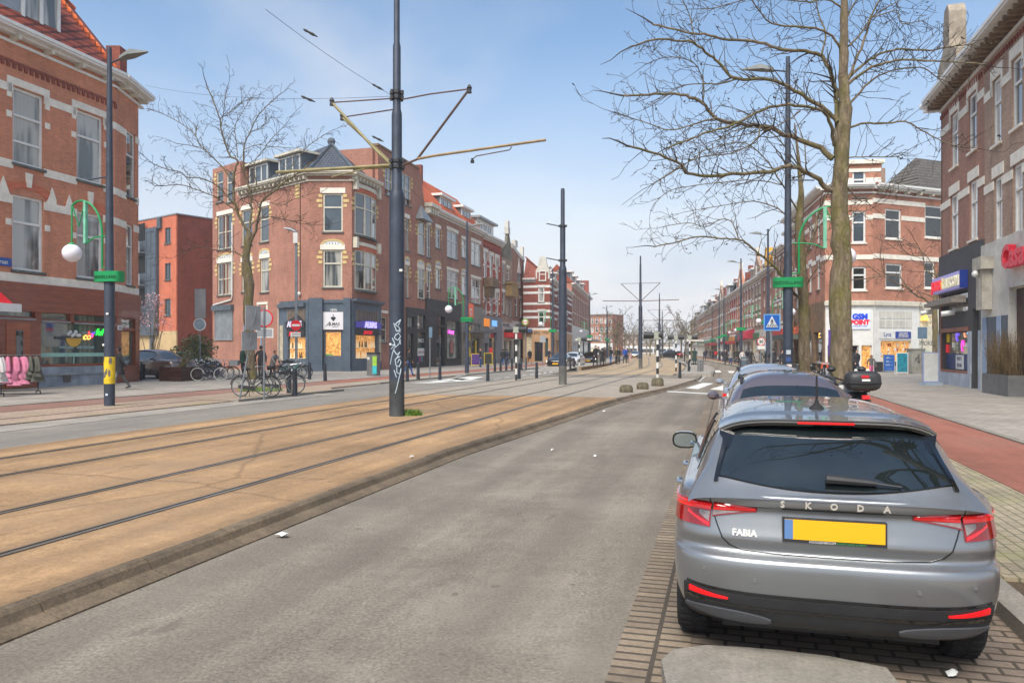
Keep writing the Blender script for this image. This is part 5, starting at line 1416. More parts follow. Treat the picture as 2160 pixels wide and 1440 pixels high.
 x,z=f.px(1950,728);f.sign(x,z,'SMOKE',.5,GREYP,'wall_graffiti',-.075,.004,shear=.2);f.sign(x+.1,z-.7,'eiko',.5,mat('graffiti_green',S(120,180,160),.6),'wall_graffiti',-.075,.004,shear=.2)
 shopfront(m,0,Lm,0,gz-.003,BROWNP,[(1+i*3.8,4+i*3.8,.4,3.2,'d')for i in range(4)],proud=.1)
 return B
PB=phone_corner()
def generic_house(f,L,zt,gz,m,label,group,cols,rows,trim,roof,shop,seed,cor=True,cat='house'):
 rn=random.Random(seed)
 root=f.root
 Q=[]
 hz=(zt-.8-gz)/rows
 for r in range(rows):
  z0=gz+.55+r*hz;z1=z0+hz*.66
  for i in range(cols):
   x=L*(i+.5)/cols;w=min(.62,L/cols*.3)
   q=(x-w,x+w,z0,z1)
   f.window(q,rn.choice(('h','h','hv')),rn.choice('sscdb'),fw=.12,sill=rn.random()<.5);Q.append(q)
 f.wall(0,L,gz,zt,m)
 if trim:lintels(f,Q,PAINT if trim==1 else STONE,hi=.3)
 if trim==1:
  b=[]
  for r in range(rows):z=gz+.35+r*hz;b+=f.split((0,L,z-.12,z+.12))
  f.bands(b,PAINT)
 if cor:f.cornice(0,L,zt,PAINT,.5,.35,False)
 mb=MB();mb.box(.02,L-.02,.31,9,0,zt-.05);f.put(mb,'house_body',m)
 n=max(1,int(L/3.2))
 shopfront(f,0,L,0,gz-.003,shop,[(L*i/n+.25,L*(i+1)/n-.25,.35,gz-1.2,rn.choice(('d','p','d',LIT_W)))for i in range(n)],proud=.1)
 if seed>=80:return
 mb=MB();c=rn.choice((S(190,40,40),S(230,220,210),S(60,110,170),S(220,150,40),S(60,130,90),S(220,215,208)))
 x0=rn.uniform(.2,.8);mb.box(x0,L-rn.uniform(.2,1.4),-.3,-.103,gz-1.0,gz-.35);f.put(mb,'shop_sign',mat('shop_sign_%d'%seed,c,.5,0,.25,1.2))
 if rn.random()<.5:
  mb=MB();mb.prism([(.5,gz-1.5),(L-.5,gz-1.5),(L-.5,gz-1.05),(.5,gz-1.05)],-1.6,-.11);f.put(mb,'awning',mat('awning_%d'%seed,rn.choice((S(150,50,56),S(80,90,84),S(200,190,170))),.7,0,.15))
 f.L=L
 if roof=='p':pitched(f,zt+.1,2.8,2.4,rn.choice((T_GRY,T_BLU,T_RED,T_ORG)));dormer(f,L*.35,L*.65,zt+.35,1.4,.7)
 elif roof=='g':
  mb=MB();mb.prism([(L*.1,zt+.12),(L*.9,zt+.12),(L*.85,zt+1.2),(L*.6,zt+2.4),(L*.5,zt+3.2),(L*.4,zt+2.4),(L*.15,zt+1.2)],0,.35);f.put(mb,'gable',m);mb=MB();mb.box(L*.46,L*.54,-.05,.4,zt+3.0,zt+3.9);f.put(mb,'gable_finial',STONE)
  w=f.window((L*.5-.4,L*.5+.4,zt+.5,zt+1.7),'h','s',fw=.1,cut=False,depth=0)
  pitched(f,zt+.08,2.4,2.4,T_GRY)
 elif roof=='m':
  mb=MB();mb.add([(0,.1,zt+.1),(L,.1,zt+.1),(L,1.0,zt+2.6),(0,1.0,zt+2.6),(L,8,zt+2.6),(0,8,zt+2.6)],[(0,1,2,3),(3,2,4,5)]);f.put(mb,'roof',rn.choice((T_BLU,T_GRY)));dormer(f,L*.3,L*.7,zt+.45,1.5,.3)
 if rn.random()<.6:mb=MB();x=rn.uniform(.6,L-.6);mb.box(x-.35,x+.35,1.6,2.3,zt+.2,zt+rn.uniform(2.8,4.2));f.put(mb,'chimney',BR_DRD)
def far_right_row():
 data=[(1700,1660,470,PLAST,3,2,2,'m','narrow white plastered house with a green edge behind the near lamp post',PAINT),(1660,1632,520,BR_BRN,3,3,1,'f','brown brick house with large white windows left of the white plastered house',PAINT),(1632,1606,566,BR_MAR,3,2,0,'f','plum brick house with two slim stacked windows above the red awnings',CREAMP),(1606,1586,590,BR_GRY,3,3,2,'g','grey brown gabled house above the red awnings end',PLAST),(1586,1568,596,BR_LGT,3,3,1,'p','pale red brick house with a dormer behind the second lamp post',PAINT),(1568,1553,612,BR_RED,3,3,2,'g','orange brick house with a spiked gable farther down the right row',GREYP),(1553,1540,626,BR_BRT,3,3,1,'p','small bright red house before the far grey gable in the right row',PAINT),(1540,1526,630,BR_MAR,3,3,2,'m','plum brick house with a slate mansard in the far right row',SLATE),(1526,1514,646,BR_GRY,3,2,1,'g','grey gabled house far down the right row',PAINT),(1514,1502,655,BR_LGT,3,3,2,'p','light brick house with a red roof far down the right row',PLAST),(1502,1488,655,BR_BRN,3,3,1,'p','brown house next to the last light one of the far right row',PAINT),(1488,1472,664,BR_LGT,3,4,1,'m','second to last pale house of the far right row',PLAST),(1472,1456,672,BR_GRY,3,4,2,'p','last grey house before the bare trees at the end of the right row',PAINT)]
 base=Fac(None,PB,ang(-U2))
 for i,(xa,xb,yt,m,rows,cols,trim,roof,label,shop)in enumerate(data):
  a_near,z=base.px(xa,yt);a_far=base.px(xb,yt)[0]
  zt=base.px((xa+xb)/2+(xa-xb)*.25,yt)[1]
  zt=min(max(zt,10.5),16)
  L=abs(a_far-a_near)-.02
  o=PB+(-U2)*a_far
  root=thing('row_house',label,'house',(o.x,o.y,0),0,'houses of the far row on the right pavement')
  f=Fac(root,o,ang(-U2))
  generic_house(f,L,zt,4.2,m,label,None,max(cols,int(L/3.2)),rows,trim,roof,shop,40+i)
far_right_row()
def far_left_blocks():
 data=[(1247,1292,205,662,BR_LGT,'red brick block with a slate mansard roof at the end of the left side','m',5),(1300,1345,300,705,BR_BRN,'low brown block behind the bare trees straight ahead','f',6),(1352,1420,420,722,BR_GRY,'grey block that closes the street far away','f',8)]
 for i,(xa,xb,Y,yt,m,label,roof,cols)in enumerate(data):
  a=Vector(((xa-CX)/F*Y,Y+3,0));b=Vector(((xb-CX)/F*Y,Y,0))
  root=thing('row_house',label,'house',(a.x,a.y,0),0,'blocks at the far end of the street')
  f=Fac(root,a,ang(b-a));L=(b-a).length
  zt=f.px((xa+xb)/2,yt)[1]
  generic_house(f,L,zt,3.6,m,label,None,cols,3 if zt>9 else 2,0,roof,PAINT,80+i)
far_left_blocks()
def paint(name,c,rough=.28,metal=.55):
 if name in _M:return _M[name]
 k=NT(name);v=k.obj()
 n=k.noise(v,300,1,.5);n2=k.noise(v,2.2,5,.7)
 k.col(k.mix(1,c,k.ramp(n,[(.3,.95),(.7,1.05)]),'MULTIPLY'))
 k.set(Metallic=metal,Coat_Weight=1.0,Coat_Roughness=.03)
 k.l(k.ramp(n2,[(.35,rough),(.75,rough+.14)]),k.b.inputs['Roughness'])
 _M[name]=k.mat;return k.mat
RUBBER=mat('rubber',S(38,38,40),.85,0,.25,14)
PLASTIC=mat('black_plastic',S(46,47,50),.55,0,.2,6)
TRIMG=mat('gloss_black',S(14,15,17),.12,0,0,1,0,1.0)
CHROME=mat('chrome',S(205,208,212),.18,1,0)
RIM=mat('alloy',S(150,153,158),.3,.9,.1)
LAMPR=mat('lamp_red',S(150,10,14),.08,0,.2,9,0,1.0)
LAMPB=mat('lamp_bright_red',S(232,24,30),.1,0,.08,9,.18,1.0)
LAMPC=mat('lamp_clear',S(160,150,146),.08,0,.25,30,0,1.0)
REFL=mat('reflector_red',S(240,26,34),.25,0,.1,40,.12)
PLATEY=mat('plate_yellow',S(238,178,20),.45,0,.05,2)
PLATEB=mat('plate_blue_strip',S(92,128,178),.45,0,.1,2)
def carglass():
 k=NT('car_glass');v=k.obj()
 k.col(k.ramp(k.noise(v,2.0,3),[(.3,S(14,19,21)),(.7,S(34,42,44))]))
 k.set(Roughness=.02,Coat_Weight=1.0,Coat_Roughness=.01,Coat_IOR=1.6,IOR=1.5);_M['car_glass']=k.mat;return k.mat
CGLASS=carglass()
def interp(tab,z):
 """catmull-rom through rows (z, a, b, c ...)"""
 n=len(tab)
 if z<=tab[0][0]:return tab[0][1:]
 if z>=tab[-1][0]:return tab[-1][1:]
 for i in range(n-1):
  if tab[i][0]<=z<=tab[i+1][0]:
   p0,p1,p2,p3=tab[max(i-1,0)],tab[i],tab[i+1],tab[min(i+2,n-1)]
   h=p2[0]-p1[0];t=(z-p1[0])/h;out=[]
   for j in range(1,len(p1)):
    d1=(p2[j]-p0[j])/(p2[0]-p0[0]);d2=(p3[j]-p1[j])/(p3[0]-p1[0])
    s=(p2[j]-p1[j])/h
    for _ in(0,):
     if s==0:d1=d2=0
     else:
      d1=s*max(0,min(3,d1/s));d2=s*max(0,min(3,d2/s))
    t2,t3=t*t,t*t*t
    out.append((2*t3-3*t2+1)*p1[j]+(t3-2*t2+t)*h*d1+(-2*t3+3*t2)*p2[j]+(t3-t2)*h*d2)
   return tuple(out)
class Shell:
 """car body: rows of (z, half width, rear y, rear corner depth, front y, front corner depth) plus a cabin over it"""
 def __init__(s,rows,cabin,n=3.2):
  s.rows,s.cab,s.n=rows,cabin,n
 def S(s,a,z,off=0.0):
  w,yr,D,yf,Df=interp(s.rows,z)
  sg=1 if a>=0 else-1;t=abs(a);n=s.n
  if t<=90:
   r=R(t);q=math.sin(r)**(2/n)if t>0 else 0;cq=max(math.cos(r),0)**(2/n)
   x,y=w*q,yr+D*(1-cq)
   nx,ny=(q**(n-1))/w,-(cq**(n-1))/D
   L=math.hypot(nx,ny)or 1
   return Vector((sg*(x+off*nx/L),y+off*ny/L,z))
  if t<=180:
   return Vector((sg*(w+off),yr+D+(yf-Df-yr-D)*(t-90)/90,z))
  r=R(t-180);q=math.cos(min(r,R(90)));q=max(q,0)**(2/n);cq=max(math.sin(r),0)**(2/n)
  return Vector((sg*(w*q+off*q),yf-Df+Df*cq+off,z))
 def A(s,x,z):
  w=interp(s.rows,z)[0]
  q=min(1,abs(x)/w);return math.copysign(math.degrees(math.asin(min(1,q**(s.n/2)))),x)
 def X(s,x,z,off=0.0):return s.S(s.A(x,z),z,off)
 def cs(s,y):
  return interp(s.cab,y)
 def CP(s,y,t,off=0):
  wb,zb,zc,tk,n=s.cs(y)
  ph=R(90)*(1-abs(t));h=zc-zb
  zz=max(math.sin(ph),0)**(2/n);xx=max(math.cos(ph),0)**(2/n)
  return Vector((math.copysign(wb*xx*(1-tk*zz),t),y,zb+h*zz))
 def CZ(s,x,y):
  lo,hi=0.0,1.0
  for _ in range(30):
   m=(lo+hi)/2
   if s.CP(y,m).x<abs(x):lo=m
   else:hi=m
  return s.CP(y,(lo+hi)/2).z
 def CX_(s,y,z):
  wb,zb,zc,tk,n=s.cs(y);lo,hi=0.0,1.0
  for _ in range(30):
   m=(lo+hi)/2
   if s.CP(y,m).z>z:lo=m
   else:hi=m
  return s.CP(y,(lo+hi)/2).x
 def bodymesh(s,zs,na=22,ns=18,nf=12):
  mb=MB(smooth=True)
  ang_=[90*(i/na)for i in range(na)]+[90+90*i/ns for i in range(ns)]+[180+90*i/nf for i in range(nf+1)]
  ring=[-a for a in reversed(ang_[1:-1])];full=ang_+[-a for a in reversed(ang_[1:-1])]
  m=len(full);vs=[]
  for z in zs:vs+=[s.S(a,z)for a in full]
  fs=[]
  for j in range(len(zs)-1):
   for i in range(m):k=(i+1)%m;fs.append((j*m+i,j*m+k,(j+1)*m+k,(j+1)*m+i))
  fs.append(tuple(range(m-1,-1,-1)));fs.append(tuple(range((len(zs)-1)*m,len(zs)*m)))
  mb.add(vs,fs);return mb
 def cabmesh(s,ny=46,nt=26):
  mb=MB(smooth=True);y0,y1=s.cab[0][0],s.cab[-1][0]
  mb.grid(lambda u,v:s.CP(y0+(y1-y0)*v,-1+2*u),nt*2,ny);return mb
 def patch(s,fn,nu,nv,thick,name,m,parent,nudge=.004,smooth=True):
  """curved plate: fn(u,v) -> point on the body; thickened outwards along its own normal"""
  mb=MB(smooth=smooth)
  P_=[[fn(i/nu,j/nv)for i in range(nu+1)]for j in range(nv+1)]
  N_=[]
  for j in range(nv+1):
   row=[]
   for i in range(nu+1):
    du=P_[j][min(i+1,nu)]-P_[j][max(i-1,0)];dv=P_[min(j+1,nv)][i]-P_[max(j-1,0)][i]
    n=du.cross(dv);n=n.normalized()if n.length>1e-9 else Vector((0,-1,0));row.append(n)
   N_.append(row)
  c=N_[nv//2][nu//2];pc=P_[nv//2][nu//2]
  sg=1 if c.dot(pc-Vector((0,2.0,.6)))>0 else-1
  W=nu+1;vs=[P_[j][i]+N_[j][i]*sg*(nudge+thick)for j in range(nv+1)for i in range(W)]+[P_[j][i]-N_[j][i]*sg*.01 for j in range(nv+1)for i in range(W)]
  K=W*(nv+1);fs=[]
  for j in range(nv):
   for i in range(nu):fs.append((j*W+i,j*W+i+1,(j+1)*W+i+1,(j+1)*W+i))
  for i in range(nu):
   fs.append((i,i+1,K+i+1,K+i));fs.append((nv*W+i,nv*W+i+1,K+nv*W+i+1,K+nv*W+i))
  for j in range(nv):
   fs.append((j*W,(j+1)*W,K+(j+1)*W,K+j*W));fs.append((j*W+nu,(j+1)*W+nu,K+(j+1)*W+nu,K+j*W+nu))
  mb.add(vs,fs);return mb.build(name,m,parent,ang=35)
def quadlerp(p00,p10,p11,p01):
 def f(u,v):
  a=(p00[0]+(p10[0]-p00[0])*u,p00[1]+(p10[1]-p00[1])*u);b=(p01[0]+(p11[0]-p01[0])*u,p01[1]+(p11[1]-p01[1])*u)
  return a[0]+(b[0]-a[0])*v,a[1]+(b[1]-a[1])*v
 return f
def wheel(parent,x,y,r=.315,w=.2,side=1):
 t=MB(smooth=True)
 prof=[(r-.1,-w/2),(r-.03,-w/2-.004),(r-.006,-w/2+.02),(r,-w/2+.05),(r,w/2-.05),(r-.006,w/2-.02),(r-.03,w/2+.004),(r-.1,w/2)]
 t.lathe(prof,36,(0,0,0),'x',0,True)
 for k in range(36):
  a=2*math.pi*k/36
  t.T=Matrix.Rotation(a,4,'X');t.box(-w/2+.02,-.01,-.012,.012,r-.004,r+.006);t.box(.01,w/2-.02,-.004,.02,r-.004,r+.006)
 t.T=None
 rr=r-.1
 wh=t.build('wheel',RUBBER,parent,(x,y,r+.004))
 m=MB(smooth=True);e=side*w*.42
 m.lathe([(rr+.005,-w*.45),(rr,e),(rr-.03,e),(rr-.035,e-side*.05),(.02,e-side*.06)],30,(0,0,0),'x')
 for k in range(5):
  m.T=Matrix.Rotation(2*math.pi*k/5,4,'X');m.prism([(e-side*.02,.03),(e,.05),(e,rr-.01),(e-side*.02,rr-.005)],-.035,.035)
 m.T=None;m.lathe([(.05,e-side*.03),(.05,e+side*.006),(.0,e+side*.008)],12,(0,0,0),'x');m.build('rim',RIM,wh)
 return wh
def arch_cut(o,spots,r=.345,depth=.3):
 for x,y in spots:
  c=MB();c.lathe([(r,-depth),(r,depth)],40,(x,y,.31),'x');co=c.build('cut',RUBBER)
  md=o.modifiers.new('b','BOOLEAN');md.operation='DIFFERENCE';md.object=co;md.solver='EXACT'
  bpy.context.view_layer.update()
  dg=bpy.context.evaluated_depsgraph_get();me=bpy.data.meshes.new_from_object(o.evaluated_get(dg))
  o.modifiers.clear();o.data=me;bpy.data.objects.remove(co)
def hatchback():
 base=P(1759,1125,4.03);fwd=U1
 o=Vector((base.x,base.y,0))-fwd*.055
 root=thing('parked_car','grey metallic hatchback parked nearest the camera with red wraparound tail lamps','car',o,-TH1,'cars parked along the right kerb')
 root.scale=(.955,.985,.985)
 BODY=paint('paint_graphite',S(138,141,144),.29,.7)
 rows=[(.20,.80,.32,.55,3.75,.5),(.28,.835,.11,.5,3.95,.7),(.36,.862,.055,.48,4.03,.75),(.43,.876,.028,.46,4.06,.78),(.50,.884,.012,.46,4.07,.8),(.58,.888,.0,.46,4.06,.8),(.635,.889,.004,.45,4.05,.8),(.66,.889,.022,.45,4.04,.8),(.675,.889,.062,.44,4.03,.8),(.70,.888,.076,.44,4.02,.8),(.735,.887,.062,.44,4.01,.8),(.755,.886,.058,.44,4.0,.8),(.80,.883,.072,.43,3.97,.8),(.86,.878,.088,.43,3.93,.8),(.905,.872,.098,.43,3.88,.8),(.928,.869,.092,.43,3.84,.8),(.936,.868,.066,.44,3.82,.8),(.965,.860,.056,.45,3.7,.8),(.992,.850,.056,.46,3.5,.8),(1.004,.842,.070,.46,3.35,.7),(1.018,.825,.105,.46,3.2,.6)]
 cab=[(.05,.79,.95,.985,.05,4.5),(.14,.795,.975,1.055,.08,4.2),(.25,.79,.985,1.165,.13,3.8),(.36,.785,.985,1.262,.19,4.0),(.46,.78,.985,1.340,.20,4.8),(.55,.778,.985,1.388,.205,5.2),(.70,.776,.985,1.418,.205,5.4),(1.1,.774,.985,1.446,.205,5.2),(1.6,.774,.985,1.457,.205,4.8),(2.1,.775,.985,1.440,.205,4.2),(2.5,.778,.985,1.385,.20,3.3),(2.9,.785,.975,1.22,.14,3.6),(3.25,.79,.96,1.03,.05,4.5),(3.3,.79,.95,.99,.04,5)]
 s=Shell(rows,cab,3.7)
 zs=[.20,.24,.28,.32,.36,.40,.43,.47,.50,.54,.58,.61,.635,.648,.66,.668,.675,.687,.70,.72,.735,.745,.755,.78,.80,.83,.86,.885,.905,.918,.928,.932,.936,.95,.965,.98,.992,.998,1.004,1.011,1.018]
 bo=s.bodymesh(zs,30,20,12).build('body',[BODY,PLASTIC],root,ang=50)
 arch_cut(bo,[(-.85,.72),(.85,.72),(-.85,3.26),(.85,3.26)],.345,.28)
 for p in bo.data.polygons:p.use_smooth=True
 bo.data.set_sharp_from_angle(angle=R(50))
 ins=MB();ins.box(-.6,.6,.35,3.7,.17,.5);ins.box(-.7,.7,.38,1.05,.3,.66);ins.build('underbody',PLASTIC,root)
 cb=s.cabmesh(60,30).build('roof_shell',BODY,root,ang=60)
 def rw(u,v):
  x=-.62+1.24*u
  yl=.105+.085*abs(x/.62)**2.2;x2=x*(1-.13*v)
  y=yl+(.50-yl)*v
  return Vector((x2,y,s.CZ(x2,y)))
 gl=s.patch(rw,30,16,.002,'rear_window',CGLASS,root,.003)
 mb=MB(smooth=True);mb.tube([rw(0,1-i/10)+Vector((-.004,-.002,.004))for i in range(11)]+[rw(i/30,0)+Vector((0,-.004,.002))for i in range(31)]+[rw(1,i/10)+Vector((.004,-.002,.004))for i in range(11)],.0045,5);mb.build('window_seal',TRIMG,gl)
 def sp(u,v):
  x=-.615+1.23*u;b=abs(x/.615)
  y0=.40+.07*b**3;y1=.66
  y=y0+(y1-y0)*v
  z=s.CZ(x*.93,max(y,.6))+.004-.018*(1-v)-.012*b**4
  return Vector((x,y,z))
 spo=s.patch(sp,30,5,.008,'spoiler',BODY,root,.004)
 mb=MB(smooth=True)
 n=30;top=[sp(i/n,0)+Vector((0,-.002,.006))for i in range(n+1)]
 for i in range(n):
  a,b=top[i],top[i+1];d1=Vector((0,.012,-.034))
  mb.quad(a,b,b+d1,a+d1);mb.quad(a+d1,b+d1,b+Vector((0,.15,-.03)),a+Vector((0,.15,-.03)))
 mb.build('spoiler_lip',TRIMG,spo,fix=False)
 mb=MB();n2=12
 for i in range(n2):
  u0,u1=.37+.26*i/n2,.37+.26*(i+1)/n2
  a,b=sp(u0,0)+Vector((0,-.006,-.002)),sp(u1,0)+Vector((0,-.006,-.002));d1=Vector((0,.004,-.014));mb.quad(a,b,b+d1,a+d1)
 mb.build('stop_lamp',LAMPB,spo,fix=False)
 for sg in(-1,1):
  def fin(u,v):
   y=.155+(.50-.155)*v;base_x=rw(1,v).x
   x=sg*(base_x+.004+(.022+.012*v)*u);return Vector((x,y,s.CZ(abs(x),y)))
  s.patch(fin,3,12,.012,'spoiler_fin',TRIMG,root,.004)
  mb=MB();c0=sp(0 if sg<0 else 1,0);mb.add([c0+Vector((0,0,.004)),c0+Vector((-sg*.12,-.002,.002)),rw(1 if sg>0 else 0,.72)+Vector((-sg*.10,-.006,.012)),rw(1 if sg>0 else 0,.55)+Vector((0,-.004,.010))],[(0,1,2,3)]);mb.build('spoiler_wing',TRIMG,root,fix=False)
 for sg in(-1,1):
  def sw(u,v):
   y=.62+2.1*u;zb=1.0;wb,zb2,zc,tk,nn=s.cs(y);zt=zc-.10
   if u<.12:zb=1.0+.16*(1-u/.12)
   z=zb+(max(zt,zb+.01)-zb)*v;return Vector((sg*s.CX_(y,z),y,z))
  s.patch(sw,24,6,.002,'side_window',CGLASS,root,.003)
  for yy in(1.38,2.0):
   mb=MB(smooth=True);mb.tube([Vector((sg*(s.CX_(yy,z)+.004),yy,z))for z in(1.0,1.1,1.2,1.3)],.018,5);mb.build('window_pillar',TRIMG,root)
 def line(pts,r=.0042,name='tailgate_seam',m=TRIMG):
  mb=MB(smooth=True);q=[]
  for(x0,z0),(x1,z1)in zip(pts,pts[1:]):
   for i in range(6):q.append((x0+(x1-x0)*i/6,z0+(z1-z0)*i/6))
  q.append(pts[-1]);mb.tube([s.X(x,z,.0005)for x,z in q],r,5);return mb.build(name,m,root)
 line([(-.655,1.012),(-.668,.97),(-.655,.90),(-.628,.82),(-.60,.755),(-.56,.715),(-.49,.69),(-.3,.682),(0,.68),(.3,.682),(.49,.69),(.56,.715),(.60,.755),(.628,.82),(.655,.90),(.668,.97),(.655,1.012)])
 line([(-.40,.931),(0,.934),(.40,.931)],.003,'handle_edge')
 for sg in(-1,1):
  def mk(p00,p10,p11,p01,m,name,th,nu=16,nv=6,par=None,ng=.004):
   q=quadlerp(p00,p10,p11,p01)
   def f(u,v):
    a,z=q(u,v);return s.S(sg*a,z)
   return s.patch(f,nu,nv,th,name,m,par or root,ng)
  A_=lambda x,z:abs(s.A(x,z))
  am=A_(.655,.9)
  L1=mk((am+.5,.80),(88,.815),(91.5,.955),(am+.5,.945),LAMPR,'tail_lamp',.004)
  mk((am+.7,.895),(88,.90),(90,.945),(am+.7,.935),LAMPB,'light_strip',.006,14,3,L1)
  mk((am+1.5,.83),(am+9,.868),(am+9,.888),(am+1,.885),LAMPC,'clear_lens',.0055,6,3,L1)
  mk((am+1.2,.805),(am+20,.868),(am+20,.882),(am+1.2,.822),LAMPB,'light_strip',.0065,8,2,L1)
  t0=A_(.405,.915)
  L2=mk((t0,.902),(am-.6,.858),(am-.6,.948),(t0,.930),LAMPR,'tail_lamp',.004)
  mk((t0+.6,.910),(am-.9,.897),(am-.9,.938),(t0+.6,.925),LAMPB,'light_strip',.006,14,3,L2)
  mk((t0+8,.893),(am-1,.866),(am-1,.893),(t0+6,.899),LAMPC,'clear_lens',.006,10,2,L2)
  def rf(u,v):
   x=.565+.215*u;zc=.428+.024*u**1.5;h=(.005+.014*u);return s.X(sg*x,zc+(v-.5)*2*h*.8)
  s.patch(rf,10,3,.007,'reflector',REFL,root,.010)
 def lowb(z0,z1,xm,dz=0):
  def f(u,v):
   x=-xm+2*xm*u;lift=.025*abs(x/xm)**4
   return s.X(x,z0+(z1-z0)*v+lift)
  return f
 lb=s.patch(lowb(.225,.452,.815),40,8,.006,'lower_bumper',PLASTIC,root,.002)
 s.patch(lowb(.375,.392,.80),40,3,.004,'bumper_groove',TRIMG,lb,.007)
 s.patch(lowb(.455,.470,.80),40,2,.003,'bumper_edge',TRIMG,lb,.0015)
 for sg in(-1,1):
  def blade(u,v):
   x=.33+.47*u;z=.315+.03*u+(v-.5)*.06*(.25+.75*math.sin(math.pi*min(1,u*1.05))**.6);return s.X(sg*x,z)
  s.patch(blade,14,4,.012,'bumper_blade',mat('plastic_grey',S(78,80,84),.45,0,.1,5),lb,.008)
 for x,z in((-.42,.545),(.42,.545),(-.70,.58),(.70,.58)):
  p=s.X(x,z,.001);mb=MB(smooth=True);mb.lathe([(.012,-.003),(.012,.004)],14,p,'y');mb.build('parking_sensor',BODY,root)
 def put_text(t,x,z,size,m,name,sp=1,bold=0,dep=.003,off=.004):
  p=s.X(x,z,off);p1=s.X(x+.02,z,off);p2=s.X(x,z+.01,off)
  ux=(p1-p).normalized();uz=(p2-p).normalized();n=ux.cross(uz)
  T=Matrix(((ux.x,uz.x,n.x,p.x),(ux.y,uz.y,n.y,p.y),(ux.z,uz.z,n.z,p.z),(0,0,0,1)))
  mb=MB();mb.text(t,size,0,dep,'CENTER',T,0,sp,bold);return mb.build(name,m,root)
 SIL=mat('badge_silver',S(222,216,206),.3,.35,.04,9)
 for i,ch in enumerate('SKODA'):put_text(ch,(-.27,-.135,0,.135,.27)[i],.946,.050,SIL,'badge_letter',1,.0016,.004,.007)
 put_text('FABIA',-.475,.772,.05,SIL,'model_badge',1.05,.0018)
 pc=s.X(0,.83)
 mb=MB();mb.box(-.27,.27,pc.y-.030,pc.y+.02,.758,.888);ho=mb.build('plate_holder',PLASTIC,root)
 mb=MB();mb.box(-.258,.26,pc.y-.034,pc.y-.0305,.776,.884);pl=mb.build('number_plate',PLATEY,ho)
 mb=MB();mb.box(-.26,-.215,pc.y-.0348,pc.y-.0343,.777,.883);mb.build('plate_strip',PLATEB,pl)
 mb=MB();mb.text('HOOGENBOOM',.019,0,.0008,'LEFT',Matrix.Translation((-.13,pc.y-.0312,.7605))@UP);mb.build('holder_lettering',PAINT,ho)
 mb=MB();mb.text('SHORTLEASE & RENT',.016,0,.0008,'LEFT',Matrix.Translation((.015,pc.y-.0312,.7605))@UP);mb.build('holder_lettering',mat('letters_green',S(60,150,70),.5,0,0),ho)
 mb=MB(smooth=True);w0=Vector((-.03,.155,s.CZ(.03,.155)));w1=Vector((.36,.142,s.CZ(.36,.142)))
 u=Vector((0,-.018,.03));mb.tube([w0+u,w0 .lerp(w1,.5)+u*.9,w0 .lerp(w1,.68)+u*.8],[.026,.02,.013],8);mb.tube([w0 .lerp(w1,.6)+u*.8,w1+u*.5],[.008,.006],6);mb.build('wiper',PLASTIC,root)
 for sg in(-1,1):
  mb=MB(smooth=True);c=Vector((sg*.93,2.42,1.03));prof=[]
  vs=[]
  m=14
  for j,(sc_,yy)in enumerate(((1,-.05),(1.04,.0),(.95,.07),(.6,.13),(.2,.15))):
   for i in range(m):
    t=2*math.pi*i/m;vs.append(c+Vector((sc_*.11*math.copysign(abs(math.cos(t))**.7,math.cos(t)),yy,sc_*.072*math.copysign(abs(math.sin(t))**.7,math.sin(t)))))
  mb.add(vs,[(j*m+i,j*m+(i+1)%m,(j+1)*m+(i+1)%m,(j+1)*m+i)for j in range(4)for i in range(m)]+[tuple(range(m)),tuple(range(4*m,5*m))])
  mb.tube([Vector((sg*.79,2.46,.985)),Vector((sg*.88,2.44,.99))],[.03,.025],6);mo=mb.build('wing_mirror',TRIMG,root)
  mb=MB(smooth=True);vs=[c+Vector((.094*math.copysign(abs(math.cos(t))**.7,math.cos(t)),-.052,.058*math.copysign(abs(math.sin(t))**.7,math.sin(t))))for t in[2*math.pi*i/m for i in range(m)]]
  mb.add(vs+[v+Vector((0,.004,0))for v in vs],[tuple(range(m)),tuple(range(m,2*m))]+[(i,(i+1)%m,m+(i+1)%m,m+i)for i in range(m)]);mb.build('mirror_glass',mat('mirror',S(190,205,210),.03,1,0),mo)
  for y in(1.15,2.0):
   mb=MB(smooth=True);x=interp(rows,.88)[0];mb.tube([(sg*(x-.01),y,.875),(sg*(x+.04),y+.03,.875),(sg*(x+.045),y+.14,.875),(sg*(x-.01),y+.18,.875)],.014,6);mb.build('door_handle',CHROME,root)
  for y in(.72,3.26):wheel(root,sg*.775,y,.313,.2,sg)
  mb=MB(smooth=True);mb.tube([Vector((sg*.585,y,s.CZ(.585,y)+.002))for y in[.62+.1*i for i in range(19)]],.008,5);mb.build('roof_seam',BODY,root)
 ya=.86;z=s.CZ(0,ya)
 mb=MB(smooth=True);mb.lathe([(.05,0),(.045,.012),(.022,.03),(.014,.045),(.011,.06)],14,(0,ya,z-.004));mb.tube([(0,ya,z+.05),(0,ya-.0,z+.21)],[.0085,.0065],6);mb.build('aerial',RUBBER,root)
 return root,s
HERO,HS=hatchback()
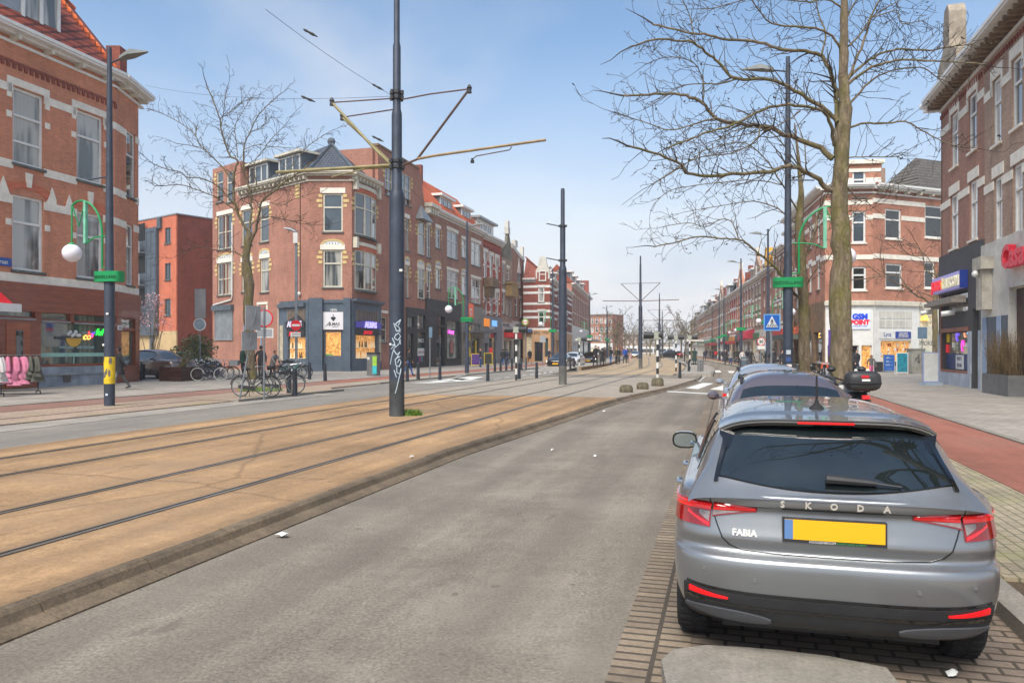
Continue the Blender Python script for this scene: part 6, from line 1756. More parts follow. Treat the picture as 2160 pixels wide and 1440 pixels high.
CARROWS={'hatch':dict(L=4.3,rows=[(.20,.80,.30,.5,3.9,.5),(.36,.87,.06,.45,4.2,.75),(.55,.895,.0,.45,4.28,.8),(.75,.895,.06,.43,4.22,.8),(.92,.885,.06,.43,4.0,.8),(.99,.86,.08,.43,3.6,.8),(1.02,.83,.13,.43,3.4,.7)],cab=[(.10,.80,.99,1.03,.05,4.5),(.3,.79,.99,1.22,.13,3.8),(.6,.785,.99,1.44,.19,3.3),(1.2,.78,.99,1.50,.2,3.2),(2.0,.78,.99,1.49,.2,3.2),(2.5,.785,.99,1.40,.19,3.3),(3.2,.79,.97,1.05,.06,4.4),(3.3,.79,.96,1.0,.05,4.6)],ax=(.75,3.38),wr=(.12,.42),ws=(2.55,3.2)),'suv':dict(L=4.45,rows=[(.24,.82,.28,.5,4.05,.5),(.42,.90,.05,.42,4.33,.7),(.62,.92,.0,.42,4.43,.75),(.85,.92,.05,.42,4.38,.75),(1.02,.905,.06,.42,4.2,.75),(1.08,.87,.10,.42,3.7,.7)],cab=[(.10,.83,1.04,1.09,.05,4.5),(.35,.82,1.04,1.38,.13,3.8),(.6,.81,1.04,1.57,.17,3.4),(1.2,.81,1.04,1.64,.18,3.3),(2.1,.81,1.04,1.62,.18,3.3),(2.6,.815,1.04,1.5,.17,3.4),(3.3,.82,1.03,1.1,.06,4.4),(3.4,.82,1.02,1.06,.05,4.6)],ax=(.8,3.45),wr=(.13,.5),ws=(2.65,3.3)),'sedan':dict(L=4.6,rows=[(.20,.80,.30,.5,4.2,.5),(.36,.87,.06,.45,4.5,.75),(.55,.895,.0,.45,4.58,.8),(.75,.895,.04,.43,4.52,.8),(.92,.88,.06,.5,4.2,.8),(.97,.85,.12,.5,3.9,.8)],cab=[(.75,.76,.93,.97,.05,4.5),(1.1,.77,.93,1.2,.13,3.6),(1.5,.77,.93,1.38,.2,3.2),(2.0,.77,.93,1.43,.2,3.1),(2.5,.775,.93,1.38,.2,3.2),(3.2,.79,.93,1.05,.08,4.2),(3.4,.79,.92,.98,.05,4.6)],ax=(.95,3.6),wr=(.8,1.35),ws=(2.6,3.25)),}
def car(kind,loc,rz,pm,label,group,rails=False,plate=True,detail=2,lights=0):
 K=CARROWS[kind];s=Shell(K['rows'],K['cab'])
 root=thing('car',label,'car',loc,rz,group)
 z0,z1=K['rows'][0][0],K['rows'][-1][0];n=16 if detail>1 else 9
 zs=[z0+(z1-z0)*i/n for i in range(n+1)]
 bo=s.bodymesh(zs,14,12,12).build('body',pm,root,ang=50)
 arch_cut(bo,[(sx*.85,y)for sx in(-1,1)for y in K['ax']],.35,.28)
 for p in bo.data.polygons:p.use_smooth=True
 bo.data.set_sharp_from_angle(angle=R(45))
 ins=MB();ins.box(-.62,.62,.5,K['L']-.5,.18,.6);ins.build('underbody',PLASTIC,root)
 s.cabmesh(34,16).build('roof_shell',pm,root,ang=60)
 y0,y1=K['wr']
 def rw(u,v):y=y0+.05+(y1-y0-.05)*v;x=(-.62+1.24*u)*(1-.1*v);return Vector((x,y,s.CZ(x,y)))
 s.patch(rw,12,6,.002,'rear_window',CGLASS,root,.004)
 y2,y3=K['ws']
 def ww(u,v):y=y3-(y3-y2)*v;x=(-.66+1.32*u)*(1-.1*v);return Vector((x,y,s.CZ(x,y)))
 s.patch(ww,12,6,.002,'windscreen',CGLASS,root,.004)
 for sg in(-1,1):
  def sw(u,v):
   y=y1+.25+(y2+.1-y1-.25)*u;wb,zb,zc,tk,nn=s.cs(y);zb+=.03;zt=zc-.10
   z=zb+(max(zt,zb+.01)-zb)*v;return Vector((sg*s.CX_(y,z),y,z))
  s.patch(sw,12,4,.002,'side_window',CGLASS,root,.004)
  f=quadlerp((52,z1-.33),(92,z1-.30),(92,z1-.1),(55,z1-.12))
  s.patch(lambda u,v:s.S(sg*f(u,v)[0],f(u,v)[1]),8,4,.004,'tail_lamp',LAMPB,root)
  g=quadlerp((212,.60),(186,.66),(186,.80),(212,.74))
  hl=s.patch(lambda u,v:s.S(sg*g(u,v)[0],g(u,v)[1]),8,4,.004,'headlight',mat('headlight_lit',S(255,250,235),.1,0,0,1,2.0)if lights else LAMPC,root)
  for y in K['ax']:wheel(root,sg*.78,y,.32,.2,sg)
  mb=MB(smooth=True);mb.ball((sg*.96,y2+.1,z1+.04),.1,10,0,.7);mb.tube([(sg*.82,y2+.14,z1),(sg*.93,y2+.1,z1+.02)],.02,5);mb.build('wing_mirror',pm if detail>1 else TRIMG,root)
  if rails:
   mb=MB(smooth=True);yy=[y1+.2+(y2-y1-.3)*i/12 for i in range(13)]
   mb.tube([Vector((sg*.57,y,s.CZ(.57,y)+(.045 if 0<i<12 else.0)))for i,y in enumerate(yy)],.02,6);mb.build('roof_rail',PLASTIC,root)
 yf=interp(K['rows'],.5)[3]
 def gr(u,v):return s.S((-1 if u<.5 else 1)*(225+44.9*(1-abs(2*u-1))),.38+.3*v)
 s.patch(gr,16,4,.003,'grille',TRIMG,root)
 if plate:
  mb=MB();mb.box(-.26,.26,yf+.0,yf+.025,.42,.53);mb.build('front_plate',PLATEY,root)
  p=s.X(0,.72);mb=MB();mb.box(-.26,.26,p.y-.02,p.y+.02,.66,.77);mb.build('number_plate',PLATEY,root)
 return root,s
GC='cars parked along the right kerb'
p_=ST(0,0)
def along(s,t):q=ST(s,t);return(q.x,q.y,.004)
s0=HERO.location.x*U1 .x+HERO.location.y*U1 .y;t0=HERO.location.x*R1 .x+HERO.location.y*R1 .y
C2,S2=car('hatch',along(s0+5.45,t0+.22),-TH1,paint('paint_mauve_grey',S(120,110,116),.25,.6),'mauve grey estate car with roof rails parked in front of the grey hatchback',GC,True)
C3,S3=car('hatch',along(s0+11.2,t0+.28),-TH1,paint('paint_silver',S(178,184,192),.25,.6),'silver car parked third from the camera along the right kerb',GC,True)
GO='cars on the road left of the tram stop'
def oncoming(x,y,kind,pm,label,z=ZL,lights=1,rz=None,grp=GO):
 g=G(x,y,z);d=TH1 if g.y<80 else(TH1+TH2)/2
 a=math.pi-d if rz is None else rz
 off=Vector((math.sin(-a),math.cos(-a),0))*-CARROWS[kind]['L']
 o=Vector((g.x,g.y,z))+Vector((-math.sin(a),math.cos(a),0))*-CARROWS[kind]['L']
 return car(kind,o,a,pm,label,grp,False,True,1,lights)
BLK=paint('paint_black',S(28,28,32),.2,.3)
oncoming(1171,778.5,'sedan',BLK,'black oncoming car with lit headlights left of the second tram pole')
oncoming(1240,769.5,'hatch',paint('paint_navy',S(44,52,66),.2,.4),'dark blue oncoming hatchback between the second tram pole and the platform')
oncoming(1198,776,'hatch',paint('paint_white',S(206,208,210),.3,.1),'white car half hidden behind the second tram pole',lights=0)
oncoming(1338,756,'hatch',_M['paint_silver'],'silver oncoming car with bright headlights behind the platform people')
oncoming(1386,755.5,'suv',BLK,'dark car crossing side on straight ahead on the tram road',lights=0,rz=R(95),grp='cars far ahead on the road')
oncoming(1418,753.5,'hatch',_M['paint_white'],'white car far ahead left of the red tail lamps',lights=1,grp='cars far ahead on the road')
oncoming(1404,752,'sedan',_M['paint_navy'],'small blue car far ahead right of the crossing dark car',lights=0,grp='cars far ahead on the road')
oncoming(1432,754,'hatch',paint('paint_red',S(150,30,34),.25,.3),'small red car far ahead beside the right tram stop',lights=0,grp='cars far ahead on the road')
BRZ=paint('paint_bronze',S(112,100,92),.25,.6)
g=G(398,800,ZP)
a=math.atan2(-(1.0),0)
car('suv',(-21.8,44.2,ZP+.002),R(-121),BRZ,'bronze people carrier parked in the side street behind the wooden planter','parked cars in the left side street',True,True,2)
car('hatch',(-24.2,54.6,ZP+.002),R(-121),_M['paint_silver'],'silver car half hidden behind the bush in the left side street','parked cars in the left side street',False,True,1)
def bark():
 k=NT('bark');v=k.obj();m=k.mapping(v,(1,1,.25))
 n=k.noise(m,9,6,.7);n2=k.noise(k.mapping(v,(1,1,.5)),1.6,5,.7);n3=k.noise(m,30,4,.8)
 c=k.ramp(n,[(.32,S(78,68,54)),(.5,S(116,102,82)),(.7,S(146,132,110))])
 k.col(k.mix(k.ramp(n2,[(.46,0.0),(.62,.75)]),c,S(104,100,44)))
 vo=k.n('ShaderNodeTexVoronoi',feature='DISTANCE_TO_EDGE');vo.inputs['Scale'].default_value=11;k.l(k.mix(.12,k.mapping(v,(1,1,.4)),n3,'ADD'),vo.inputs['Vector'])
 k.set(Roughness=.95);k.bump(k.mix(.6,k.mix(.5,n,n3),k.ramp(vo.outputs['Distance'],[(0,0.0),(.2,1.0)])),.55,.05);_M['bark']=k.mat;return k.mat
BARK=bark()
TWIG=mat('twig',S(74,66,56),.9,0,.3,2)
POD=mat('twig_bud',S(50,42,34),.9)
class Tree:
 def __init__(s,seed,rmin=.009,pods=.25,droop=.0):
  s.rn=random.Random(seed);s.mb=MB(smooth=True);s.rmin=rmin;s.pods=pods;s.n=0;s.droop=droop
 def jit(s,a):return Vector((s.rn.uniform(-a,a),s.rn.uniform(-a,a),s.rn.uniform(-a,a)))
 def grow(s,p,d,L,r,lev):
  rn=s.rn;n=max(3,int(L/(.22 if lev<2 else.16)));n=min(n,9)
  pts=[p.copy()];rad=[r];dd=d.normalized();kids=[]
  for i in range(n):
   dd=(dd+s.jit(.30 if lev else.15)+Vector((0,0,.035-s.droop))).normalized()
   pts.append(pts[-1]+dd*(L/n));rad.append(max(s.rmin*.7,r*(1-(i+1)/n*.75)))
   if lev<3 and i>0:kids.append((pts[-1],dd.copy(),rad[-1]))
  s.mb.tube(pts,rad,4 if r>.02 else 3,0 if r>.03 else 1,False);s.n+=1
  if lev<3:
   for q,e,rr in kids:
    for _ in range(1 if rn.random()<(.8,.72,.5)[lev]else 0):
     side=s.jit(1);side=(side-e*side.dot(e)).normalized()
     s.grow(q,e*rn.uniform(.5,.9)+side*rn.uniform(.5,.95),L*rn.uniform(.28,.55),max(s.rmin,rr*.6),lev+1)
  elif rn.random()<s.pods:
   q=pts[-1];a=s.jit(.05);s.mb.add([q,q+a,q+a+s.jit(.045),q+s.jit(.04)],[(0,1,2),(0,2,3)],2)
 def limb(s,pts,r0,r1,dens=1.0,Lk=.9,lev=1,side=10,start=.15):
  """traced limb: tube through the points with branchlets along it"""
  rn=s.rn;pts=[Vector(p)for p in pts]
  q=[];
  for i in range(len(pts)-1):
   p0,p1,p2,p3=pts[max(i-1,0)],pts[i],pts[i+1],pts[min(i+2,len(pts)-1)]
   for k in range(4):
    t=k/4;q.append(.5*((2*p1)+(p2-p0)*t+(2*p0-5*p1+4*p2-p3)*t*t+(3*p1-p0-3*p2+p3)*t**3))
  q.append(pts[-1]);n=len(q)-1
  r0*=.66;rad=[r0+(r1-r0)*(i/n)**.6 for i in range(n+1)]
  q2=[p+s.jit(.6*rr)for p,rr in zip(q,rad)];q2[0]=q[0]
  s.mb.tube(q2,rad,8 if r0>.06 else 6,0,False)
  tot=sum((b-a).length for a,b in zip(q,q[1:]))
  acc=0
  for i in range(n):
   seg=q[i+1]-q[i];acc+=seg.length;fr=acc/tot
   if fr<start:continue
   c=dens*seg.length*2.6
   for _ in range(int(c)+(1 if rn.random()<c%1 else 0)):
    e=seg.normalized();sd=s.jit(1);sd.z+=.15;sd=(sd-e*sd.dot(e)).normalized()
    L=Lk*rn.uniform(.45,1.1)*(1.15-.5*fr)
    s.grow(q[i]+seg*rn.random(),e*rn.uniform(.35,.9)+sd*rn.uniform(.5,1),L,max(s.rmin*1.3,min(rad[i]*.45,.022)),lev)
  s.grow(q[-1],q[-1]-q[-2],Lk,r1,lev)
def px_tree(label,base,Y0,trunk,limbs,seed,group,rmin,dens,Lk,name='bare_tree',pods=.25,lev=1):
 """trunk: (x,y,width px); limbs: (list of px points, r0 m, depth slope)"""
 root=thing(name,label,'tree',base,0,group);o=Vector(base)
 tk=MB(smooth=True)
 pts=[P(x,y,Y0)-o for x,y,w in trunk];rad=[w*.45/F*Y0 for x,y,w in trunk]
 pts=[Vector((pts[0].x,pts[0].y,-.05))]+pts;rad=[rad[0]*1.25]+rad
 pp,rr=[],[]
 rn=random.Random(seed+99)
 for i in range(len(pts)-1):
  for k in range(5):
   t=k/5;pp.append(pts[i].lerp(pts[i+1],t)+Vector((rn.uniform(-.02,.02),rn.uniform(-.02,.02),0))*(rad[i]/.2));rr.append((rad[i]+(rad[i+1]-rad[i])*t)*rn.uniform(.92,1.10))
 pp.append(pts[-1]);rr.append(rad[-1])
 tk.tube(pp,rr,14);tk.build('trunk',BARK,root,ang=70)
 T=Tree(seed,rmin,pods)
 for pl,r0,sl in limbs:
  x0,y0=pl[0];out=[]
  for x,y in pl:
   d=math.hypot(x-x0,y-y0)/F*Y0;out.append(P(x,y,Y0+sl*d)-o)
  T.limb(out,r0,max(rmin*1.3,r0*.22),dens,Lk,lev)
 T.mb.build('crown',[BARK,TWIG,POD],root,ang=70)
 return root
def Z1(pl,s=2.571,ox=1280,oy=0):return[(ox+x/s,oy+y/s)for x,y in pl]
YT=17.0
tr1=[(1776,880,52),(1774,760,50),(1771,620,47),(1776,545,42),(1772,470,41),(1771,390,36),(1777,303,31),(1783,230,28),(1779,163,22),(1780,80,18),(1782,-30,15),(1786,-140,11),(1780,-260,5)]
L=[([(1215,1030),(1150,975),(1050,920),(970,900),(880,935),(680,945),(460,945),(380,880),(250,830),(120,795)],.10,-.35),([(1225,860),(1130,790),(1000,740),(850,685),(740,675),(590,640),(520,560),(430,520),(330,510),(190,515),(90,520)],.105,.25),([(1235,790),(1215,680),(1170,600),(1080,580),(960,570),(860,590),(760,640),(650,690),(540,720),(440,760),(330,800)],.07,-.6),([(590,640),(500,665),(350,705),(210,665),(40,610)],.035,.3),([(1250,660),(1180,590),(1100,540),(1020,490),(880,430),(700,430),(620,350),(560,300),(470,235),(400,220),(250,215),(130,255)],.085,-.15),([(700,430),(620,455),(530,455),(400,470),(230,580)],.03,.2),([(1262,790),(1245,600),(1240,480),(1200,370),(1160,300),(1080,280),(950,270),(830,230),(660,215),(560,190),(430,175),(250,130)],.10,.3),([(1265,260),(1200,180),(1100,150),(960,140),(880,120),(820,50),(760,-40),(650,-120)],.05,-.4),([(1165,300),(1185,180),(1150,80),(1130,0),(1100,-120)],.04,.5),([(1270,40),(1200,0),(1100,10),(980,0),(800,-10),(600,40),(500,50)],.035,-.1),([(1300,440),(1400,340),(1500,290),(1600,265),(1750,275),(1851,255),(1990,240)],.06,.3),([(1310,455),(1380,400),(1480,350),(1600,325),(1750,330),(1851,335),(2050,350)],.06,-.3),([(1310,575),(1400,470),(1500,400),(1620,370),(1720,370),(1790,420),(1851,445)],.045,.4),([(1320,690),(1400,670),(1520,670),(1620,660),(1700,700),(1770,740),(1851,780),(1920,800)],.045,-.35),([(1310,430),(1350,330),(1400,200),(1430,100),(1470,20),(1520,-60),(1540,-200)],.06,.2),([(1430,100),(1520,70),(1580,60),(1600,130),(1720,110)],.025,.3),([(1310,855),(1400,850),(1560,850),(1610,830)],.022,-.2),([(1300,1010),(1380,1090),(1480,1040),(1600,980)],.03,.6),([(1310,250),(1380,180),(1440,90),(1560,20),(1700,-60)],.04,.5),([(1290,120),(1340,20),(1420,-90)],.04,-.3),([(480,240),(460,130),(440,60),(410,0)],.02,.1),([(520,570),(525,450),(470,340),(330,310),(210,350)],.025,.2),([(830,690),(810,760),(680,830),(480,860),(250,1000)],.03,-.3),([(1050,600),(1000,640),(880,700),(600,760)],.03,.4)]
px_tree('large bare street tree with a mossy trunk beside the scooter, behind the grey hatchback',tuple(P(1776,800,YT).xy)+(ZR,),YT,tr1,[(Z1(a),r,d)for a,r,d in L],3,'bare street trees on the right pavement',.0068,4.2,.8)
Y2=23.5
tr2=[(1699,840,27),(1697,740,26),(1694,620,24),(1688,540,22),(1686,470,19),(1690,400,12),(1684,330,7),(1676,260,3)]
L2=[([(1694,640),(1660,600),(1640,568),(1600,535),(1575,512),(1558,505),(1520,503),(1470,500),(1420,512),(1380,520)],.085,-.2),([(1558,505),(1545,470),(1520,462),(1490,478),(1450,470),(1400,478)],.03,.4),([(1692,560),(1715,500),(1730,440),(1755,390),(1775,340)],.09,.3),([(1688,480),(1640,440),(1590,425),(1530,432),(1460,445)],.05,.4),([(1686,450),(1650,390),(1610,330),(1560,300),(1480,320)],.05,-.3),([(1690,400),(1700,340),(1690,280),(1660,220)],.04,.2),([(1684,350),(1640,290),(1600,270),(1540,280),(1440,350),(1390,380)],.035,-.2),([(1700,520),(1740,490),(1790,460),(1840,440)],.03,.5),([(1694,620),(1720,570),(1745,550),(1770,500)],.04,-.3),([(1650,390),(1590,380),(1520,385),(1420,400),(1380,430)],.03,.3)]
px_tree('bare street tree between the tall right lamp post and the largest tree trunk',tuple(P(1698,800,Y2).xy)+(ZR,),Y2,tr2,L2,5,'bare street trees on the right pavement',.0085,2.8,.95)
def Z7(pl):return Z1(pl,3.43,300,140)
tr3=[(533,800,23),(527,740,22),(523,660,22),(525,600,24),(519,548,19),(523,505,16),(526,490,13)]
L3=[([(770,1200),(700,1080),(665,950),(660,850),(670,740),(690,680),(640,650),(600,560),(570,440),(560,380),(520,260),(470,150)],.17,-.1),([(770,1200),(790,1020),(770,880),(740,780),(735,640),(740,560),(780,480),(820,390),(870,320),(960,235)],.13,.2),([(780,1290),(830,1150),(850,1040),(880,960),(960,900),(1040,830),(1150,760),(1230,690)],.17,-.3),([(780,1160),(830,1110),(900,1085),(1000,1100),(1130,1130),(1260,1150)],.08,.3),([(745,1390),(660,1340),(560,1335),(460,1310),(380,1305),(280,1360)],.08,-.3),([(670,1040),(560,960),(440,910),(300,860),(200,860),(90,865),(70,830)],.08,.2),([(660,1000),(580,900),(520,850),(420,810),(320,800),(280,765),(180,745),(90,710),(0,640)],.08,-.2),([(660,840),(590,740),(490,640),(420,570),(370,480),(290,420),(200,370),(110,330),(40,310)],.08,.3),([(780,900),(860,885),(960,870),(1040,790),(1100,700),(1210,570),(1330,490)],.08,.3),([(830,860),(810,760),(820,680),(880,600),(940,520),(1040,420)],.06,-.3),([(690,660),(680,540),(670,450),(700,370),(790,230)],.05,.3),([(570,440),(590,320),(600,220),(620,140)],.04,-.3),([(740,600),(830,570),(930,580),(1060,590)],.04,.2),([(490,640),(440,600),(330,570),(250,560)],.04,-.3),([(900,980),(1010,1000),(1100,960),(1200,930)],.05,.2),([(780,480),(880,430),(930,370),(990,400)],.035,.3),([(560,380),(640,330),(700,280),(790,225)],.035,-.2),([(390,500),(385,440),(350,400)],.03,.2)]
px_tree('bare street tree with a crooked trunk among the parked bicycles on the left pavement',tuple(P(533,800,41.5).xy)+(ZP,),41.5,tr3,[(Z7(a),r*.8,d)for a,r,d in L3],11,'bare street trees on the left pavement',.012,2.0,1.2)
def Z3(pl):return Z1(pl,4.97,1680,560)
tr4=[(1974,772,15),(1973,700,13),(1971,650,12),(1976,610,9),(1980,575,7)]
L4=[([(1450,430),(1350,360),(1250,310),(1160,230),(1050,190),(900,110),(760,130),(600,150)],.12,-.2),([(1160,230),(1080,120),(940,90),(900,20),(880,-120)],.07,.2),([(1470,350),(1490,150),(1440,90),(1350,40),(1330,-100),(1250,-250)],.1,-.3),([(1480,200),(1420,-20),(1300,-160),(1150,-260)],.07,.3),([(1450,340),(1300,280),(1220,290),(1150,230)],.06,-.3),([(1490,150),(1530,0),(1500,-150)],.06,.2),([(900,110),(800,40),(700,-40),(620,-60)],.04,.2),([(1330,-100),(1180,-110),(1000,-200)],.05,.3)]
px_tree('slender bare tree in the side street between the phone shop and the telecom shop',tuple(P(1974,780,52).xy)+(ZR,),52,tr4,[(Z3(a),r,d)for a,r,d in L4],17,None,.016,.6,1.5)
def auto_tree(h,seed,rmin,name='bare_tree',spread=.55):
 root=thing(name,'','tree');rn=random.Random(seed)
 tk=MB(smooth=True);ht=h*.36
 tk.tube([(0,0,-.05),(.03,0,ht*.5),(0,.05,ht),(.05,0,h*.7)],[h*.028,h*.022,h*.019,h*.008],9);tk.build('trunk',BARK,root,ang=70)
 T=Tree(seed,rmin,.2)
 for i in range(11):
  a=i*2.4+rn.random();z=ht*rn.uniform(.7,1.5);l=h*spread*rn.uniform(.6,1)
  e=Vector((math.cos(a),math.sin(a),rn.uniform(.5,1.3))).normalized();p=Vector((0,0,z))
  T.limb([p,p+e*l*.35+T.jit(.1*h*.1),p+e*l*.7+Vector((0,0,.1*l))+T.jit(.04*h),p+e*l+Vector((0,0,.22*l))+T.jit(.05*h)],h*.011,rmin*1.4,.34,h*.15,1,start=.2)
 T.mb.build('crown',[BARK,TWIG,POD],root,ang=70)
 return root
protoA,protoB=auto_tree(10,21,.03),auto_tree(9,22,.03,spread=.6)
spots=[(1458,140,1.0,'A','bare tree before the end houses of the right row'),(1437,170,1.05,'B','wide bare tree left of the end of the right row, behind the right tram shelter'),(1300,150,.98,'A','bare tree rising behind the left tram shelter roof'),(1318,175,.9,'B','bare tree between the left shelter and the third tram pole'),(1336,230,1.0,'A','pale bare tree left of the third tram pole far away'),(1364,260,1.05,'B','pale bare tree right of the third tram pole far away'),(1382,300,1.1,'A','farthest bare tree in the middle of the street end'),(1412,240,1.0,'B','bare tree above the far traffic right of the fourth tram pole'),(1285,185,.9,'B','bare tree beside the slate roofed block at the left end'),(1350,330,1.2,'B','tall bare tree in front of the low brown block far away'),(1371,210,.95,'A','bare tree right behind the third tram pole'),(1398,190,.9,'A','bare tree above the dark car that crosses the street'),(1425,300,1.2,'A','pale bare tree far behind the yellow banded beacon'),(1446,210,1.0,'A','bare tree above the small right tram shelter'),(1327,280,1.1,'A','pale bare tree far behind the platform people')]
used=set()
for x,Y,sc_,w,lab in spots:
 pr=protoA if w=='A' else protoB
 o=pr if w not in used else copy_tree(pr);used.add(w)
 p=P(x,700,Y);o.location=(p.x,p.y,.05);o.scale=(sc_,sc_,sc_);o.rotation_euler=(0,0,x*1.7)
 tag(o,lab,'tree','bare trees at the far end of the street')
def near_tree():
 root=thing('bare_tree','bare street tree beside the grey hatchback, mirrored in its roof and rear window','tree',tuple(ST(5.0,2.7).xy)+(ZR,),0,'bare street trees on the right pavement');rn=random.Random(77);tk=MB(smooth=True)
 tk.tube([(0,0,-.05),(.03,0,2.5),(0,.05,5),(.05,0,9)],[.26,.22,.2,.08],12);tk.build('trunk',BARK,root,ang=70);T=Tree(77,.009,.2)
 for i in range(13):
  a=i*2.4+.4;z=rn.uniform(4.6,7.5);l=rn.uniform(3.6,5.4);e=Vector((math.cos(a),math.sin(a),rn.uniform(.45,1.1))).normalized();p=Vector((0,0,z))
  T.limb([p,p+e*l*.35+T.jit(.5),p+e*l*.7+Vector((0,0,.1*l))+T.jit(.4),p+e*l+Vector((0,0,.2*l))+T.jit(.4)],.1,.014,.8,1.2,1,start=.2)
 T.mb.build('crown',[BARK,TWIG,POD],root,ang=70)
near_tree()
def leafy(label,cat,base,blobs,n,size,cols,seed,name='bush',stems=True,flat=.0):
 root=thing(name,label,cat,base);rn=random.Random(seed);mb=MB()
 for _ in range(n):
  c=rn.choice(blobs);d=Vector((rn.gauss(0,1),rn.gauss(0,1),rn.gauss(0,1))).normalized()*rn.random()**.45
  p=Vector(c[:3])+Vector((d.x*c[3],d.y*c[3],d.z*c[4]));s=size*rn.uniform(.6,1.3)
  a=Vector((rn.uniform(-1,1),rn.uniform(-1,1),rn.uniform(-.6,.6))).normalized();b=a.cross(Vector((rn.uniform(-1,1),rn.uniform(-1,1),rn.uniform(-1,1)))).normalized()
  mb.add([p-a*s,p+b*s*.5,p+a*s,p-b*s*.5],[(0,1,2,3)],rn.randrange(len(cols)))
 mb.build('foliage',cols,root,fix=False)
 st=MB(smooth=True)
 for i in range(9):
  c=rn.choice(blobs);q=Vector((rn.uniform(-.2,.2),rn.uniform(-.2,.2),0));e=Vector(c[:3])+Vector((rn.uniform(-.6,.6)*c[3],rn.uniform(-.6,.6)*c[3],rn.uniform(0,.6)*c[4]))
  st.tube([q,q.lerp(e,.5)+Vector((rn.uniform(-.1,.1),rn.uniform(-.1,.1),0)),e],[.035,.025,.012],5,0,False)
 st.build('stems',BARK,root)
 return root
GRN=[mat('leaf_dark',S(54,78,44),.6,0,.3),mat('leaf_mid',S(78,100,54),.6,0,.3),mat('leaf_olive',S(104,110,66),.6,0,.3)]
PNK=[mat('blossom_pale',S(214,176,180),.7,0,.2),mat('blossom_rose',S(190,140,148),.7,0,.2)]
p=P(318,780,52);leafy('small blossom tree with pink flowers in front of the orange apartment block','tree',(p.x,p.y,ZP),[(0,0,4.2,1.2,.9),(.7,0,3.4,.9,.8),(-.8,.3,3.6,.9,.9),(.3,0,5.0,.7,.6)],650,.07,PNK,31,'blossom_tree')
p=P(402,780,50);leafy('dense green bush between the bronze car and the shuttered window','bush',(p.x,p.y,ZP),[(0,0,1.3,1.1,1.1),(.8,.2,1.5,.9,1.0),(-.8,0,1.0,.8,.9),(.3,0,2.0,.9,.7)],2600,.09,GRN,32)
p=P(381,803,39.5)
rt=thing('wooden_planter','square wooden planter box of brown boards on the left pavement','planter',(p.x,p.y,ZP),R(-20));mb=MB()
for i in range(3):mb.box(-.65,.65,-.65,.65,.02+i*.24,.24+i*.24)
mb.build('boards',DKWOOD,rt);mb=MB()
for sx in(-1,1):
 for sy in(-1,1):mb.box(sx*.67-.05,sx*.67+.05,sy*.67-.05,sy*.67+.05,0,.76)
mb.build('corner_posts',DKWOOD,rt)
leafy('sparse leafless shrub growing in the wooden planter','shrub',(p.x,p.y,ZP+.7),[(.1,0,.5,.6,.5),(.5,0,.7,.4,.4)],260,.05,GRN[1:]+[TWIG],33)
def tuft(label,c,n,h,rad,seed,name='grass'):
 mb=MB();rn=random.Random(seed)
 for _ in range(n):
  a=rn.uniform(0,6.28);r=rad*rn.random()**.6;q=Vector((r*math.cos(a),r*math.sin(a)*.5,0));hh=h*rn.uniform(.4,1);d=Vector((rn.uniform(-.6,.6),rn.uniform(-.6,.6),1))*hh;w=Vector((rn.uniform(-1,1),rn.uniform(-1,1),0)).normalized()*.012
  mb.add([q-w,q+w,q+d*.6+w*.7,q+d*Vector((1,1,1)).x],[(0,1,2,3)],rn.randrange(2))
 o=mb.build(name,[mat('grass_bright',S(116,150,44),.6,0,.3),mat('grass_deep',S(82,118,40),.6,0,.3)],None,c,fix=False);tag(o,label,'grass',None,'stuff')
p=G(866,876,ZB);tuft('green tuft of grass growing at the foot of the near tram pole',p,420,.2,.28,1)
p=G(512,828,ZP);tuft('green grass growing round the foot of the bare left street tree',p+Vector((.3,1.2,0)),420,.22,.9,2)
POLE=mat('pole_blue_black',S(62,70,84),.5,.2,.22,2.5)
POLED=mat('pole_dark',S(48,54,62),.5,.2,.2,2.5)
GALV=mat('galvanised',S(140,148,154),.5,.5,.2,3)
GREENP=mat('green_paint',S(0,142,78),.45,0,.08,3)
OLIVE=mat('arm_olive',S(142,132,92),.55,.2,.25,3)
RUST=mat('arm_rust',S(104,82,72),.6,.3,.3,3)
OPAL=mat('opal_globe',S(232,228,236),.35,0,.04,2)
CONC=mat('concrete_grey',S(150,148,140),.85,0,.25,3)
def pole_parts(root,prof,m,name='pole',n=18):
 mb=MB(smooth=True);mb.lathe(prof,n);return mb.build(name,m,root,ang=30)
def tram_pole(x,y,label,full,sc_=1.0,z=ZB,top=11.6):
 p=G(x,y,z);d=TH1 if p.y<80 else TH2
 root=thing('tram_pole',label,'pole',p,-d,'overhead line poles on the tram bed')
 pole_parts(root,[(.19*sc_,-.05),(.19*sc_,.9)],mat('pole_foot',S(112,110,106),.7,.1,.3,2)if full!=1 else mat('pole_foot_dark',S(74,78,80),.7,.1,.35,2),'pole_foot')
 pole_parts(root,[(.192*sc_,.9),(.192*sc_,5.45),(.18*sc_,5.58),(.132*sc_,5.72),(.13*sc_,7.55),(.125*sc_,7.62),(.10*sc_,7.72),(.098*sc_,9.3),(.075*sc_,9.4),(.072*sc_,top)],POLE)
 return root
def bar(root,pts,r,m,name,n=8):
 mb=MB(smooth=True);mb.tube(pts,r,n);return mb.build(name,m,root)
def clamp(root,z,r):
 mb=MB(smooth=True);mb.lathe([(r,z-.04),(r+.03,z-.03),(r+.03,z+.03),(r,z+.04)],14)
 for k in range(6):a=k*1.05;mb.box((r+.05)*math.cos(a)-.03,(r+.05)*math.cos(a)+.03,(r+.05)*math.sin(a)-.03,(r+.05)*math.sin(a)+.03,z-.05,z+.05)
 mb.build('clamp',PLASTIC,root)
T1=tram_pole(837,877,'tall dark tram pole with white graffiti and rusty bracket arms on the near tram bed',1)
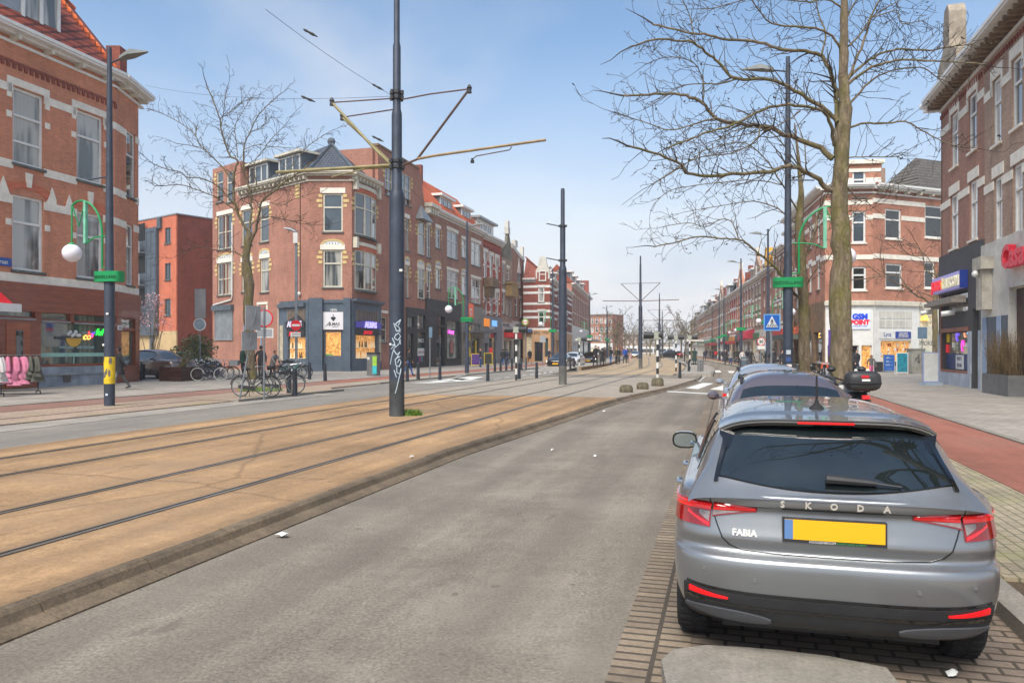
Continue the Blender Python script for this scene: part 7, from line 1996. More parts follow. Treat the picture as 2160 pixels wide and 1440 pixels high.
za,zb=6.30,8.05
bar(T1,[(.15,0,za),(.55,0,za+.12),(1.93,0,zb-.0)],.032,RUST,'strut');bar(T1,[(.1,0,zb-.1),(.9,0,zb-.03),(1.93,0,zb)],.02,RUST,'tie_rod')
bar(T1,[(.55,0,za+.13),(1.0,0,za+.18),(3.85,0,za+.36)],.034,mat('arm_brown',S(150,128,96),.55,.2,.3,3),'bracket_arm')
bar(T1,[(2.0,.02,za+.02),(2.1,.02,za+.1),(2.95,.02,za+.19),(3.0,.02,za+.26)],.014,RUST,'registration_arm');mb=MB(smooth=True);mb.lathe([(.05,0),(.05,.06),(.02,.08),(.04,.1),(.0,.12)],8,(2.0,.02,za-.06));mb.build('insulator',PLASTIC,T1)
for dy,zz in((.0,0),(.55,-.22)):
 bar(T1,[(-.12,dy*.3,za),(-.5,dy*.6,za+.35),(-1.82,dy,zb+zz)],.036,OLIVE,'strut');bar(T1,[(-.1,dy*.3,zb+zz-.05),(-1.82,dy,zb+zz)],.018,RUST,'tie_rod')
 bar(T1,[(-.15,dy*.3,za+.02),(-3.45+dy,dy,za+.05+dy*.3)],.042,OLIVE,'bracket_arm')
 mb=MB(smooth=True);mb.lathe([(.06,0),(.05,.1),(.07,.12),(.03,.2)],8,(-1.82,dy,zb+zz-.08));mb.build('insulator',PLASTIC,T1)
bar(T1,[(-.4,.2,za+.12),(-2.0,.3,za-.1)],.02,OLIVE,'brace');mb=MB(smooth=True);mb.lathe([(.06,0),(.05,.1),(.07,.12),(.03,.2)],8,(1.93,0,zb-.1));mb.build('insulator',PLASTIC,T1)
for z in(za-.04,za+.1,zb-.05,zb+.08):clamp(T1,z,.13 if z<7.6 else.1)
gm=mat('graffiti_pale_blue',S(196,214,226),.6,0,.1,8)
def on_pole(u,z,r=.1945):a=-math.pi/2+u/r+.12;return(r*math.cos(a),r*math.sin(a),z)
strokes=[[(.10,2.28),(.16,2.42),(.02,2.30),(.12,2.22),(.15,2.10),(.03,2.16)],[(-.02,2.33),(.06,2.12),(.16,2.18)],[(.02,2.02),(.10,2.08),(.16,2.0),(.08,1.9),(.0,1.96),(.04,2.06)],[(-.06,1.96),(.0,1.84),(.02,1.72),(.12,1.82),(.14,1.94),(.16,1.80)],[(-.08,1.78),(.02,1.80),(-.1,1.68)],[(.0,1.72),(-.06,1.56),(-.13,1.30)],[(-.02,1.66),(.06,1.54),(.14,1.62),(.06,1.46),(.15,1.50)],[(.10,1.50),(.02,1.42),(.04,1.28),(.12,1.24),(.17,1.36),(.12,1.44),(.08,1.34)],[(.06,1.28),(.06,1.10),(.14,1.06),(.17,1.20)],[(-.01,1.16),(.05,.98)],[(.17,1.16),(.12,.98),(.06,.72),(.02,.58)]]
mb=MB(smooth=True)
for st in strokes:
 q=[]
 for(u0,z0),(u1,z1)in zip(st,st[1:]):
  for i in range(5):q.append(on_pole(u0+(u1-u0)*i/5,z0+(z1-z0)*i/5))
 q.append(on_pole(*st[-1]));mb.tube(q,.011,4)
mb.build('graffiti',gm,T1)
mb=MB();mb.ball(on_pole(-.12,1.80),.035,8);mb.build('round_sticker',PAINT,T1);mb=MB();a=on_pole(.17,5.0,.196);mb.box(a[0]-.06,a[0]+.04,a[1]-.03,a[1]+.02,3.62,3.68);mb.build('sticker',PAINT,T1)
T2=tram_pole(1187,811,'plain dark tram pole with a grey painted foot, second from the camera',2,1.0,ZB,8.65)
for z in(5.95,7.6):clamp(T2,z,.13);bar(T2,[(-.15,0,z),(-.75,-.2,z+.12)],.025,PLASTIC,'insulator')
T3=tram_pole(1351,777,'third tram pole with symmetrical bracket arms in mid distance',3,.9,ZB,10.1)
T4=tram_pole(1391,761.5,'fourth tram pole with bracket arms behind the amber beacon',3,.9,ZB,10.1)
T5=tram_pole(1397,755.5,'fifth tram pole, farthest thin one next to the fourth',3,.8,ZB,9.5)
for T in(T3,T4,T5):
 for sg in(-1,1):
  bar(T,[(sg*.1,0,6.05),(sg*3.4,0,6.12)],.035,RUST,'bracket_arm',5);bar(T,[(sg*.1,0,6.1),(sg*1.75,0,7.65)],.03,RUST,'strut',5);bar(T,[(sg*.1,0,7.65),(sg*1.75,0,7.65)],.02,RUST,'tie_rod',5)
def wire(pts,label,r=.006):
 mb=MB(smooth=True);q=[]
 for a,b in zip(pts,pts[1:]):
  a,b=Vector(a),Vector(b)
  for i in range(8):t=i/8;q.append(a.lerp(b,t)-Vector((0,0,(b-a).length*.012*4*t*(1-t))))
 q.append(Vector(pts[-1]));mb.tube(q,r,4);o=mb.build('overhead_wire',PLASTIC);return tag(o,label,'wire','overhead wires')
p1=T1 .location
wire([p1+Vector((0,0,8.0)),P(560,20,13)],'thin span wire running from the near tram pole up to the top left',.005)
wire([p1+Vector((0,0,6.1)),P(1040,532,74)],'thin span wire running from the near tram pole over the brown house front',.006)
w=wire([P(860,555,0)if False else p1+Vector((0,0,8.05)),P(306,180,37)],'thin span wire from the near tram pole to the left corner house',.005)
for i,(x,y,Y,an)in enumerate(((655,70,15,-.5),(650,209,16,-.4),(797,184,18.6,-.5),(797,293,18.8,-.45))):
 root=P(x,y,Y);mb=MB(smooth=True);d=Vector((math.cos(an),0,math.sin(an)));mb.tube([d*-.16,d*-.1,d*-.05,d*.05,d*.1,d*.16],[.012,.03,.02,.032,.018,.01],7);o=mb.build('line_insulator',PLASTIC,None,root)
 tag(o,['black insulator on the wire at the top of the sky, highest of four','black insulator left of the bracket arms under the highest one','black insulator close to the upper clamp of the near tram pole','black insulator close to the lower clamp of the near tram pole'][i],'insulator','insulators on the overhead wires')
def lamp_post(x,Y,label,side,arch,group,zb=ZP,h=10.55,rz=-TH1,kind=1):
 p=P(x,700,Y);p.z=zb
 root=thing('street_lamp',label,'street lamp',p,rz,group)
 pole_parts(root,[(.145,-.05),(.145,3.55),(.12,3.7),(.09,7.0),(.065,h-.3),(.06,h)],POLE,'pole',16)
 mb=MB(smooth=True);L_=1.45*side
 mb.tube([(0,0,h-.45),(.45*side,0,h-.36)],.025,6);mb.build('lamp_arm',POLE,root)
 mb=MB(smooth=True)
 mb.add([(.4*side,-.09,h-.40),(.4*side,.09,h-.40),(.75*side,.17,h-.33),(.75*side,-.17,h-.33),(1.35*side,.03,h-.27),(1.35*side,-.03,h-.27),(.42*side,-.08,h-.30),(.42*side,.08,h-.30),(.8*side,.12,h-.16),(.8*side,-.12,h-.16),(1.33*side,.02,h-.24),(1.33*side,-.02,h-.24)],[(0,1,2,3),(3,2,4,5),(6,7,8,9),(9,8,10,11),(0,3,9,6),(3,5,11,9),(1,2,8,7),(2,4,10,8),(0,1,7,6),(4,5,11,10)]);mb.build('lamp_head',mat('lamp_head_grey',S(112,116,114),.6,0,.15,4),root)
 mb=MB(smooth=True);mb.tube([(0,0,h-3.75),(-.75*side if kind==1 else-.5*side,0,h-3.8)],.022,6);mb.build('spur',POLE,root)
 if arch:
  a=-arch;gp=MB(smooth=True);R0=.75
  z0=4.0;q=1.22 if arch<0 else 1.0
  X=lambda v:a*v*q
  gp.tube([(X(.1),0,z0),(X(.26),0,z0),(X(.26),0,z0+.95)]+[(X(1.04-.78*math.cos(t)),0,z0+.95+1.05*math.sin(t))for t in[R(8*i)for i in range(1,14)]]+[(X(1.36),0,z0+1.86)],.03,8)
  gp.tube([(X(.1),0,z0+.92),(X(.3),0,z0+.92),(X(.6),0,z0+.88),(X(.86),0,z0+.72)],.022,6)
  gp.tube([(X(1.36),0,z0+1.88),(X(1.36),0,z0+.72)],.024,6);gp.tube([(X(1.34),0,z0+1.86),(X(1.1),0,z0+1.25),(X(.88),0,z0+1.95)],.022,6)
  bz=gp.build('arch',GREENP,root);pl=MB();pl.box(min(X(.82),X(.9)),max(X(.82),X(.9)),-.05,.05,z0+.74,z0+1.98);pl.build('arch_blade',mat('blade_green_white',S(120,190,160),.5,0,.2,5),bz)
  gl=MB(smooth=True);gl.ball((X(1.36),0,z0+.47),.265,24);gl.build('globe',OPAL,root);cp=MB(smooth=True);cp.lathe([(.12,0),(.1,.05),(.03,.08)],12,(X(1.36),0,z0+.7));cp.build('globe_cap',GREENP,root)
 rg=MB(smooth=True);m=28;zz=3.58
 pts=[]
 for i in range(m):t=2*math.pi*i/m;pts.append((.44*math.copysign(abs(math.cos(t))**.5,math.cos(t)),.20*math.copysign(abs(math.sin(t))**.5,math.sin(t))))
 rg.slab(pts,zz,zz+.3);o=rg.build('ring_sign',GREENP,root,ang=50)
 if kind==1:
  lt=MB();lt.text('MIDDELLAND',.13,0,.004,'CENTER',Matrix.Translation((0,-.206,zz+.09))@UP,.1,1.1);lt.build('ring_lettering',mat('letters_deep_green',S(6,66,40),.6,0,0),o)
 return root
GL='street lamps with green arches on the left pavement';GR='street lamps with green arches on the right pavement'
LP=lamp_post(231,22.1,'tall street lamp with a torn yellow wrap and green arch at the left',1,1,GL,ZP,10.4)
mb=MB(smooth=True);mb.lathe([(.149,.62),(.151,.64),(.151,1.38),(.149,1.4)],18);yb=mb.build('yellow_wrap',mat('wrap_yellow',S(232,196,30),.6,0,.2,6),LP);mb=MB(smooth=True)
rn=random.Random(4)
for i in range(10):a=rn.uniform(-2.6,-.5);z=rn.uniform(.7,1.3);mb.add([(.153*math.cos(a+da),.153*math.sin(a+da),z+dz)for da,dz in((0,0),(.25,.04),(.3,.16),(.05,.22),(-.1,.1))],[(0,1,2,3,4)])
mb.build('torn_patch',mat('torn_grey',S(120,116,108),.8,0,.4,20),yb,fix=False)
for z,aa,c in((2.62,-1.2,PAINT),(1.72,-2.3,PAINT),(.28,-1.3,gm)):
 mb=MB();q=.15;mb.box(q*math.cos(aa)-.04,q*math.cos(aa)+.04,q*math.sin(aa)-.01,q*math.sin(aa)+.01,z,z+.06);mb.build('sticker',c,LP)
lamp_post(985,53,'street lamp with a green arch in front of the orange square shop sign',1,1,GL,ZP,10.6)
lamp_post(1166,84,'street lamp with a green arch before the peach bakery',1,1,GL,ZP,10.6,kind=2);lamp_post(1244,118,'street lamp at the far end of the long red block on the left',1,1,GL,ZP,10.6,-TH2,2);lamp_post(1280,152,'street lamp behind the left tram shelter',1,1,GL,ZP,10.6,-TH2,2)
lamp_post(1282,178,'farther street lamp just right of the one behind the left shelter',1,0,GL,ZP,10.6,-TH2,2)
RP=lamp_post(1662,23.1,'tall street lamp with a green arch behind the largest right tree',-1,-1,GR,ZR,10.6)
for z,c in((1.55,mat('sticker_grey',S(190,200,206),.5)),(1.33,mat('sticker_blue',S(60,90,150),.5)),(.7,_M['sticker_blue'])):
 mb=MB();mb.box(-.06,.07,-.155,-.13,z,z+.13);mb.build('sticker',c,RP)
mb=MB();mb.box(-.05,.1,-.16,-.13,.95,1.25);mb.build('notice',PAINT,RP)
lamp_post(1620,56,'street lamp with a green arch behind the crossing sign on the right',-1,-1,GR,ZR,10.6)
lamp_post(1563,74,'street lamp before the red awnings on the right',-1,-1,GR,ZR,10.6,-TH2,2);lamp_post(1527,108,'third street lamp from the crossing sign along the right row',-1,-1,GR,ZR,10.6,-TH2,2);lamp_post(1517,122,'street lamp next to the third one along the right row',-1,-1,GR,ZR,10.6,-TH2,2)
lamp_post(1502,150,'thin street lamp far down the right row',-1,-1,GR,ZR,10.6,-TH2,2);lamp_post(1494,180,'farthest street lamp of the right row',-1,-1,GR,ZR,10.6,-TH2,2)
SR=mat('sign_red',S(208,28,40),.45,0,.06,3);SB=mat('sign_traffic_blue',S(22,92,180),.45,0,.06,3);SBACK=mat('sign_back_grey',S(164,168,172),.5,.3,.15,2)
def sign_post(x,y,label,top_y,z=ZP,Y=None,group='traffic signs',lean=0,rz=0,r=.03,cat='traffic sign',m=None):
 p=G(x,y,z)if Y is None else Vector((*P(x,0,Y).xy,z))
 root=thing('traffic_sign',label,cat,p,rz,group)
 h=H-(top_y-HZ)*p.y/F-z;mb=MB(smooth=True);mb.tube([(0,0,-.05),(lean,0,h)],r,8);mb.build('post',m or GALV,root)
 k=p.y/F
 return root,h,k
def disc(root,x,z,r,m,name,y=-.05,th=.012,ring=None):
 mb=MB(smooth=True);mb.lathe([(.0,y-th),(r,y-th),(r,y),(.0,y)],32,(x,0,z),'y');o=mb.build(name,m,root,ang=30)
 if ring:
  mb=MB(smooth=True);mb.lathe([(r*.84,y-th-.004),(r,y-th-.004),(r,y-th-.001),(r*.84,y-th-.001)],32,(x,0,z),'y',0,True);mb.build('sign_rim',ring,o,ang=30)
 return o
def panel(root,x0,x1,z0,z1,m,name='sign_panel',y=-.06,th=.015,edge=None):
 mb=MB();mb.box(x0,x1,y-th,y,z0,z1);o=mb.build(name,m,root)
 if edge:
  e=.03;mb=MB();q=y-th-.004
  for a,b,c,d in((x0,x1,z0,z0+e),(x0,x1,z1-e,z1),(x0,x0+e,z0+e,z1-e),(x1-e,x1,z0+e,z1-e)):mb.box(a,b,q,q+.003,c,d)
  mb.build('sign_rim',edge,o)
 return o
r1,h,k=sign_post(505,841,'leaning galvanised post with two grey panels left of the red edged round sign',652,lean=.55,group=None)
for z0,z1 in((2.25,3.05),(1.6,2.2)):
 mb=MB();q=.55*z0/h;mb.T=Matrix.Translation((q,0,0))@Matrix.Rotation(R(62),4,'Z');mb.box(-.32,.32,-.05,-.03,z0,z1);mb.T=None;mb.build('sign_panel',SBACK,r1)
r1,h,k=sign_post(557,839,'round grey sign back with a red edge over a white framed plate by the bicycles',648,group=None)
zc=H-(671-HZ)*k-ZP;disc(r1,0,zc,19*k,SBACK,'sign_disc',.045,.012);disc(r1,0,zc,18.9*k,SBACK,'sign_disc',.03,.01,SR)
zc=H-(702-HZ)*k-ZP;panel(r1,-18*k,19*k,zc-10*k,zc+10*k,SBACK,'sign_panel',.05,.015,PAINT)
r1,h,k=sign_post(625,792,'grey lamp pole with a no entry sign in front of the jeweller corner',488,z=ZP,r=.09,group=None,cat='lamp pole')
zc=H-(686-HZ)*k-ZP;d=disc(r1,0,zc,11*k,SR,'no_entry_disc',-.1);mb=MB();mb.box(-8.5*k,8.5*k,-.125,-.115,zc-2.2*k,zc+2.2*k);mb.build('white_bar',PAINT,d)
zc=H-(706-HZ)*k-ZP;pn=panel(r1,-11*k,10*k,zc-5*k,zc+5*k,PAINT,'sub_plate',-.1);mb=MB();mb.text('uitgezonderd',.1,0,.003,'CENTER',Matrix.Translation((0,-.12,zc+.02))@UP);mb.text('fiets  bus',.12,0,.003,'CENTER',Matrix.Translation((0,-.12,zc-.14))@UP);mb.build('plate_lettering',BLACKP,pn)
mb=MB(smooth=True);mb.tube([(0,0,h-.05),(-.35,-.05,h+.12),(-.75,-.1,h+.18)],[.06,.1,.04],8);mb.build('lamp_head',SBACK,r1);mb=MB();mb.box(-.16,.12,-.16,-.09,h-.75,h-.1);mb.build('junction_box',PAINT,r1)
r1,h,k=sign_post(422,800,'tall grey sign back with a round blue grey disc below, behind the parked bicycles',608,z=ZP,Y=44,group=None)
zc=H-(640-HZ)*k-ZP;panel(r1,-11*k,13*k,zc-31*k,zc+31*k,SBACK,'sign_panel',-.04,.02,GALV);zc=H-(684-HZ)*k-ZP;disc(r1,0,zc,13.5*k,mat('sign_faded_blue',S(150,172,186),.5,0,.25,5),'sign_disc',-.04,.015,PAINT)
r1,h,k=sign_post(907,798,'narrow sign back on a grey post before the black shopfront',690,z=ZP,group=None);panel(r1,-2*k,5*k,h-22*k,h,mat('sign_slate',S(96,122,142),.5),'sign_panel',-.04)
r1,h,k=sign_post(1145,776,'grey square sign back on a post before the bakery door',708,z=ZP,group=None);panel(r1,-6*k,6*k,h-14*k,h,SBACK,'sign_panel',-.04)
p=P(1627,0,22.0)
r1=thing('traffic_sign','blue pedestrian crossing sign with a walking figure on a grey post right of the road','traffic sign',(p.x,p.y,ZR),0,None);k=22/F
zc=H-(680-HZ)*k-ZR;mb=MB(smooth=True);mb.tube([(0,0,-.05),(0,0,zc+.25)],.03,8);mb.build('post',GALV,r1)
w=17.5*k;pn=panel(r1,-w,w,zc-w,zc+w,SB,'sign_panel',-.04,.015,mat('sign_edge_pale',S(110,170,220),.5))
mb=MB();mb.prism([(-.72*w,zc-.6*w),(.72*w,zc-.6*w),(0,zc+.78*w)],-.062,-.056);tri=mb.build('white_triangle',mat('sign_white',S(214,218,220),.5),pn)
mb=MB()
for i in range(5):x=(-.5+.25*i)*w;mb.prism([(x-.06*w,zc-.56*w),(x+.05*w,zc-.56*w),(x*.86+.05*w,zc-.28*w),(x*.86-.03*w,zc-.28*w)],-.067,-.063)
mb.ball((.0,-.066,zc+.36*w),.055*w,10)
for a in([(-.07,.28),(.07,.28),(.06,-.02),(-.06,-.02)],[(-.06,0),(.02,0),(-.1,-.3),(-.17,-.3)],[(0,0),(.06,0),(.18,-.28),(.11,-.3)],[(-.07,.27),(-.03,.22),(-.17,.02),(-.2,.05)],[(.07,.27),(.03,.22),(.15,.02),(.19,.05)]):mb.prism([(x*w,zc+z*w)for x,z in a],-.067,-.063)
mb.build('walking_figure',BLACKP,tri)
r1,h,k=sign_post(1605,771,'round red ringed speed limit sign reading thirty with a small plate',708,z=ZR,Y=42,group=None)
zc=H-(720-HZ)*k-ZR;d=disc(r1,0,zc,8.7*k,PAINT,'sign_disc',-.04,.012,SR);mb=MB();mb.text('30',9.5*k,0,.003,'CENTER',Matrix.Translation((0,-.06,zc-3.4*k))@UP,bold=.004);mb.build('digits',BLACKP,d);zc=H-(732-HZ)*k-ZR;panel(r1,-8*k,8*k,zc-4*k,zc+3*k,PAINT,'sub_plate',-.04)
r1,h,k=sign_post(1945,792,'pair of grey sign backs on a thin post before the utility cabinet',690,z=ZR,group=None);panel(r1,-10*k,0,h-24*k,h,mat('sign_slate',S(96,122,142),.5),'sign_panel',-.04);panel(r1,.5*k,10*k,h-24*k,h,_M['sign_slate'],'sign_panel',-.04)
r1,h,k=sign_post(1108,779,'round green and yellow stop sign on a thin post before the bakery',672,z=ZP,group=None);zc=h-7*k;d=disc(r1,0,zc,7.2*k,mat('sign_lime',S(126,150,60),.5),'sign_disc',-.05);mb=MB();mb.lathe([(.0,-.07),(4.6*k,-.07),(4.6*k,-.065),(.0,-.065)],20,(0,0,zc),'y');mb.build('sign_centre',PAINT,d);mb=MB();mb.box(-5*k,5*k,-.08,-.072,zc-1.2*k,zc+.4*k);mb.build('sign_bar',SR,d)
def beacon(x,y,label,top_y,z=ZB,stone=False,hoods=(-1,1),hood_y=None,yellow=False):
 p=G(x,y,z);k=p.y/F;h=H-(top_y-HZ)*k-z
 root=thing('crossing_beacon',label,'beacon',p,-TH1,'black and white banded crossing beacons')
 n=9;mb=MB(smooth=True);mw=MB(smooth=True)
 for i in range(n):
  (mw if i%2 else mb).lathe([(.06,h*i/n),(.06,h*(i+1)/n)],12)
 mb.build('pole',mat('band_black',S(40,46,44),.5,0,.2,4),root);mw.build('white_bands',PAINT,root)
 zz=h
 mb=MB();mb.box(-.16,.16,-.1,.1,zz-.3,zz+.02);mb.build('control_box',mat('box_grey_green',S(160,164,150),.5,0,.15,4),root)
 for sg in hoods:
  mb=MB(smooth=True);mb.tube([(sg*.15,0,zz-.13),(sg*.3,0,zz-.13),(sg*.62,0,zz-.12)],[.13,.15,.17],12);hd=mb.build('lamp_hood',PLASTIC,root)
 if stone:
  mb=MB(smooth=True);mb.lathe([(.26,-.05),(.28,.1),(.27,.3),(.2,.38),(.0,.39)],18);mb.build('stone_foot',mat('mossy_stone',S(112,104,84),.95,0,.4,4),root)
 return root
beacon(1387,814,'banded beacon standing on a round stone foot with two dark hooded lamps',701,ZB,True,(-1,.35))
beacon(1089,802,'banded beacon with red cross arm lamps on the left traffic island',690,ZB,False,(-1,1))
beacon(1426,783,'banded beacon with a wide yellow band on the right tram island',708,ZB,False,(-1,1));beacon(1455,781,'banded beacon beside the person in the long green coat',708,ZB,False,(1,))
beacon(1222,779,'banded beacon left of the dark blue oncoming car',712,ZB,False,(1,))
_bp=None
def bollard(x,y,label,z=ZP,h=.95,lean=0,group='dark street bollards'):
 global _bp
 p=G(x,y,z)
 if _bp is None:
  _bp=thing('bollard',label,'bollard',p,0,group);mb=MB(smooth=True);mb.lathe([(.10,-.03),(.095,.1),(.075,.78)],12);mb.build('post',POLED,_bp);mb=MB(smooth=True);mb.lathe([(.075,.781),(.085,.80),(.085,.83),(.07,.86),(.075,.90),(.0,.95)],12);mb.build('cap',POLED,_bp);o=_bp
 else:o=copy_tree(_bp);o.location=p
 o.rotation_euler=(0,lean,x*.7);o.scale=(1,1,h/.95);return tag(o,label,'bollard',group)
for x,y,lab,z in((622,832,'bollard nearest the gully kerb, right of the leaning black bicycle',ZP),(610,828,'bollard just left of the one nearest the gully kerb',ZP),(653,800,'grey bollard between the bicycles and the jeweller door',ZP),(686,803,'leaning bollard in front of the jeweller door',ZP),(859,803,'bollard half hidden by the near tram pole',ZP),(882,799,'bollard before the shop with lettered windows',ZP),(928,800,'bollard before the black shop with the pink neon',ZP),(1029,803,'bollard on the left traffic island, first from the near tram pole',ZB),(1132,797,'bollard on the left traffic island left of the second tram pole',ZB),(1095,799,'bollard just right of the left banded beacon',ZB),(1044,783,'first bollard of four along the red bike path under the blue sign',ZP),(1056,782,'second bollard of four along the red bike path',ZP),(1068,781,'third bollard of four along the red bike path',ZP),(1080,779.5,'fourth bollard of four along the red bike path',ZP),(1100,779,'bollard before the bakery window',ZP),(1109,778,'bollard by the round stop sign post',ZP),(1203,780,'bollard right of the second tram pole',ZP),(1211,778.5,'bollard second right of the second tram pole',ZP),(1434,797,'slim leaning bollard right of the yellow banded beacon',ZB),(1453,785,'bollard at the left of the green coat person',ZB)):
 bollard(x,y,lab,z,.95 if y>790 or z==ZP else.9,.03 if '686'==str(x)or x in(1434,686)else 0)
def island_bin(x,y,label):
 p=G(x,y,ZB+.05);root=thing('waste_bin',label,'bin',p,0,'grey bins on the right tram island');mb=MB(smooth=True);mb.lathe([(.14,-.03),(.14,.85),(.12,.9),(.02,.92)],14);mb.build('barrel',GREYP,root);mb=MB(smooth=True);mb.lathe([(.143,.6),(.143,.7)],14);mb.build('band',ZINC,root)
island_bin(1475,784.5,'grey round bin on the right tram island nearer the road');island_bin(1480,783.5,'grey round bin behind the one nearer the road')
_s=None
for x,y,lab,sc_ in((1321,827,'mossy stone block on the tram bed edge, nearer of two',1),(1355.5,820.5,'mossy stone block on the tram bed edge, farther of two',.97)):
 p=G(x,y,ZB);mb=MB(smooth=True);mb.lathe([(.25*sc_,-.03),(.27*sc_,.08),(.26*sc_,.2),(.2*sc_,.28),(.0,.30)],16);o=mb.build('stone_block',_M['mossy_stone'],None,p);tag(o,lab,'stone','mossy stone blocks')
p=G(788,792,ZP);rt=thing('litter_bin','dark litter bin with a lime and turquoise panel beside the jeweller window','bin',p,R(-10));mb=MB(smooth=True)
pts=[(.38*math.copysign(abs(math.cos(t))**.5,math.cos(t)),.34*math.copysign(abs(math.sin(t))**.5,math.sin(t)))for t in[2*math.pi*i/24 for i in range(24)]];mb.slab(pts,.03,1.35);mb.build('bin_body',GREYP,rt,ang=50);mb=MB(smooth=True);mb.slab([(x*1.04,y*1.04)for x,y in pts],1.353,1.46);mb.build('bin_lid',PLASTIC,rt,ang=50)
mb=MB();mb.box(.06,.33,-.36,-.343,.12,.62);mb.build('turquoise_panel',mat('panel_turquoise',S(60,190,200),.5,0,.2,6),rt);mb=MB();mb.box(.06,.33,-.36,-.343,.622,1.22);mb.build('lime_panel',mat('panel_lime',S(160,206,70),.5,0,.2,6),rt);mb=MB();mb.box(-.28,-.14,-.355,-.343,1.0,1.16);mb.build('sticker',PAINT,rt)
def aboard(x,y,label,w,h,frame,face,z=ZP,Y=None,rz=0,foot=None,txt=None):
 p=G(x,y,z)if Y is None else Vector((*P(x,0,Y).xy,z));rt=thing('sandwich_board',label,'sign board',p,rz,'boards standing before shops');mb=MB();e=.05
 mb.prism([(-w/2,.12),(w/2,.12),(w/2,h),(-w/2,h)],-.03,.03);b=mb.build('frame',frame,rt);mb=MB();mb.box(-w/2+e,w/2-e,-.036,-.032,.18,h-e);mb.build('poster',face,b)
 mb=MB()
 if foot:mb.slab([(-.4,-.3),(.4,-.3),(.4,.3),(-.4,.3)],0,.11);mb.build('foot',foot,rt)
 else:
  for sx in(-1,1):mb.box(sx*(w/2-.03)-.02,sx*(w/2-.03)+.02,-.03,.03,0,.119);mb.box(sx*(w/2-.03)-.02,sx*(w/2-.03)+.02,.2,.24,0,.6)
  mb.build('legs',frame,rt)
 for i,t in enumerate(txt or()):
  mb=MB();mb.text(t,.16,0,.003,'CENTER',Matrix.Translation((0,-.042,h-.3-i*.26))@UP);mb.build('board_lettering',PAINT,b)
 return rt
YF=_M['sign_yellow']
aboard(1003,773,'yellow framed sandwich board with a purple poster before the orange sign shop',.85,1.25,YF,mat('poster_purple',S(96,60,140),.5,0,.5,5));aboard(1030,771,'yellow framed sandwich board with a dark poster beside the grey shop',.85,1.3,YF,mat('poster_dark',S(60,60,48),.5,0,.5,5))
PBLU=mat('poster_blue',S(30,90,170),.5,0,.15,2);PTEA=mat('poster_teal',S(30,140,160),.5,0,.45,4)
aboard(1875,786,'blue lettered pavement board with a round foot before the phone shop window',.85,1.35,ZINC,PBLU,ZR,foot=ZINC,txt=('SIM ---','BEL ---','GSM ---','--- ---'));aboard(1903,790,'turquoise poster board on legs before the phone shop window',.8,1.5,PAINT,PTEA,ZR)
aboard(1963,812,'pale blue swinging pavement sign with a heavy foot beside the telecom shop',.75,1.55,mat('frame_lilac',S(150,160,196),.5),mat('poster_ivory',S(206,208,204),.5,0,.1,3),ZR+.03,foot=mat('foot_blue_grey',S(160,176,190),.5,0,.1))
p=G(1932,789,ZR);rt=thing('utility_cabinet','grey concrete utility cabinet with black scribbled graffiti in the right side street','cabinet',p,.15);mb=MB();mb.box(-.5,.5,-.25,.3,0,1.7);mb.build('cabinet_body',CONC,rt);mb=MB();mb.box(-.54,.54,-.29,.34,1.702,1.8);mb.build('cabinet_lid',CONC,rt);mb=MB(smooth=True);mb.tube([(-.3,-.26,.9),(.0,-.26,1.3),(.1,-.26,.8),(-.25,-.26,1.1),(.3,-.26,1.15),(0,-.26,.75),(.05,-.26,1.4)],.02,4);mb.build('graffiti',BLACKP,rt)
p=ST(31.5,9.8);o=Vector((p.x,p.y,ZR+.03));k=(2118-CX)/F
a=Vector((OR.x,OR.y,0));f=Fac(None,OR,ang(Vector((-U1 .x,-U1 .y,0))));A0=f.px(2118,800)[0]
rt=thing('stone_planter','long grey planter trough against the pale plaster front at the right edge','planter',tuple((OR-U1*A0-R1*.45).xy)+(ZR+.03,),ang(Vector((-U1 .x,-U1 .y,0))));mb=MB();mb.box(0,1.35,-.3,.3,0,.75);mb.box(1.37,2.8,-.3,.3,0,.75);mb.build('trough',GREYP,rt);mb=MB();mb.box(.03,2.77,-.27,.27,.7,.76);mb.build('soil',DIRT,rt)
mb=MB();rn=random.Random(8)
for _ in range(420):
 x=rn.uniform(.05,2.7);q=Vector((x,rn.uniform(-.2,.2),0));e=q+Vector((rn.uniform(-.45,.45),rn.uniform(-.3,.3),rn.uniform(.7,1.7)));mb.tube([q,q.lerp(e,.5)+Vector((0,0,.1)),e],[.006,.005,.003],3,rn.randrange(2),False)
o=mb.build('dry_grass',[mat('straw',S(150,126,88),.8,0,.3),mat('straw_dark',S(112,92,62),.8,0,.3)],None,tuple((OR-U1*A0-R1*.45).xy)+(ZR+.78,),ang(Vector((-U1 .x,-U1 .y,0))));tag(o,'tall dry brown grass growing in the grey planter at the right edge','grass',None,'stuff')
def rack(x,y,label,sets,rz):
 p=G(x,y,ZP);rt=thing('clothes_rack',label,'clothes rack',p,rz,'clothes racks on the left pavement');mb=MB(smooth=True);w=.75
 for sx in(-1,1):
  mb.tube([(sx*w,0,.12),(sx*w,0,1.42)],.018,6);mb.tube([(sx*w,-.3,0),(sx*w,-.26,.12),(sx*w,.26,.12),(sx*w,.3,0)],.018,6)
 mb.tube([(-w-.12,0,1.42),(w+.12,0,1.42)],.018,6);mb.tube([(-w,0,.14),(w,0,.14)],.015,6);mb.build('rail_frame',POLED,rt)
 return rt,p
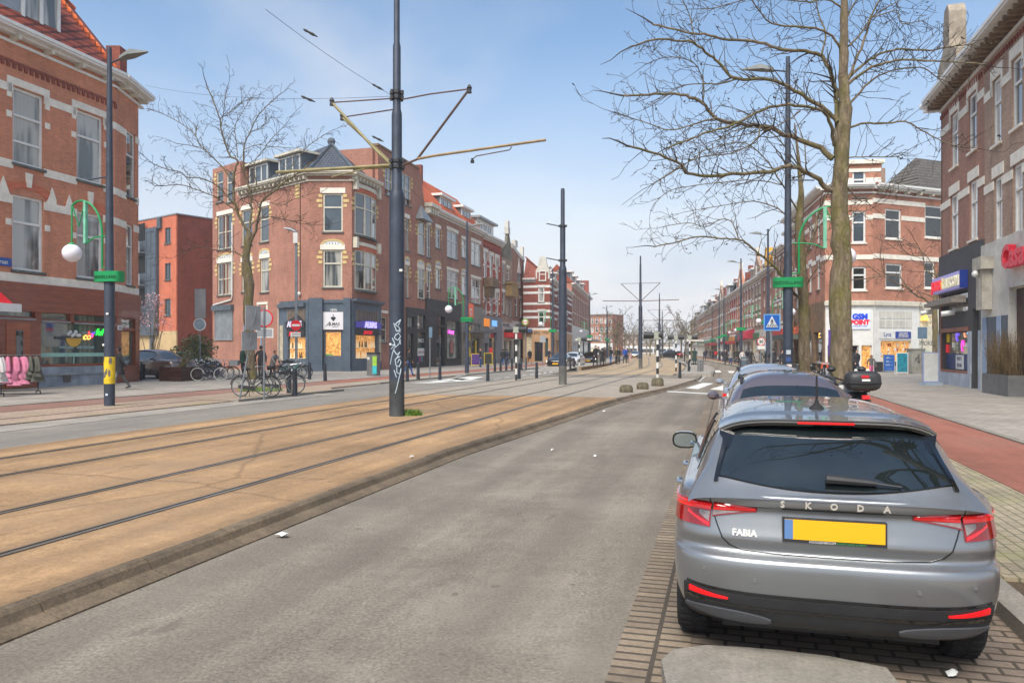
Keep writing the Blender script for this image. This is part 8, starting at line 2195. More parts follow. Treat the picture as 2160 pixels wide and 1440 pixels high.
def garment(p,rz,dx,col,label,h=.95,seed=0,ruffle=False):
 tw=.55+.25*math.sin(seed*2.1)
 rn=random.Random(seed);mb=MB(smooth=True);n=18
 prof=[(0,.08),(.06,.19),(.25,.20),(.45,.19+.02*(seed%3)),(.60,.25),(.62,.21),(.8,.30),(.82,.25),(1,.36 if ruffle else.27)];h*=1-.05*(seed%3)
 vs=[]
 for t,w in prof:
  for i in range(n):
   a=2*math.pi*i/n;rr=1+(.12*math.sin(a*5+seed)if t>.4 else.03*math.sin(a*4));vs.append(((.05+.05*t)*math.cos(a)*rr*(1+2*t),w*math.sin(a)*rr,1.36-h*t))
 mb.add(vs,[(j*n+i,j*n+(i+1)%n,(j+1)*n+(i+1)%n,(j+1)*n+i)for j in range(len(prof)-1)for i in range(n)]+[tuple(range(n)),tuple(range((len(prof)-1)*n,len(prof)*n))])
 for sg in(-1,1):mb.tube([(0,sg*.14,1.32),(.02,sg*.25,1.1),(.03,sg*.27,.85)],[.06,.055,.05],7)
 T=Matrix.Translation(p)@Matrix.Rotation(rz,4,'Z')@Matrix.Translation((dx,0,0))
 rt=thing('hanging_garment',label,'garment',T.translation,rz+tw,'garments hanging on the racks');mb.build('garment_cloth',col,rt,ang=80);hk=MB(smooth=True);hk.tube([(0,-.16,1.36),(0,0,1.39),(0,0,1.43)],.008,5);hk.build('hanger',ZINC,rt)
PINK=mat('cloth_pink',S(214,130,160),.85,0,.25,5);GRYC=mat('cloth_grey_green',S(92,92,82),.85,0,.25,5);BLKC=mat('cloth_black',S(44,44,46),.85,0,.25,5);WHTC=mat('cloth_white',S(214,208,206),.85,0,.2,5)
rk,p=rack(30,832,'black clothes rack with pink and grey green children garments before the wooden door',None,R(18))
order=[(-.62,PINK,'pink ruffled dress at the left end of the rack'),(-.40,WHTC,'white sleeved dress second from the left on the rack'),(-.18,PINK,'pink ruffled dress third from the left on the rack'),(.04,PINK,'pink ruffled dress in the middle of the rack'),(.26,PINK,'pink ruffled dress next to the grey green coats'),(.46,GRYC,'grey green coat right of the pink dresses'),(.62,GRYC,'grey green coat at the right end of the rack')]
for i,(dx,c,lab)in enumerate(order):garment(p,R(18)+0,dx*1.1,c,lab,1.02 if c is not GRYC else.9,i,c is not GRYC)
rk,p=rack(-52,838,'second black clothes rack cut off by the left picture edge',None,R(18))
for i,dx in enumerate((.2,.45,.65)):garment(p,R(18),dx,(BLKC,PINK,WHTC)[i],['black garment on the rack at the left picture edge','pink garment on the rack at the left picture edge','white garment on the rack at the left picture edge'][i],.9,20+i)
fx=FL;a0=fx.px(-150,640)[0];a1=fx.px(12,640)[0]-1.0;za=fx.px(5,655)[1]
rt=thing('shop_awning','red fabric awning with a white valance at the left picture edge','awning',(OL.x,OL.y,0),ang(U1));mb=MB();mb.add([(a0,-.13,za+1.25),(a1,-.13,za+1.25),(a1,-1.6,za+.16),(a0,-1.6,za+.16),(a0,-.13,za+1.2),(a1,-.13,za+1.2),(a1,-1.6,za+.11),(a0,-1.6,za+.11)],[(0,1,2,3),(4,5,6,7),(0,3,7,4),(1,2,6,5)]);mb.build('awning_cloth',mat('cloth_red',S(220,24,36),.7,0,.08,2),rt);mb=MB();mb.box(a0,a1+.25,-1.68,-1.61,za-.12,za+.2);mb.build('valance',PAINT,rt);mb=MB(smooth=True)
for a in(a0+.2,a1-.2):mb.tube([(a,-.13,za+.4),(a,-1.6,za+.1)],.02,5)
mb.build('awning_arms',GALV,rt)
def shelter(s0,s1,t,label,z):
 p=ST(s0,t,z);q=ST(s1,t,z);d=q-p;L_=d.length;rt=thing('tram_shelter',label,'shelter',p,ang(d),'tram shelters');mb=MB();mb.box(-.3,L_+.3,-.9,.9,2.5,2.68);mb.build('shelter_roof',PLAST,rt);mb=MB(smooth=True)
 for x in(.2,L_/2,L_-.2):mb.tube([(x,.6,0),(x,.6,2.45),(x,0,2.5)],.05,6)
 mb.build('frame',POLED,rt);mb=MB();mb.box(.2,L_-.2,.62,.64,.3,2.2);mb.build('glass_wall',mat('shelter_glass',S(120,136,136),.1,0,.1,2),rt);mb=MB();mb.box(.6,L_-.6,.2,.55,.45,.5);mb.build('bench',ZINC,rt)
shelter(84,98,-14.2,'tram shelter with a pale flat roof over waiting people on the left platform',.36);shelter(84,92,-2.2,'small tram shelter with a pale roof on the right platform',.2)
for i,(x,y,lab)in enumerate(((595,1133,'crumpled white tissue at the foot of the tram bed kerb'),(1275,869,'small white paper scrap on the road near the stones'),(868,967,'white scrap on the tram bed near the kerb'),(1255,965,'tiny white scrap on the grey asphalt'),(1165,952,'white paper dot left on the road'),(2010,1431,'small white scrap on the bricks behind the right wheel of the grey hatchback'),(1985,812,'white paper on the pavement before the telecom shop'))):
 p=G(x,y,0 if i not in(2,6)else ZB);rn=random.Random(i);mb=MB();pts=[];
 for k in range(9):a=k*.7;r_=rn.uniform(.03,.075)*(.5 if i in(2,3,4,5)else 1);pts.append((r_*math.cos(a),r_*math.sin(a),rn.uniform(.005,.035)))
 pts.append((0,0,.045));mb.add(pts,[(k,(k+1)%9,9)for k in range(9)]+[tuple(range(8,-1,-1))]);o=mb.build('paper_scrap',PAINT,None,(p.x,p.y,p.z+.012));tag(o,lab,'litter','bits of litter')
p=G(1655,1390,.0);mb=MB();mb.T=Matrix.Rotation(.62,4,'Z');mb.box(-.1,.1,-.017,.017,.006,.02);mb.T=None;o=mb.build('wood_stick',WOODO,None,(p.x,p.y,.008));tag(o,'short flat piece of brown wood lying behind the grey hatchback','stick')
def bike(label,cat='bicycle',loc=(0,0,0),rz=0,group=None,frame=None,tyre=None,low=True,rack=None,lean=.10):
 """dutch city bike, front wheel towards +x, wheels on z = 0"""
 fm=frame or POLED;root=thing('bicycle',label,cat,loc,rz,group);root.rotation_euler=(lean,0,rz);r=.345
 for x in(0,1.12):
  mb=MB(smooth=True);mb.lathe([(r-.03,-.016),(r-.008,-.02),(r,0),(r-.008,.02),(r-.03,.016)],32,(0,0,0),'y',0,True);w=mb.build('wheel',tyre or RUBBER,root,(x,0,r))
  mb=MB(smooth=True);mb.lathe([(r-.045,-.012),(r-.03,-.012),(r-.03,.012),(r-.045,.012)],32,(0,0,0),'y',0,True)
  for k in range(16):a=k*math.pi/8;mb.tube([(0,.02*(-1)**k,0),((r-.04)*math.cos(a),0,(r-.04)*math.sin(a))],.0025,3,0,False)
  mb.lathe([(.02,-.04),(.02,.04)],8,(0,0,0),'y');mb.build('spokes',ZINC,w)
  g=MB(smooth=True);g.tube([((r+.03)*math.cos(a),0,r+(r+.03)*math.sin(a))for a in[R(10+16*i)for i in range(11)]],.016,5);m=g.build('mudguard',RUBBER,root);m.location=(x,0,0)
 f=MB(smooth=True);bb=(.46,0,.28);st=(.30,0,.80);hd=(.90,0,.92);hb=(.94,0,.72)
 f.tube([bb,st],.017,6);f.tube([hd,hb],.02,6);f.tube([hb,(1.0,0,.55),(1.08,0,.4),(1.12,0,r)],.014,6)
 if low:f.tube([hb,(.74,0,.48),bb],.02,6);f.tube([(.92,0,.82),(.7,0,.58),(.42,0,.42)],.014,6)
 else:f.tube([hb,bb],.02,6);f.tube([(.92,0,.86),(.31,0,.78)],.017,6)
 for sy in(-1,1):f.tube([bb,(0,sy*.05,r)],.010,5);f.tube([(.30,0,.74),(0,sy*.05,r)],.009,5)
 f.build('frame',fm,root)
 h=MB(smooth=True);h.tube([hd,(.88,0,1.02)],.014,6);h.tube([(.70,.30,1.05),(.80,.29,1.07),(.90,.12,1.05),(.90,-.12,1.05),(.80,-.29,1.07),(.70,-.30,1.05)],.013,6);h.build('handlebar',ZINC,root)
 s=MB(smooth=True);s.tube([(.30,0,.78),(.27,0,.92)],.013,6);s.tube([(.13,0,.95),(.22,0,.965),(.33,0,.95),(.40,0,.945)],[.085,.075,.035,.02],8);s.build('saddle',RUBBER,root)
 c=MB(smooth=True);c.prism([(-.06,.30),(.5,.21),(.58,.28),(.5,.36),(-.05,.40)],-.06,-.03);c.tube([(.46,-.1,.28),(.52,-.12,.12)],.01,5);c.tube([(.46,.1,.28),(.40,.12,.44)],.01,5);c.build('chain_case',PLASTIC,root)
 k=MB(smooth=True);k.tube([(.3,-.02,.3),(.24,-.16,.0)],.01,5);k.tube([(.3,.02,.3),(.24,.16,.0)],.01,5);k.build('stand',POLED,root)
 b=MB(smooth=True)
 for sy in(-1,1):b.tube([(.24,sy*.06,.74),(-.24,sy*.06,.74),(0,sy*.05,r)],.007,4)
 b.build('carrier',POLED,root);l=MB(smooth=True);l.ball((1.0,0,.86),.05,8);l.build('front_lamp',ZINC,root)
 if rack:
  q=MB();x0,x1=(.98,1.42)if rack[0]=='f' else(-.3,.15);z0=.78;m=rack[1]
  for a,b_,c_,d in((x0,x1,-.2,-.18),(x0,x1,.18,.2),(x0,x0+.02,-.18,.18),(x1-.02,x1,-.18,.18)):q.box(a,b_,c_,d,z0,z0+.26)
  q.box(x0,x1,-.2,.2,z0-.02,z0-.002);q.build('crate',m,root)
 return root
GBK='bicycles parked round the left street tree';WHITE_T=mat('tyre_white',S(206,204,198),.7,0,.15,5)
def at(x,y,z):p=G(x,y,z);return(p.x,p.y,z)
def bk(x0,y,label,rz,group=GBK,z=ZP,**kw):
 return bike(label,'bicycle',at(x0,y,z),rz,group,**kw)
b0=at(508,836,ZP)
FB=mat('frame_black',S(36,38,42),.35,.2,.1);FG=mat('frame_grey',S(120,124,128),.35,.4,.1);FT=mat('frame_teal',S(40,120,110),.35,.2,.1);FW=mat('frame_silver',S(190,194,198),.3,.6,.1);FN=mat('frame_navy',S(40,46,84),.35,.2,.1)
CRG=mat('crate_grey',S(140,142,144),.7,0,.15,5);CRO=mat('crate_orange',S(236,92,34),.6,0,.1,4)
bk(508,836,'black step through bicycle leaning on the tilted post by the tree, nearest of all',R(-8),frame=FB,lean=.06)
bk(556,832,'black bicycle behind the round sign post beside the nearest step through one',R(24),frame=FB,low=False,lean=-.1)
bk(417,803,'dark bicycle with white tyres in front of the wooden planter',R(14),frame=FN,tyre=WHITE_T)
bk(436,801,'navy bicycle between the white tyred one and the crate bicycle',R(40),frame=FN)
bk(448,800,'bicycle carrying a big grey crate left of the man in the green jacket',R(4),frame=FB,rack=('f',CRG))
bk(428,796,'grey bicycle behind the white tyred one near the grey sign post',R(60),frame=FG)
bk(590,800,'teal framed bicycle in the cluster before the red shop window',R(30),frame=FT);bk(600,798,'silver bicycle in the cluster before the red shop window',R(10),frame=FW,low=False);bk(610,797,'white banded bicycle right in the cluster before the red shop window',R(-12),frame=FW);bk(582,797,'black bicycle at the back of the cluster before the red shop window',R(48),frame=FB);bk(598,793,'grey bicycle at the rear of the cluster before the jeweller',R(20),frame=FG)
GB2='bicycles parked on the right pavement'
for i,(x,Y,lab,rz,kw)in enumerate(((1708,37,'bicycle with a bright orange front crate right of the second tree trunk',30,dict(frame=FB,rack=('f',CRO))),(1735,33,'grey bicycle left of the largest tree trunk',70,dict(frame=FG)),(1722,34,'black bicycle between the orange crate bicycle and the largest tree',55,dict(frame=FB)),(1748,36,'silver bicycle half hidden by the largest tree trunk',80,dict(frame=FW)),(1716,30,'dark bicycle with a low frame in front of the orange crate one',100,dict(frame=FN)),(1690,31,'dark bicycle behind the second tree trunk',85,dict(frame=FB)),(1640,50,'bicycle ridden by the dark dressed pair behind the tall right lamp',95,dict(frame=FB)),(1650,46,'black parked bicycle just left of the tall right lamp',60,dict(frame=FB)),(1587,70,'silver bicycle under the red awnings',20,dict(frame=FW)),(1576,74,'grey bicycle left of the one under the red awnings',30,dict(frame=FG)),(1546,90,'silver bicycle on the brick strip by the right kerb',15,dict(frame=FW)),(1538,95,'grey bicycle next to the silver one by the right kerb',25,dict(frame=FG)),(1556,84,'black bicycle on the brick strip nearer than the silver one',10,dict(frame=FB)))):
 p=P(x,700,Y);bike(lab,'bicycle',(p.x,p.y,ZR+.02),R(rz),GB2,**kw)
def scooter():
 p=P(1826,0,13.6);root=thing('scooter','black motor scooter with a large top box parked right of the largest tree','scooter',(p.x,p.y,ZR),-TH1+.15);BP=mat('scooter_black',S(34,36,38),.3,.2,.1,3,0,.6)
 def loft(secs,name,m,n=20):
  mb=MB(smooth=True);vs=[]
  for y,cx,cz,w,h,e in secs:
   for i in range(n):t=2*math.pi*i/n;vs.append((cx+w*math.copysign(abs(math.cos(t))**e,math.cos(t)),y,cz+h*math.copysign(abs(math.sin(t))**e,math.sin(t))))
  k=len(secs);mb.add(vs,[(j*n+i,j*n+(i+1)%n,(j+1)*n+(i+1)%n,(j+1)*n+i)for j in range(k-1)for i in range(n)]+[tuple(range(n)),tuple(range((k-1)*n,k*n))]);return mb.build(name,m,root,ang=50)
 bx=loft([(-.02,0,1.10,.19,.10,.6),(.01,0,1.11,.27,.155,.55),(.10,0,1.12,.305,.185,.6),(.25,0,1.12,.30,.18,.6),(.38,0,1.10,.25,.15,.6),(.43,0,1.09,.17,.09,.6)],'top_box',mat('box_black',S(48,48,50),.5,0,.15,5))
 mb=MB(smooth=True);pts=[]
 for i in range(33):t=2*math.pi*i/32;pts.append((.309*math.copysign(abs(math.cos(t))**.6,math.cos(t)),.2+.235*math.copysign(abs(math.sin(t))**.6,math.sin(t)),1.08))
 mb.tube(pts,.012,5);mb.build('box_seam',RUBBER,bx);mb=MB();mb.box(-.08,.05,-.03,-.015,1.18,1.225);mb.build('red_badge',SR,bx);mb=MB();mb.box(-.07,.07,-.03,-.018,1.12,1.16);mb.build('white_badge',PAINT,bx)
 loft([(.0,0,.72,.07,.06,.7),(.1,0,.70,.13,.14,.7),(.4,0,.62,.17,.2,.7),(.8,0,.52,.16,.16,.7),(1.0,0,.42,.14,.08,.7)],'tail_body',BP);loft([(.25,0,.84,.12,.04,.6),(.4,0,.86,.16,.06,.6),(.9,0,.80,.14,.05,.6),(1.0,0,.78,.08,.04,.6)],'seat',RUBBER)
 loft([(1.15,0,.62,.2,.34,.7),(1.25,0,.68,.22,.38,.7),(1.34,0,.72,.16,.30,.7),(1.38,0,.74,.07,.15,.7)],'front_shield',BP)
 for y in(.28,1.42):
  mb=MB(smooth=True);mb.lathe([(.12,-.05),(.22,-.055),(.235,0),(.22,.055),(.12,.05)],26,(0,0,0),'x',0,True);w=mb.build('wheel',RUBBER,root,(0,y,.235));mb=MB();mb.lathe([(.03,-.04),(.13,-.02),(.13,.02),(.03,.04)],14,(0,0,0),'x');mb.build('rim',RIM,w)
 mb=MB(smooth=True);mb.tube([(0,1.42,.24),(0,1.3,.6),(0,1.2,1.05)],.03,6);mb.tube([(-.38,1.05,1.12),(-.2,1.14,1.14),(0,1.18,1.08),(.2,1.14,1.14),(.38,1.05,1.12)],.018,6);mb.tube([(-.42,1.03,1.12),(-.28,1.1,1.13)],.026,8);mb.tube([(.42,1.03,1.12),(.28,1.1,1.13)],.026,8);mb.build('handlebar',RUBBER,root)
 for sg in(-1,1):
  mb=MB(smooth=True);mb.tube([(sg*.22,1.13,1.14),(sg*.30,1.1,1.27)],.008,5);mb.ball((sg*.28,1.1,1.31),.085,12,0,.65);mb.build('mirror',PLASTIC,root)
 mb=MB();mb.box(-.06,.06,-.03,.03,.80,.87);mb.build('tail_lamp',LAMPB,root);mb=MB();mb.box(-.07,.07,-.05,-.03,.55,.68);mb.build('number_plate',PLATEY,root);mb=MB(smooth=True);mb.tube([(.1,.1,.93),(.1,.5,.9)],.012,5);mb.tube([(-.1,.1,.93),(-.1,.5,.9)],.012,5);mb.build('carrier',POLED,root);mb=MB();mb.prism([(-.3,.2),(.0,.2),(.0,.6),(-.26,.5)],.5,.54);mb.build('leg_cover',mat('cover_dark_green',S(30,50,44),.7),root)
scooter()
p=P(303,0,41);root=thing('motor_scooter','dark moped with a blue rimmed wheel half hidden by the left corner house','moped',(p.x,p.y,ZP),R(-70));mb=MB(smooth=True)
for x in(0,1.1):mb.lathe([(.18,-.05),(.27,-.055),(.3,0),(.27,.055),(.18,.05)],20,(x,0,.3),'y',0,True)
mb.build('wheels',RUBBER,root);mb=MB(smooth=True)
for x in(0,1.1):mb.lathe([(.17,-.03),(.2,-.03),(.2,.03),(.17,.03)],20,(x,0,.3),'y',0,True)
mb.build('rims',mat('rim_blue',S(40,70,150),.4),root);mb=MB(smooth=True);mb.tube([(0,0,.45),(.3,0,.6),(.7,0,.55),(.95,0,.9),(1.1,0,.35)],[.1,.14,.12,.06,.04],8);mb.tube([(.1,0,.78),(.6,0,.76)],.1,8);mb.tube([(.9,.3,1.0),(.95,0,.95),(.9,-.3,1.0)],.02,6);mb.build('moped_body',POLED,root)
SKINS=[mat('skin_light',S(206,160,134),.6,0,.1,8),mat('skin_tan',S(170,122,94),.6,0,.1,8),mat('skin_dark',S(98,66,50),.6,0,.1,8)]
def cloth(name,c):return mat('cloth_'+name,c,.9,0,.3,7)
CL=dict(black=cloth('coal',S(40,41,45)),navy=cloth('navy',S(44,50,70)),green=cloth('bottle_green',S(38,66,60)),grey=cloth('mid_grey',S(112,110,110)),jeans=cloth('jeans',S(62,90,150)),lgrey=cloth('light_grey',S(150,148,148)),brown=cloth('brown',S(86,66,56)),blue=cloth('blue',S(40,88,180)),pink=cloth('rose',S(220,170,170)),white=cloth('white',S(210,208,206)),orange=cloth('ochre',S(190,120,70)),olive=cloth('olive',S(76,80,60)),hot=cloth('hot_pink',S(226,110,160)),sky=cloth('sky',S(140,170,206)),red=cloth('red',S(190,44,54)),dk=cloth('dark_trousers',S(54,54,60)))
HAIRS=[mat('hair_dark',S(36,30,28),.7,0,.2,12),mat('hair_brown',S(84,60,44),.7,0,.2,12),mat('hair_grey',S(150,146,140),.7,0,.2,12),mat('hair_fair',S(160,126,84),.7,0,.2,12)]
_body={}
def body_mesh(pose):
 if pose in _body:return _body[pose]
 st,la,ra,bend,bulk,sit=dict(stand=(0,(.05,.1),(.05,.1),0,1,0),walk=(.30,(.22,.1),(-.2,.12),.03,1,0),walk2=(-.26,(-.2,.1),(.22,.14),.02,1.02,0),pockets=(.05,(-.02,.16),(-.02,.16),.02,1.05,0),hold=(.1,(.12,.1),(.42,.02),.03,1.05,0),hunch=(.1,(.3,.02),(.34,.02),.2,1.05,0),ride=(.0,(.5,.05),(.5,.05),.22,1,1))[pose]
 V,E,Rr=[],[],[]
 def v(x,y,z,r,par=None):
  V.append((x,y,z));Rr.append(r)
  if par is not None:E.append((par,len(V)-1))
  return len(V)-1
 pel=v(0,0,.96,.125*bulk);sp=v(0,-bend*.3,1.14,.12*bulk,pel);ch=v(0,-bend*.7,1.32,.135*bulk,sp);up=v(0,-bend*.95,1.43,.10*bulk,ch);nk=v(0,-bend-.01,1.51,.052,up)
 hb=v(0,-bend-.02,1.57,.068,nk);hm=v(0,-bend-.02,1.65,.082,hb);ht=v(0,-bend-.012,1.725,.062,hm);v(0,-bend-.112,1.635,.012,hm)
 for sg,(fw,out)in((-1,la),(1,ra)):
  sh=v(sg*.175,-bend*.9,1.425,.065*bulk,up);el=v(sg*(.205+out*.6),-bend-fw*.35+.03,1.165,.050*bulk,sh);lift=abs(fw)*.4 if fw>.3 else 0
  wr=v(sg*(.20+out*.5-(.06 if fw>.3 else 0)),-bend-fw,.935+lift,.036,el)
  pa=v(sg*(.20+out*.45-(.07 if fw>.3 else 0)),-bend-fw-.02,.865+lift,.034,wr)
  x,y,z=V[pa]
  for i,(dy,ln)in enumerate(((-.028,.072),(-.010,.082),(.008,.078),(.026,.060))):a=v(x-sg*.004,y+dy,z-ln*.62,.0095,pa);v(x-sg*.016,y+dy-.004,z-ln,.008,a)
  t=v(x-sg*.012,y-.045,z+.02,.010,pa);v(x-sg*.02,y-.06,z-.02,.008,t)
  hp=v(sg*.088,0,.90,.098,pel);f=st*sg
  if sit:kn=v(sg*.12,-.36,.78-.12*sg,.07,hp);an=v(sg*.12,-.30,.36-.12*sg,.042,kn)
  else:kn=v(sg*.095,-f*.5-.02,.50,.068,hp);an=v(sg*.095,-f+.02+(.06 if f<0 else 0),.10+(.05 if f<-.1 else 0),.044,kn)
  ax,ay,az=V[an];v(ax,ay+.04,az-.055,.036,an);to=v(ax+sg*.012,ay-.10,az-.062,.036,an);v(ax+sg*.016,ay-.17,az-.068,.026,to)
 me=bpy.data.meshes.new('b');me.from_pydata(V,E,[]);ob=bpy.data.objects.new('b',me);C.objects.link(ob)
 ob.modifiers.new('s','SKIN');sd=me.skin_vertices[0].data
 for i,r in enumerate(Rr):sd[i].radius=(r*(1.22 if i in(1,2)else 1),r*(.82 if i in(0,1,2,3)else 1));sd[i].use_root=(i==0)
 m=ob.modifiers.new('u','SUBSURF');m.levels=1;m.render_levels=1
 bpy.context.view_layer.update();out=bpy.data.meshes.new_from_object(ob.evaluated_get(bpy.context.evaluated_depsgraph_get()));bpy.data.objects.remove(ob)
 hands=[V[i]for i in range(len(V))if Rr[i]==.034]
 idx=[]
 for p in out.polygons:
  p.use_smooth=True;c=p.center;z=c.z
  if z>1.515:k=0
  elif any((c-Vector(h)).length<.10 and z<h[2]+.055 for h in hands):k=0
  elif z>.93 or(abs(c.x)>.19 and z>.8 and not sit):k=1
  elif z<.115 and not sit:k=3
  else:k=2
  idx.append(k)
 _body[pose]=(out,bend,idx);return _body[pose]
SHOE=mat('shoe_dark',S(38,36,36),.6,0,.2,8)
def person(x,yf,label,pose,top,bottom,ht=1.75,face=0,z=ZP,skin=0,hair=0,hairlen=0,coat=None,hood=None,bag=None,group='people on the street',Y=None,hat=None,loc=None):
 p=loc if loc is not None else(G(x,yf,z)if Y is None else Vector((*P(x,0,Y).xy,z)))
 src,bend,idx=body_mesh(pose);me=src.copy();me.name='body';me.materials.clear()
 for m in(SKINS[skin],CL[top],CL[bottom],SHOE):me.materials.append(m)
 me.polygons.foreach_set('material_index',idx)
 root=thing('person',label,'person',p,face,group);s=ht/1.785;root.scale=(s,s,s)
 o=bpy.data.objects.new('body',me);C.objects.link(o);o.parent=root
 hy=-bend-.02
 mb=MB(smooth=True);n=14;vs=[]
 rows=[(1.745,.02),(1.735,.055),(1.70,.082),(1.655,.092),(1.61,.090),(1.58-.05*(hairlen>0),.085)]+([(1.46,.10),(1.38,.085)]if hairlen>1 else[])
 for j,(zz,r)in enumerate(rows):
  for i in range(n):
   a=2*math.pi*i/n;fr=max(0,-math.sin(a));cut=1
   yy=hy+.012+r*1.08*math.sin(a)
   if zz<1.70:yy=max(yy,hy-.035+(.02 if zz<1.64 else 0))
   vs.append((r*.98*math.cos(a),yy,zz))
 k=len(rows);mb.add(vs,[(j*n+i,j*n+(i+1)%n,(j+1)*n+(i+1)%n,(j+1)*n+i)for j in range(k-1)for i in range(n)]+[tuple(range(n)),tuple(range((k-1)*n,k*n))])
 mb.build('headscarf' if hood else('hat' if hat else 'hair'),CL[hood]if hood else(CL[hat]if hat else HAIRS[hair]),root)
 mb=MB()
 for sg in(-1,1):mb.ball((sg*.03,hy-.078,1.655),.010,6)
 mb.build('eyes',HAIRS[0],root)
 if coat:
  cm,zl=coat;mb=MB(smooth=True);n=18;vs=[];rows=[(1.47,.11,.085),(1.42,.185,.10),(1.3,.20,.135),(1.1,.185,.135),(.95,.20,.15),(.8,.215,.165),(zl,.225+.02*(zl<.6),.18)]
  rows=[r for r in rows if r[0]>=zl]
  for zz,w,d in rows:
   for i in range(n):a=2*math.pi*i/n;q=1+.03*math.sin(5*a)*(zz<1);vs.append((w*math.cos(a)*q,-bend*max(0,(zz-.9)/.6)+d*math.sin(a)*q,zz))
  k=len(rows);mb.add(vs,[(j*n+i,j*n+(i+1)%n,(j+1)*n+(i+1)%n,(j+1)*n+i)for j in range(k-1)for i in range(n)]+[tuple(range(n)),tuple(range((k-1)*n,k*n))]);mb.build('coat',CL[cm],root)
 if bag:
  b=thing('handbag',('brown shoulder bag of the woman in the long black coat' if bag[0]=='brown' else 'white carrier bag held by the person in navy on the left platform'),'bag',Vector(p)+Vector((0,0,0)),face);b.scale=root.scale;mb=MB(smooth=True);mb.T=Matrix.Translation((bag[1],-.19,.98));mb.slab([(-.14,-.05),(.14,-.05),(.15,.05),(-.15,.05)],0,.2);mb.T=None;mb.build('bag_body',CL[bag[0]],b);mb=MB(smooth=True);mb.tube([(bag[1]-.12,-.19,1.18),(-.12,-.10,1.47),(bag[1]+.12,.12,1.18)],.008,5);mb.build('bag_strap',CL[bag[0]],b)
 return root
AW=0.0
GP='people on the left pavement';GT='people waiting at the left tram stop';GQ='people on the right pavement'
person(253,822,'woman in a long black quilted coat and dark scarf walking past the wooden shopfront','walk','black','grey',1.76,R(-55),skin=2,hood='black',coat=('black',.62),bag=('brown',-.05),group=GP)
person(513,799,'man in a dark green jacket looking left, between the crate bicycle and the tree trunk','pockets','green','navy',1.86,R(-40),skin=0,hair=1,coat=('green',.85),group=GP)
person(550,801,'man in a black hooded jacket with his back turned, right of the left tree trunk','pockets','black','dk',1.88,R(170),skin=1,hood='black',group=GP)
person(575,800,'person in a grey quilted coat stooping over the bicycles','hunch','grey','dk',1.62,R(60),skin=1,hair=0,coat=('grey',.8),group=GP)
person(861,793,'person in a black jacket and blue jeans just right of the near tram pole','walk','black','jeans',1.76,R(100),skin=1,group=GP)
person(1013,774,'person with a yellow cap and blue jeans between the two yellow sandwich boards','stand','dk','jeans',1.78,R(80),hat='orange',group=GP)
person(1061,770.5,'left one of a dark coated couple with blue trousers by the red awning','walk','black','jeans',1.74,R(160),group=GP,coat=('black',.75));person(1069,770,'right one of a dark coated couple with blue trousers by the red awning','walk2','navy','jeans',1.74,R(165),group=GP,coat=('navy',.8))
person(1117,769,'person in a dark coat with ochre legs before the bakery','walk','black','orange',1.76,R(20),skin=0,hair=2,coat=('black',.7),group=GP);person(1158,766,'person in a dark jacket and white cap behind the black oncoming car','stand','navy','dk',1.75,R(30),hat='white',group=GP);person(1204,767,'person in a dark green coat right of the second tram pole','stand','green','dk',1.75,R(10),group=GP,coat=('green',.7))
for i,(x,y,top,bot,ht,fc,lab,kw)in enumerate(((1256,770.5,'black','dk',1.86,30,'tall person in black at the near end of the left platform',dict(coat=('black',.8))),(1262,770,'navy','lgrey',1.78,-20,'person in navy with a white bag at the near platform end',dict(bag=('white',.15))),(1275,768.5,'dk','grey',1.74,60,'person in a dark brown jacket second along the left platform',dict(coat=('brown',.85))),(1288,767.5,'black','jeans',1.76,120,'person in black with blue jeans under the left shelter',{}),(1300,766,'olive','dk',1.7,40,'person in an olive jacket under the left shelter',dict(hair=3)),(1306,765.5,'black','dk',1.68,-60,'person in black beside the olive jacket under the shelter',{}),(1318,764.5,'blue','navy',1.74,20,'person in a bright blue jacket at the far end of the left platform',{}),(1323,763.5,'dk','dk',1.7,150,'dark dressed person behind the bright blue jacket',{}),(1329,762,'pink','pink',1.25,10,'child in pale pink at the far end of the left platform',dict(hair=3,hairlen=1)),(1270,771,'black','black',1.6,200,'shorter person in black behind the white bag holder',dict(coat=('black',.5))))):
 person(x,y+2,lab,('hold','stand','pockets')[i%3],top,bot,ht,R(fc),z=.36,group=GT,**kw)
person(1465,769,'person in a long bottle green coat with their back turned on the right island','stand','green','dk',1.84,R(175),z=.2,coat=('green',.38),hair=0,group='people on the right tram island')
person(1444,763,'left one of two dark figures under the small right shelter','stand','black','dk',1.72,R(90),z=.2,group='people on the right tram island');person(1451,762,'right one of two dark figures under the small right shelter','pockets','navy','dk',1.72,R(200),z=.2,group='people on the right tram island')
person(1806,0,'man in a dark grey jacket walking beside a child before the phone shop','walk','dk','navy',1.76,R(10),z=ZR,Y=46,skin=0,hair=0,group=GQ);person(1838,0,'child in a grey coat and hot pink trousers before the blue pavement board','walk2','grey','hot',1.42,R(-10),z=ZR,Y=46,skin=1,hair=1,hairlen=2,group=GQ)
person(1752,0,'person in a pale blue shirt sitting on a bicycle left of the largest trunk','ride','sky','dk',1.7,R(100),z=ZR+.05,Y=36,hair=0,group=GQ)
pb=P(1640,0,50);person(0,0,'rider in dark clothes on the bicycle left of the tall right lamp','ride','black','dk',1.75,R(185),loc=Vector((pb.x-.1,pb.y+.3,ZR+.08)),group=GQ);person(1649,0,'person in a dark jacket walking beside the dark rider at the tall right lamp','walk','dk','dk',1.74,R(20),z=ZR,Y=49,group=GQ)
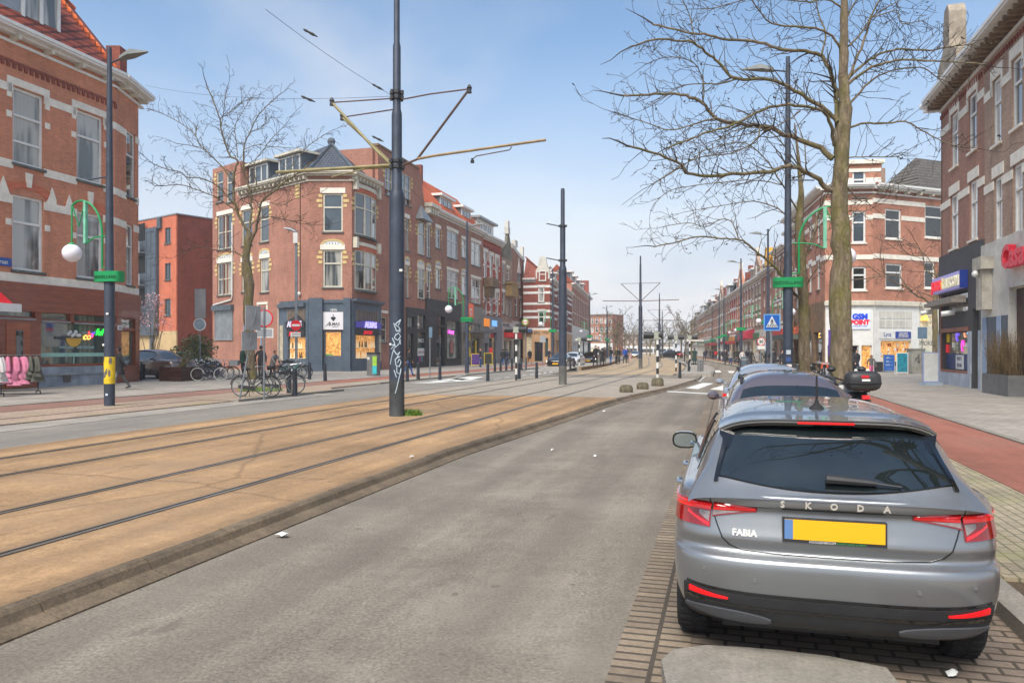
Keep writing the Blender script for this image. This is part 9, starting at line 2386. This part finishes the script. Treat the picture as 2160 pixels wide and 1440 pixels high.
crowd=[(1598,62,'lgrey','grey','person in a light grey coat under the red awnings',10),(1604,66,'black','dk','person in black right of the light grey coat',170),(1574,76,'navy','dk','person in navy left of the light grey coat',20),(1560,80,'black','dk','person in black before the third lamp on the right',0),(1546,92,'black','black','person in a long black coat in the right crowd',10),(1534,100,'brown','dk','person in brown in the right crowd',160),(1525,108,'navy','jeans','person in navy with jeans far in the right crowd',0),(1518,116,'dk','dk','dark dressed person left of the jeans wearer far right',180),(1510,126,'red','dk','person in a red jacket far along the right pavement',0),(1504,136,'black','dk','person in black left of the red jacket far off',20),(1498,148,'grey','dk','person in grey far along the right pavement',170),(1490,160,'black','dk','dark figure near the far end of the right pavement',0),(1486,120,'navy','navy','dark figure on a bicycle beside the right lane',0),(1566,70,'white','dk','person in a white coat beside the round grey bin',10),(1584,72,'black','dk','person in black passing the round grey bin',175),(1541,86,'lgrey','jeans','person in pale grey and jeans in the right crowd',15),(1617,58,'black','dk','person in black behind the speed limit sign',20),(1630,54,'brown','dk','person in brown right of the speed limit sign',190),(1530,84,'dk','dk','dark figure by the brick strip of the right kerb',10),(1553,104,'olive','dk','person in olive before the shopfronts of the right row',185)]
for i,(x,Y,top,bot,lab,fc)in enumerate(crowd):person(x,0,lab,('walk','stand','walk2','pockets')[i%4],top,bot,1.66+.04*(i%4),R(fc),z=ZR+.03,Y=Y,hair=i%4,skin=i%3,group=GQ,coat=(top,.75)if i%3==0 else None)
p=P(1571,0,64);rt=thing('litter_bin','round blue grey bin on the right pavement left of the speed limit sign','bin',(p.x,p.y,ZR),0);mb=MB(smooth=True);mb.lathe([(.3,-.02),(.33,1.0),(.30,1.1),(.0,1.15)],18);mb.build('bin_body',BLUEG,rt);mb=MB(smooth=True);mb.lathe([(.335,.8),(.335,.95)],18);mb.build('bin_band',ZINC,rt)
a=Fac(None,PB,ang(-U2));b0=a.px(1640,700)[0];
for i,(x,c)in enumerate(((1582,S(170,44,64)),(1590,S(170,44,64)),(1575,S(70,72,74)))):
 aa,zz=a.px(x,730);w=2.6;o=PB+(-U2)*aa;rt=thing('shop_awning',['left red domed awning of the cafe front on the right','right red domed awning of the cafe front on the right','dark domed awning left of the two red ones'][i],'awning',(o.x,o.y,0),ang(-U2),'domed awnings of the cafe front');mb=MB(smooth=True)
 mb.grid(lambda u,v:((u-.5)*w,-.12-1.3*math.sin(v*math.pi/2),3.2+1.2*math.cos(v*math.pi/2)),8,8);n=8
 for sg in(-1,1):mb.add([(sg*w/2,-.12,3.2)]+[(sg*w/2,-.12-1.3*math.sin(v/8*math.pi/2),3.2+1.2*math.cos(v/8*math.pi/2))for v in range(9)],[(0,k+1,k+2)for k in range(8)])
 mb.build('awning_cloth',mat('awning_dome%d'%(i//2),c,.7,0,.2,2),rt,fix=False);mb=MB();mb.box(-w/2,w/2,-1.42,-1.38,3.0,3.2);mb.build('valance',mat('awning_dome%d'%(i//2),c),rt)
for i,(x,y0,y1,lab)in enumerate(((1708,650,712,'tall curtain of warm glowing lights on the house edge behind the second tree'),(1679,674,716,'narrow strip of warm glowing lights left of the second tree'))):
 aa,z1=a.px(x,y0);z0=a.px(x,y1)[1];o=PB+(-U2)*aa;rt=thing('light_curtain',lab,'lights',(o.x,o.y,0),ang(-U2),'warm light curtains');mb=MB();rn=random.Random(i)
 for _ in range(260):q=(rn.uniform(-.5,.5),-.45+rn.uniform(-.06,.06),rn.uniform(z0,z1));s=.045;mb.add([(q[0]-s,q[1],q[2]),(q[0],q[1]-s,q[2]),(q[0]+s,q[1],q[2]),(q[0],q[1],q[2]+s*1.3),(q[0],q[1],q[2]-s*1.3)],[(0,1,3),(1,2,3),(0,4,1),(1,4,2),(2,4,0),(0,3,2)])
 mb.build('bulbs',mat('bulb_warm',S(255,190,90),.5,0,0,1,2.5),rt);mb=MB();mb.box(-.55,.55,-.36,-.33,z0,z1);mb.build('backing',mat('warm_backing',S(196,140,70),.7),rt)
aa,zz=a.px(1629,545);o=PB+(-U2)*aa;rt=thing('wall_sign','yellow panel sign high on the brown house wall behind the mossy branch','sign',(o.x,o.y,0),ang(-U2));mb=MB();mb.box(-.7,.7,-.7,-.05,zz-.8,zz+1.1);mb.build('panel',mat('panel_yellow',S(240,180,40),.5,0,.1),rt);mb=MB();mb.box(-.05,.05,-.1,.0,zz-.9,zz-.803);mb.build('bracket',POLED,rt)
mb=MB();mb.box(-420,420,-60,520,-1.5,60)
me=bpy.data.meshes.new('haze');me.from_pydata(mb.v,[],mb.f);hz=bpy.data.objects.new('haze',me);C.objects.link(hz);tag(hz,'thin pale haze over the far end of the street',None,None,'stuff')
hm=bpy.data.materials.new('haze_air');hm.use_nodes=True;t=hm.node_tree;t.nodes.clear();o=t.nodes.new('ShaderNodeOutputMaterial');v=t.nodes.new('ShaderNodeVolumePrincipled');v.inputs['Color'].default_value=(.95,.96,1,1);v.inputs['Density'].default_value=.0006;t.links.new(v.outputs[0],o.inputs['Volume']);me.materials.append(hm)
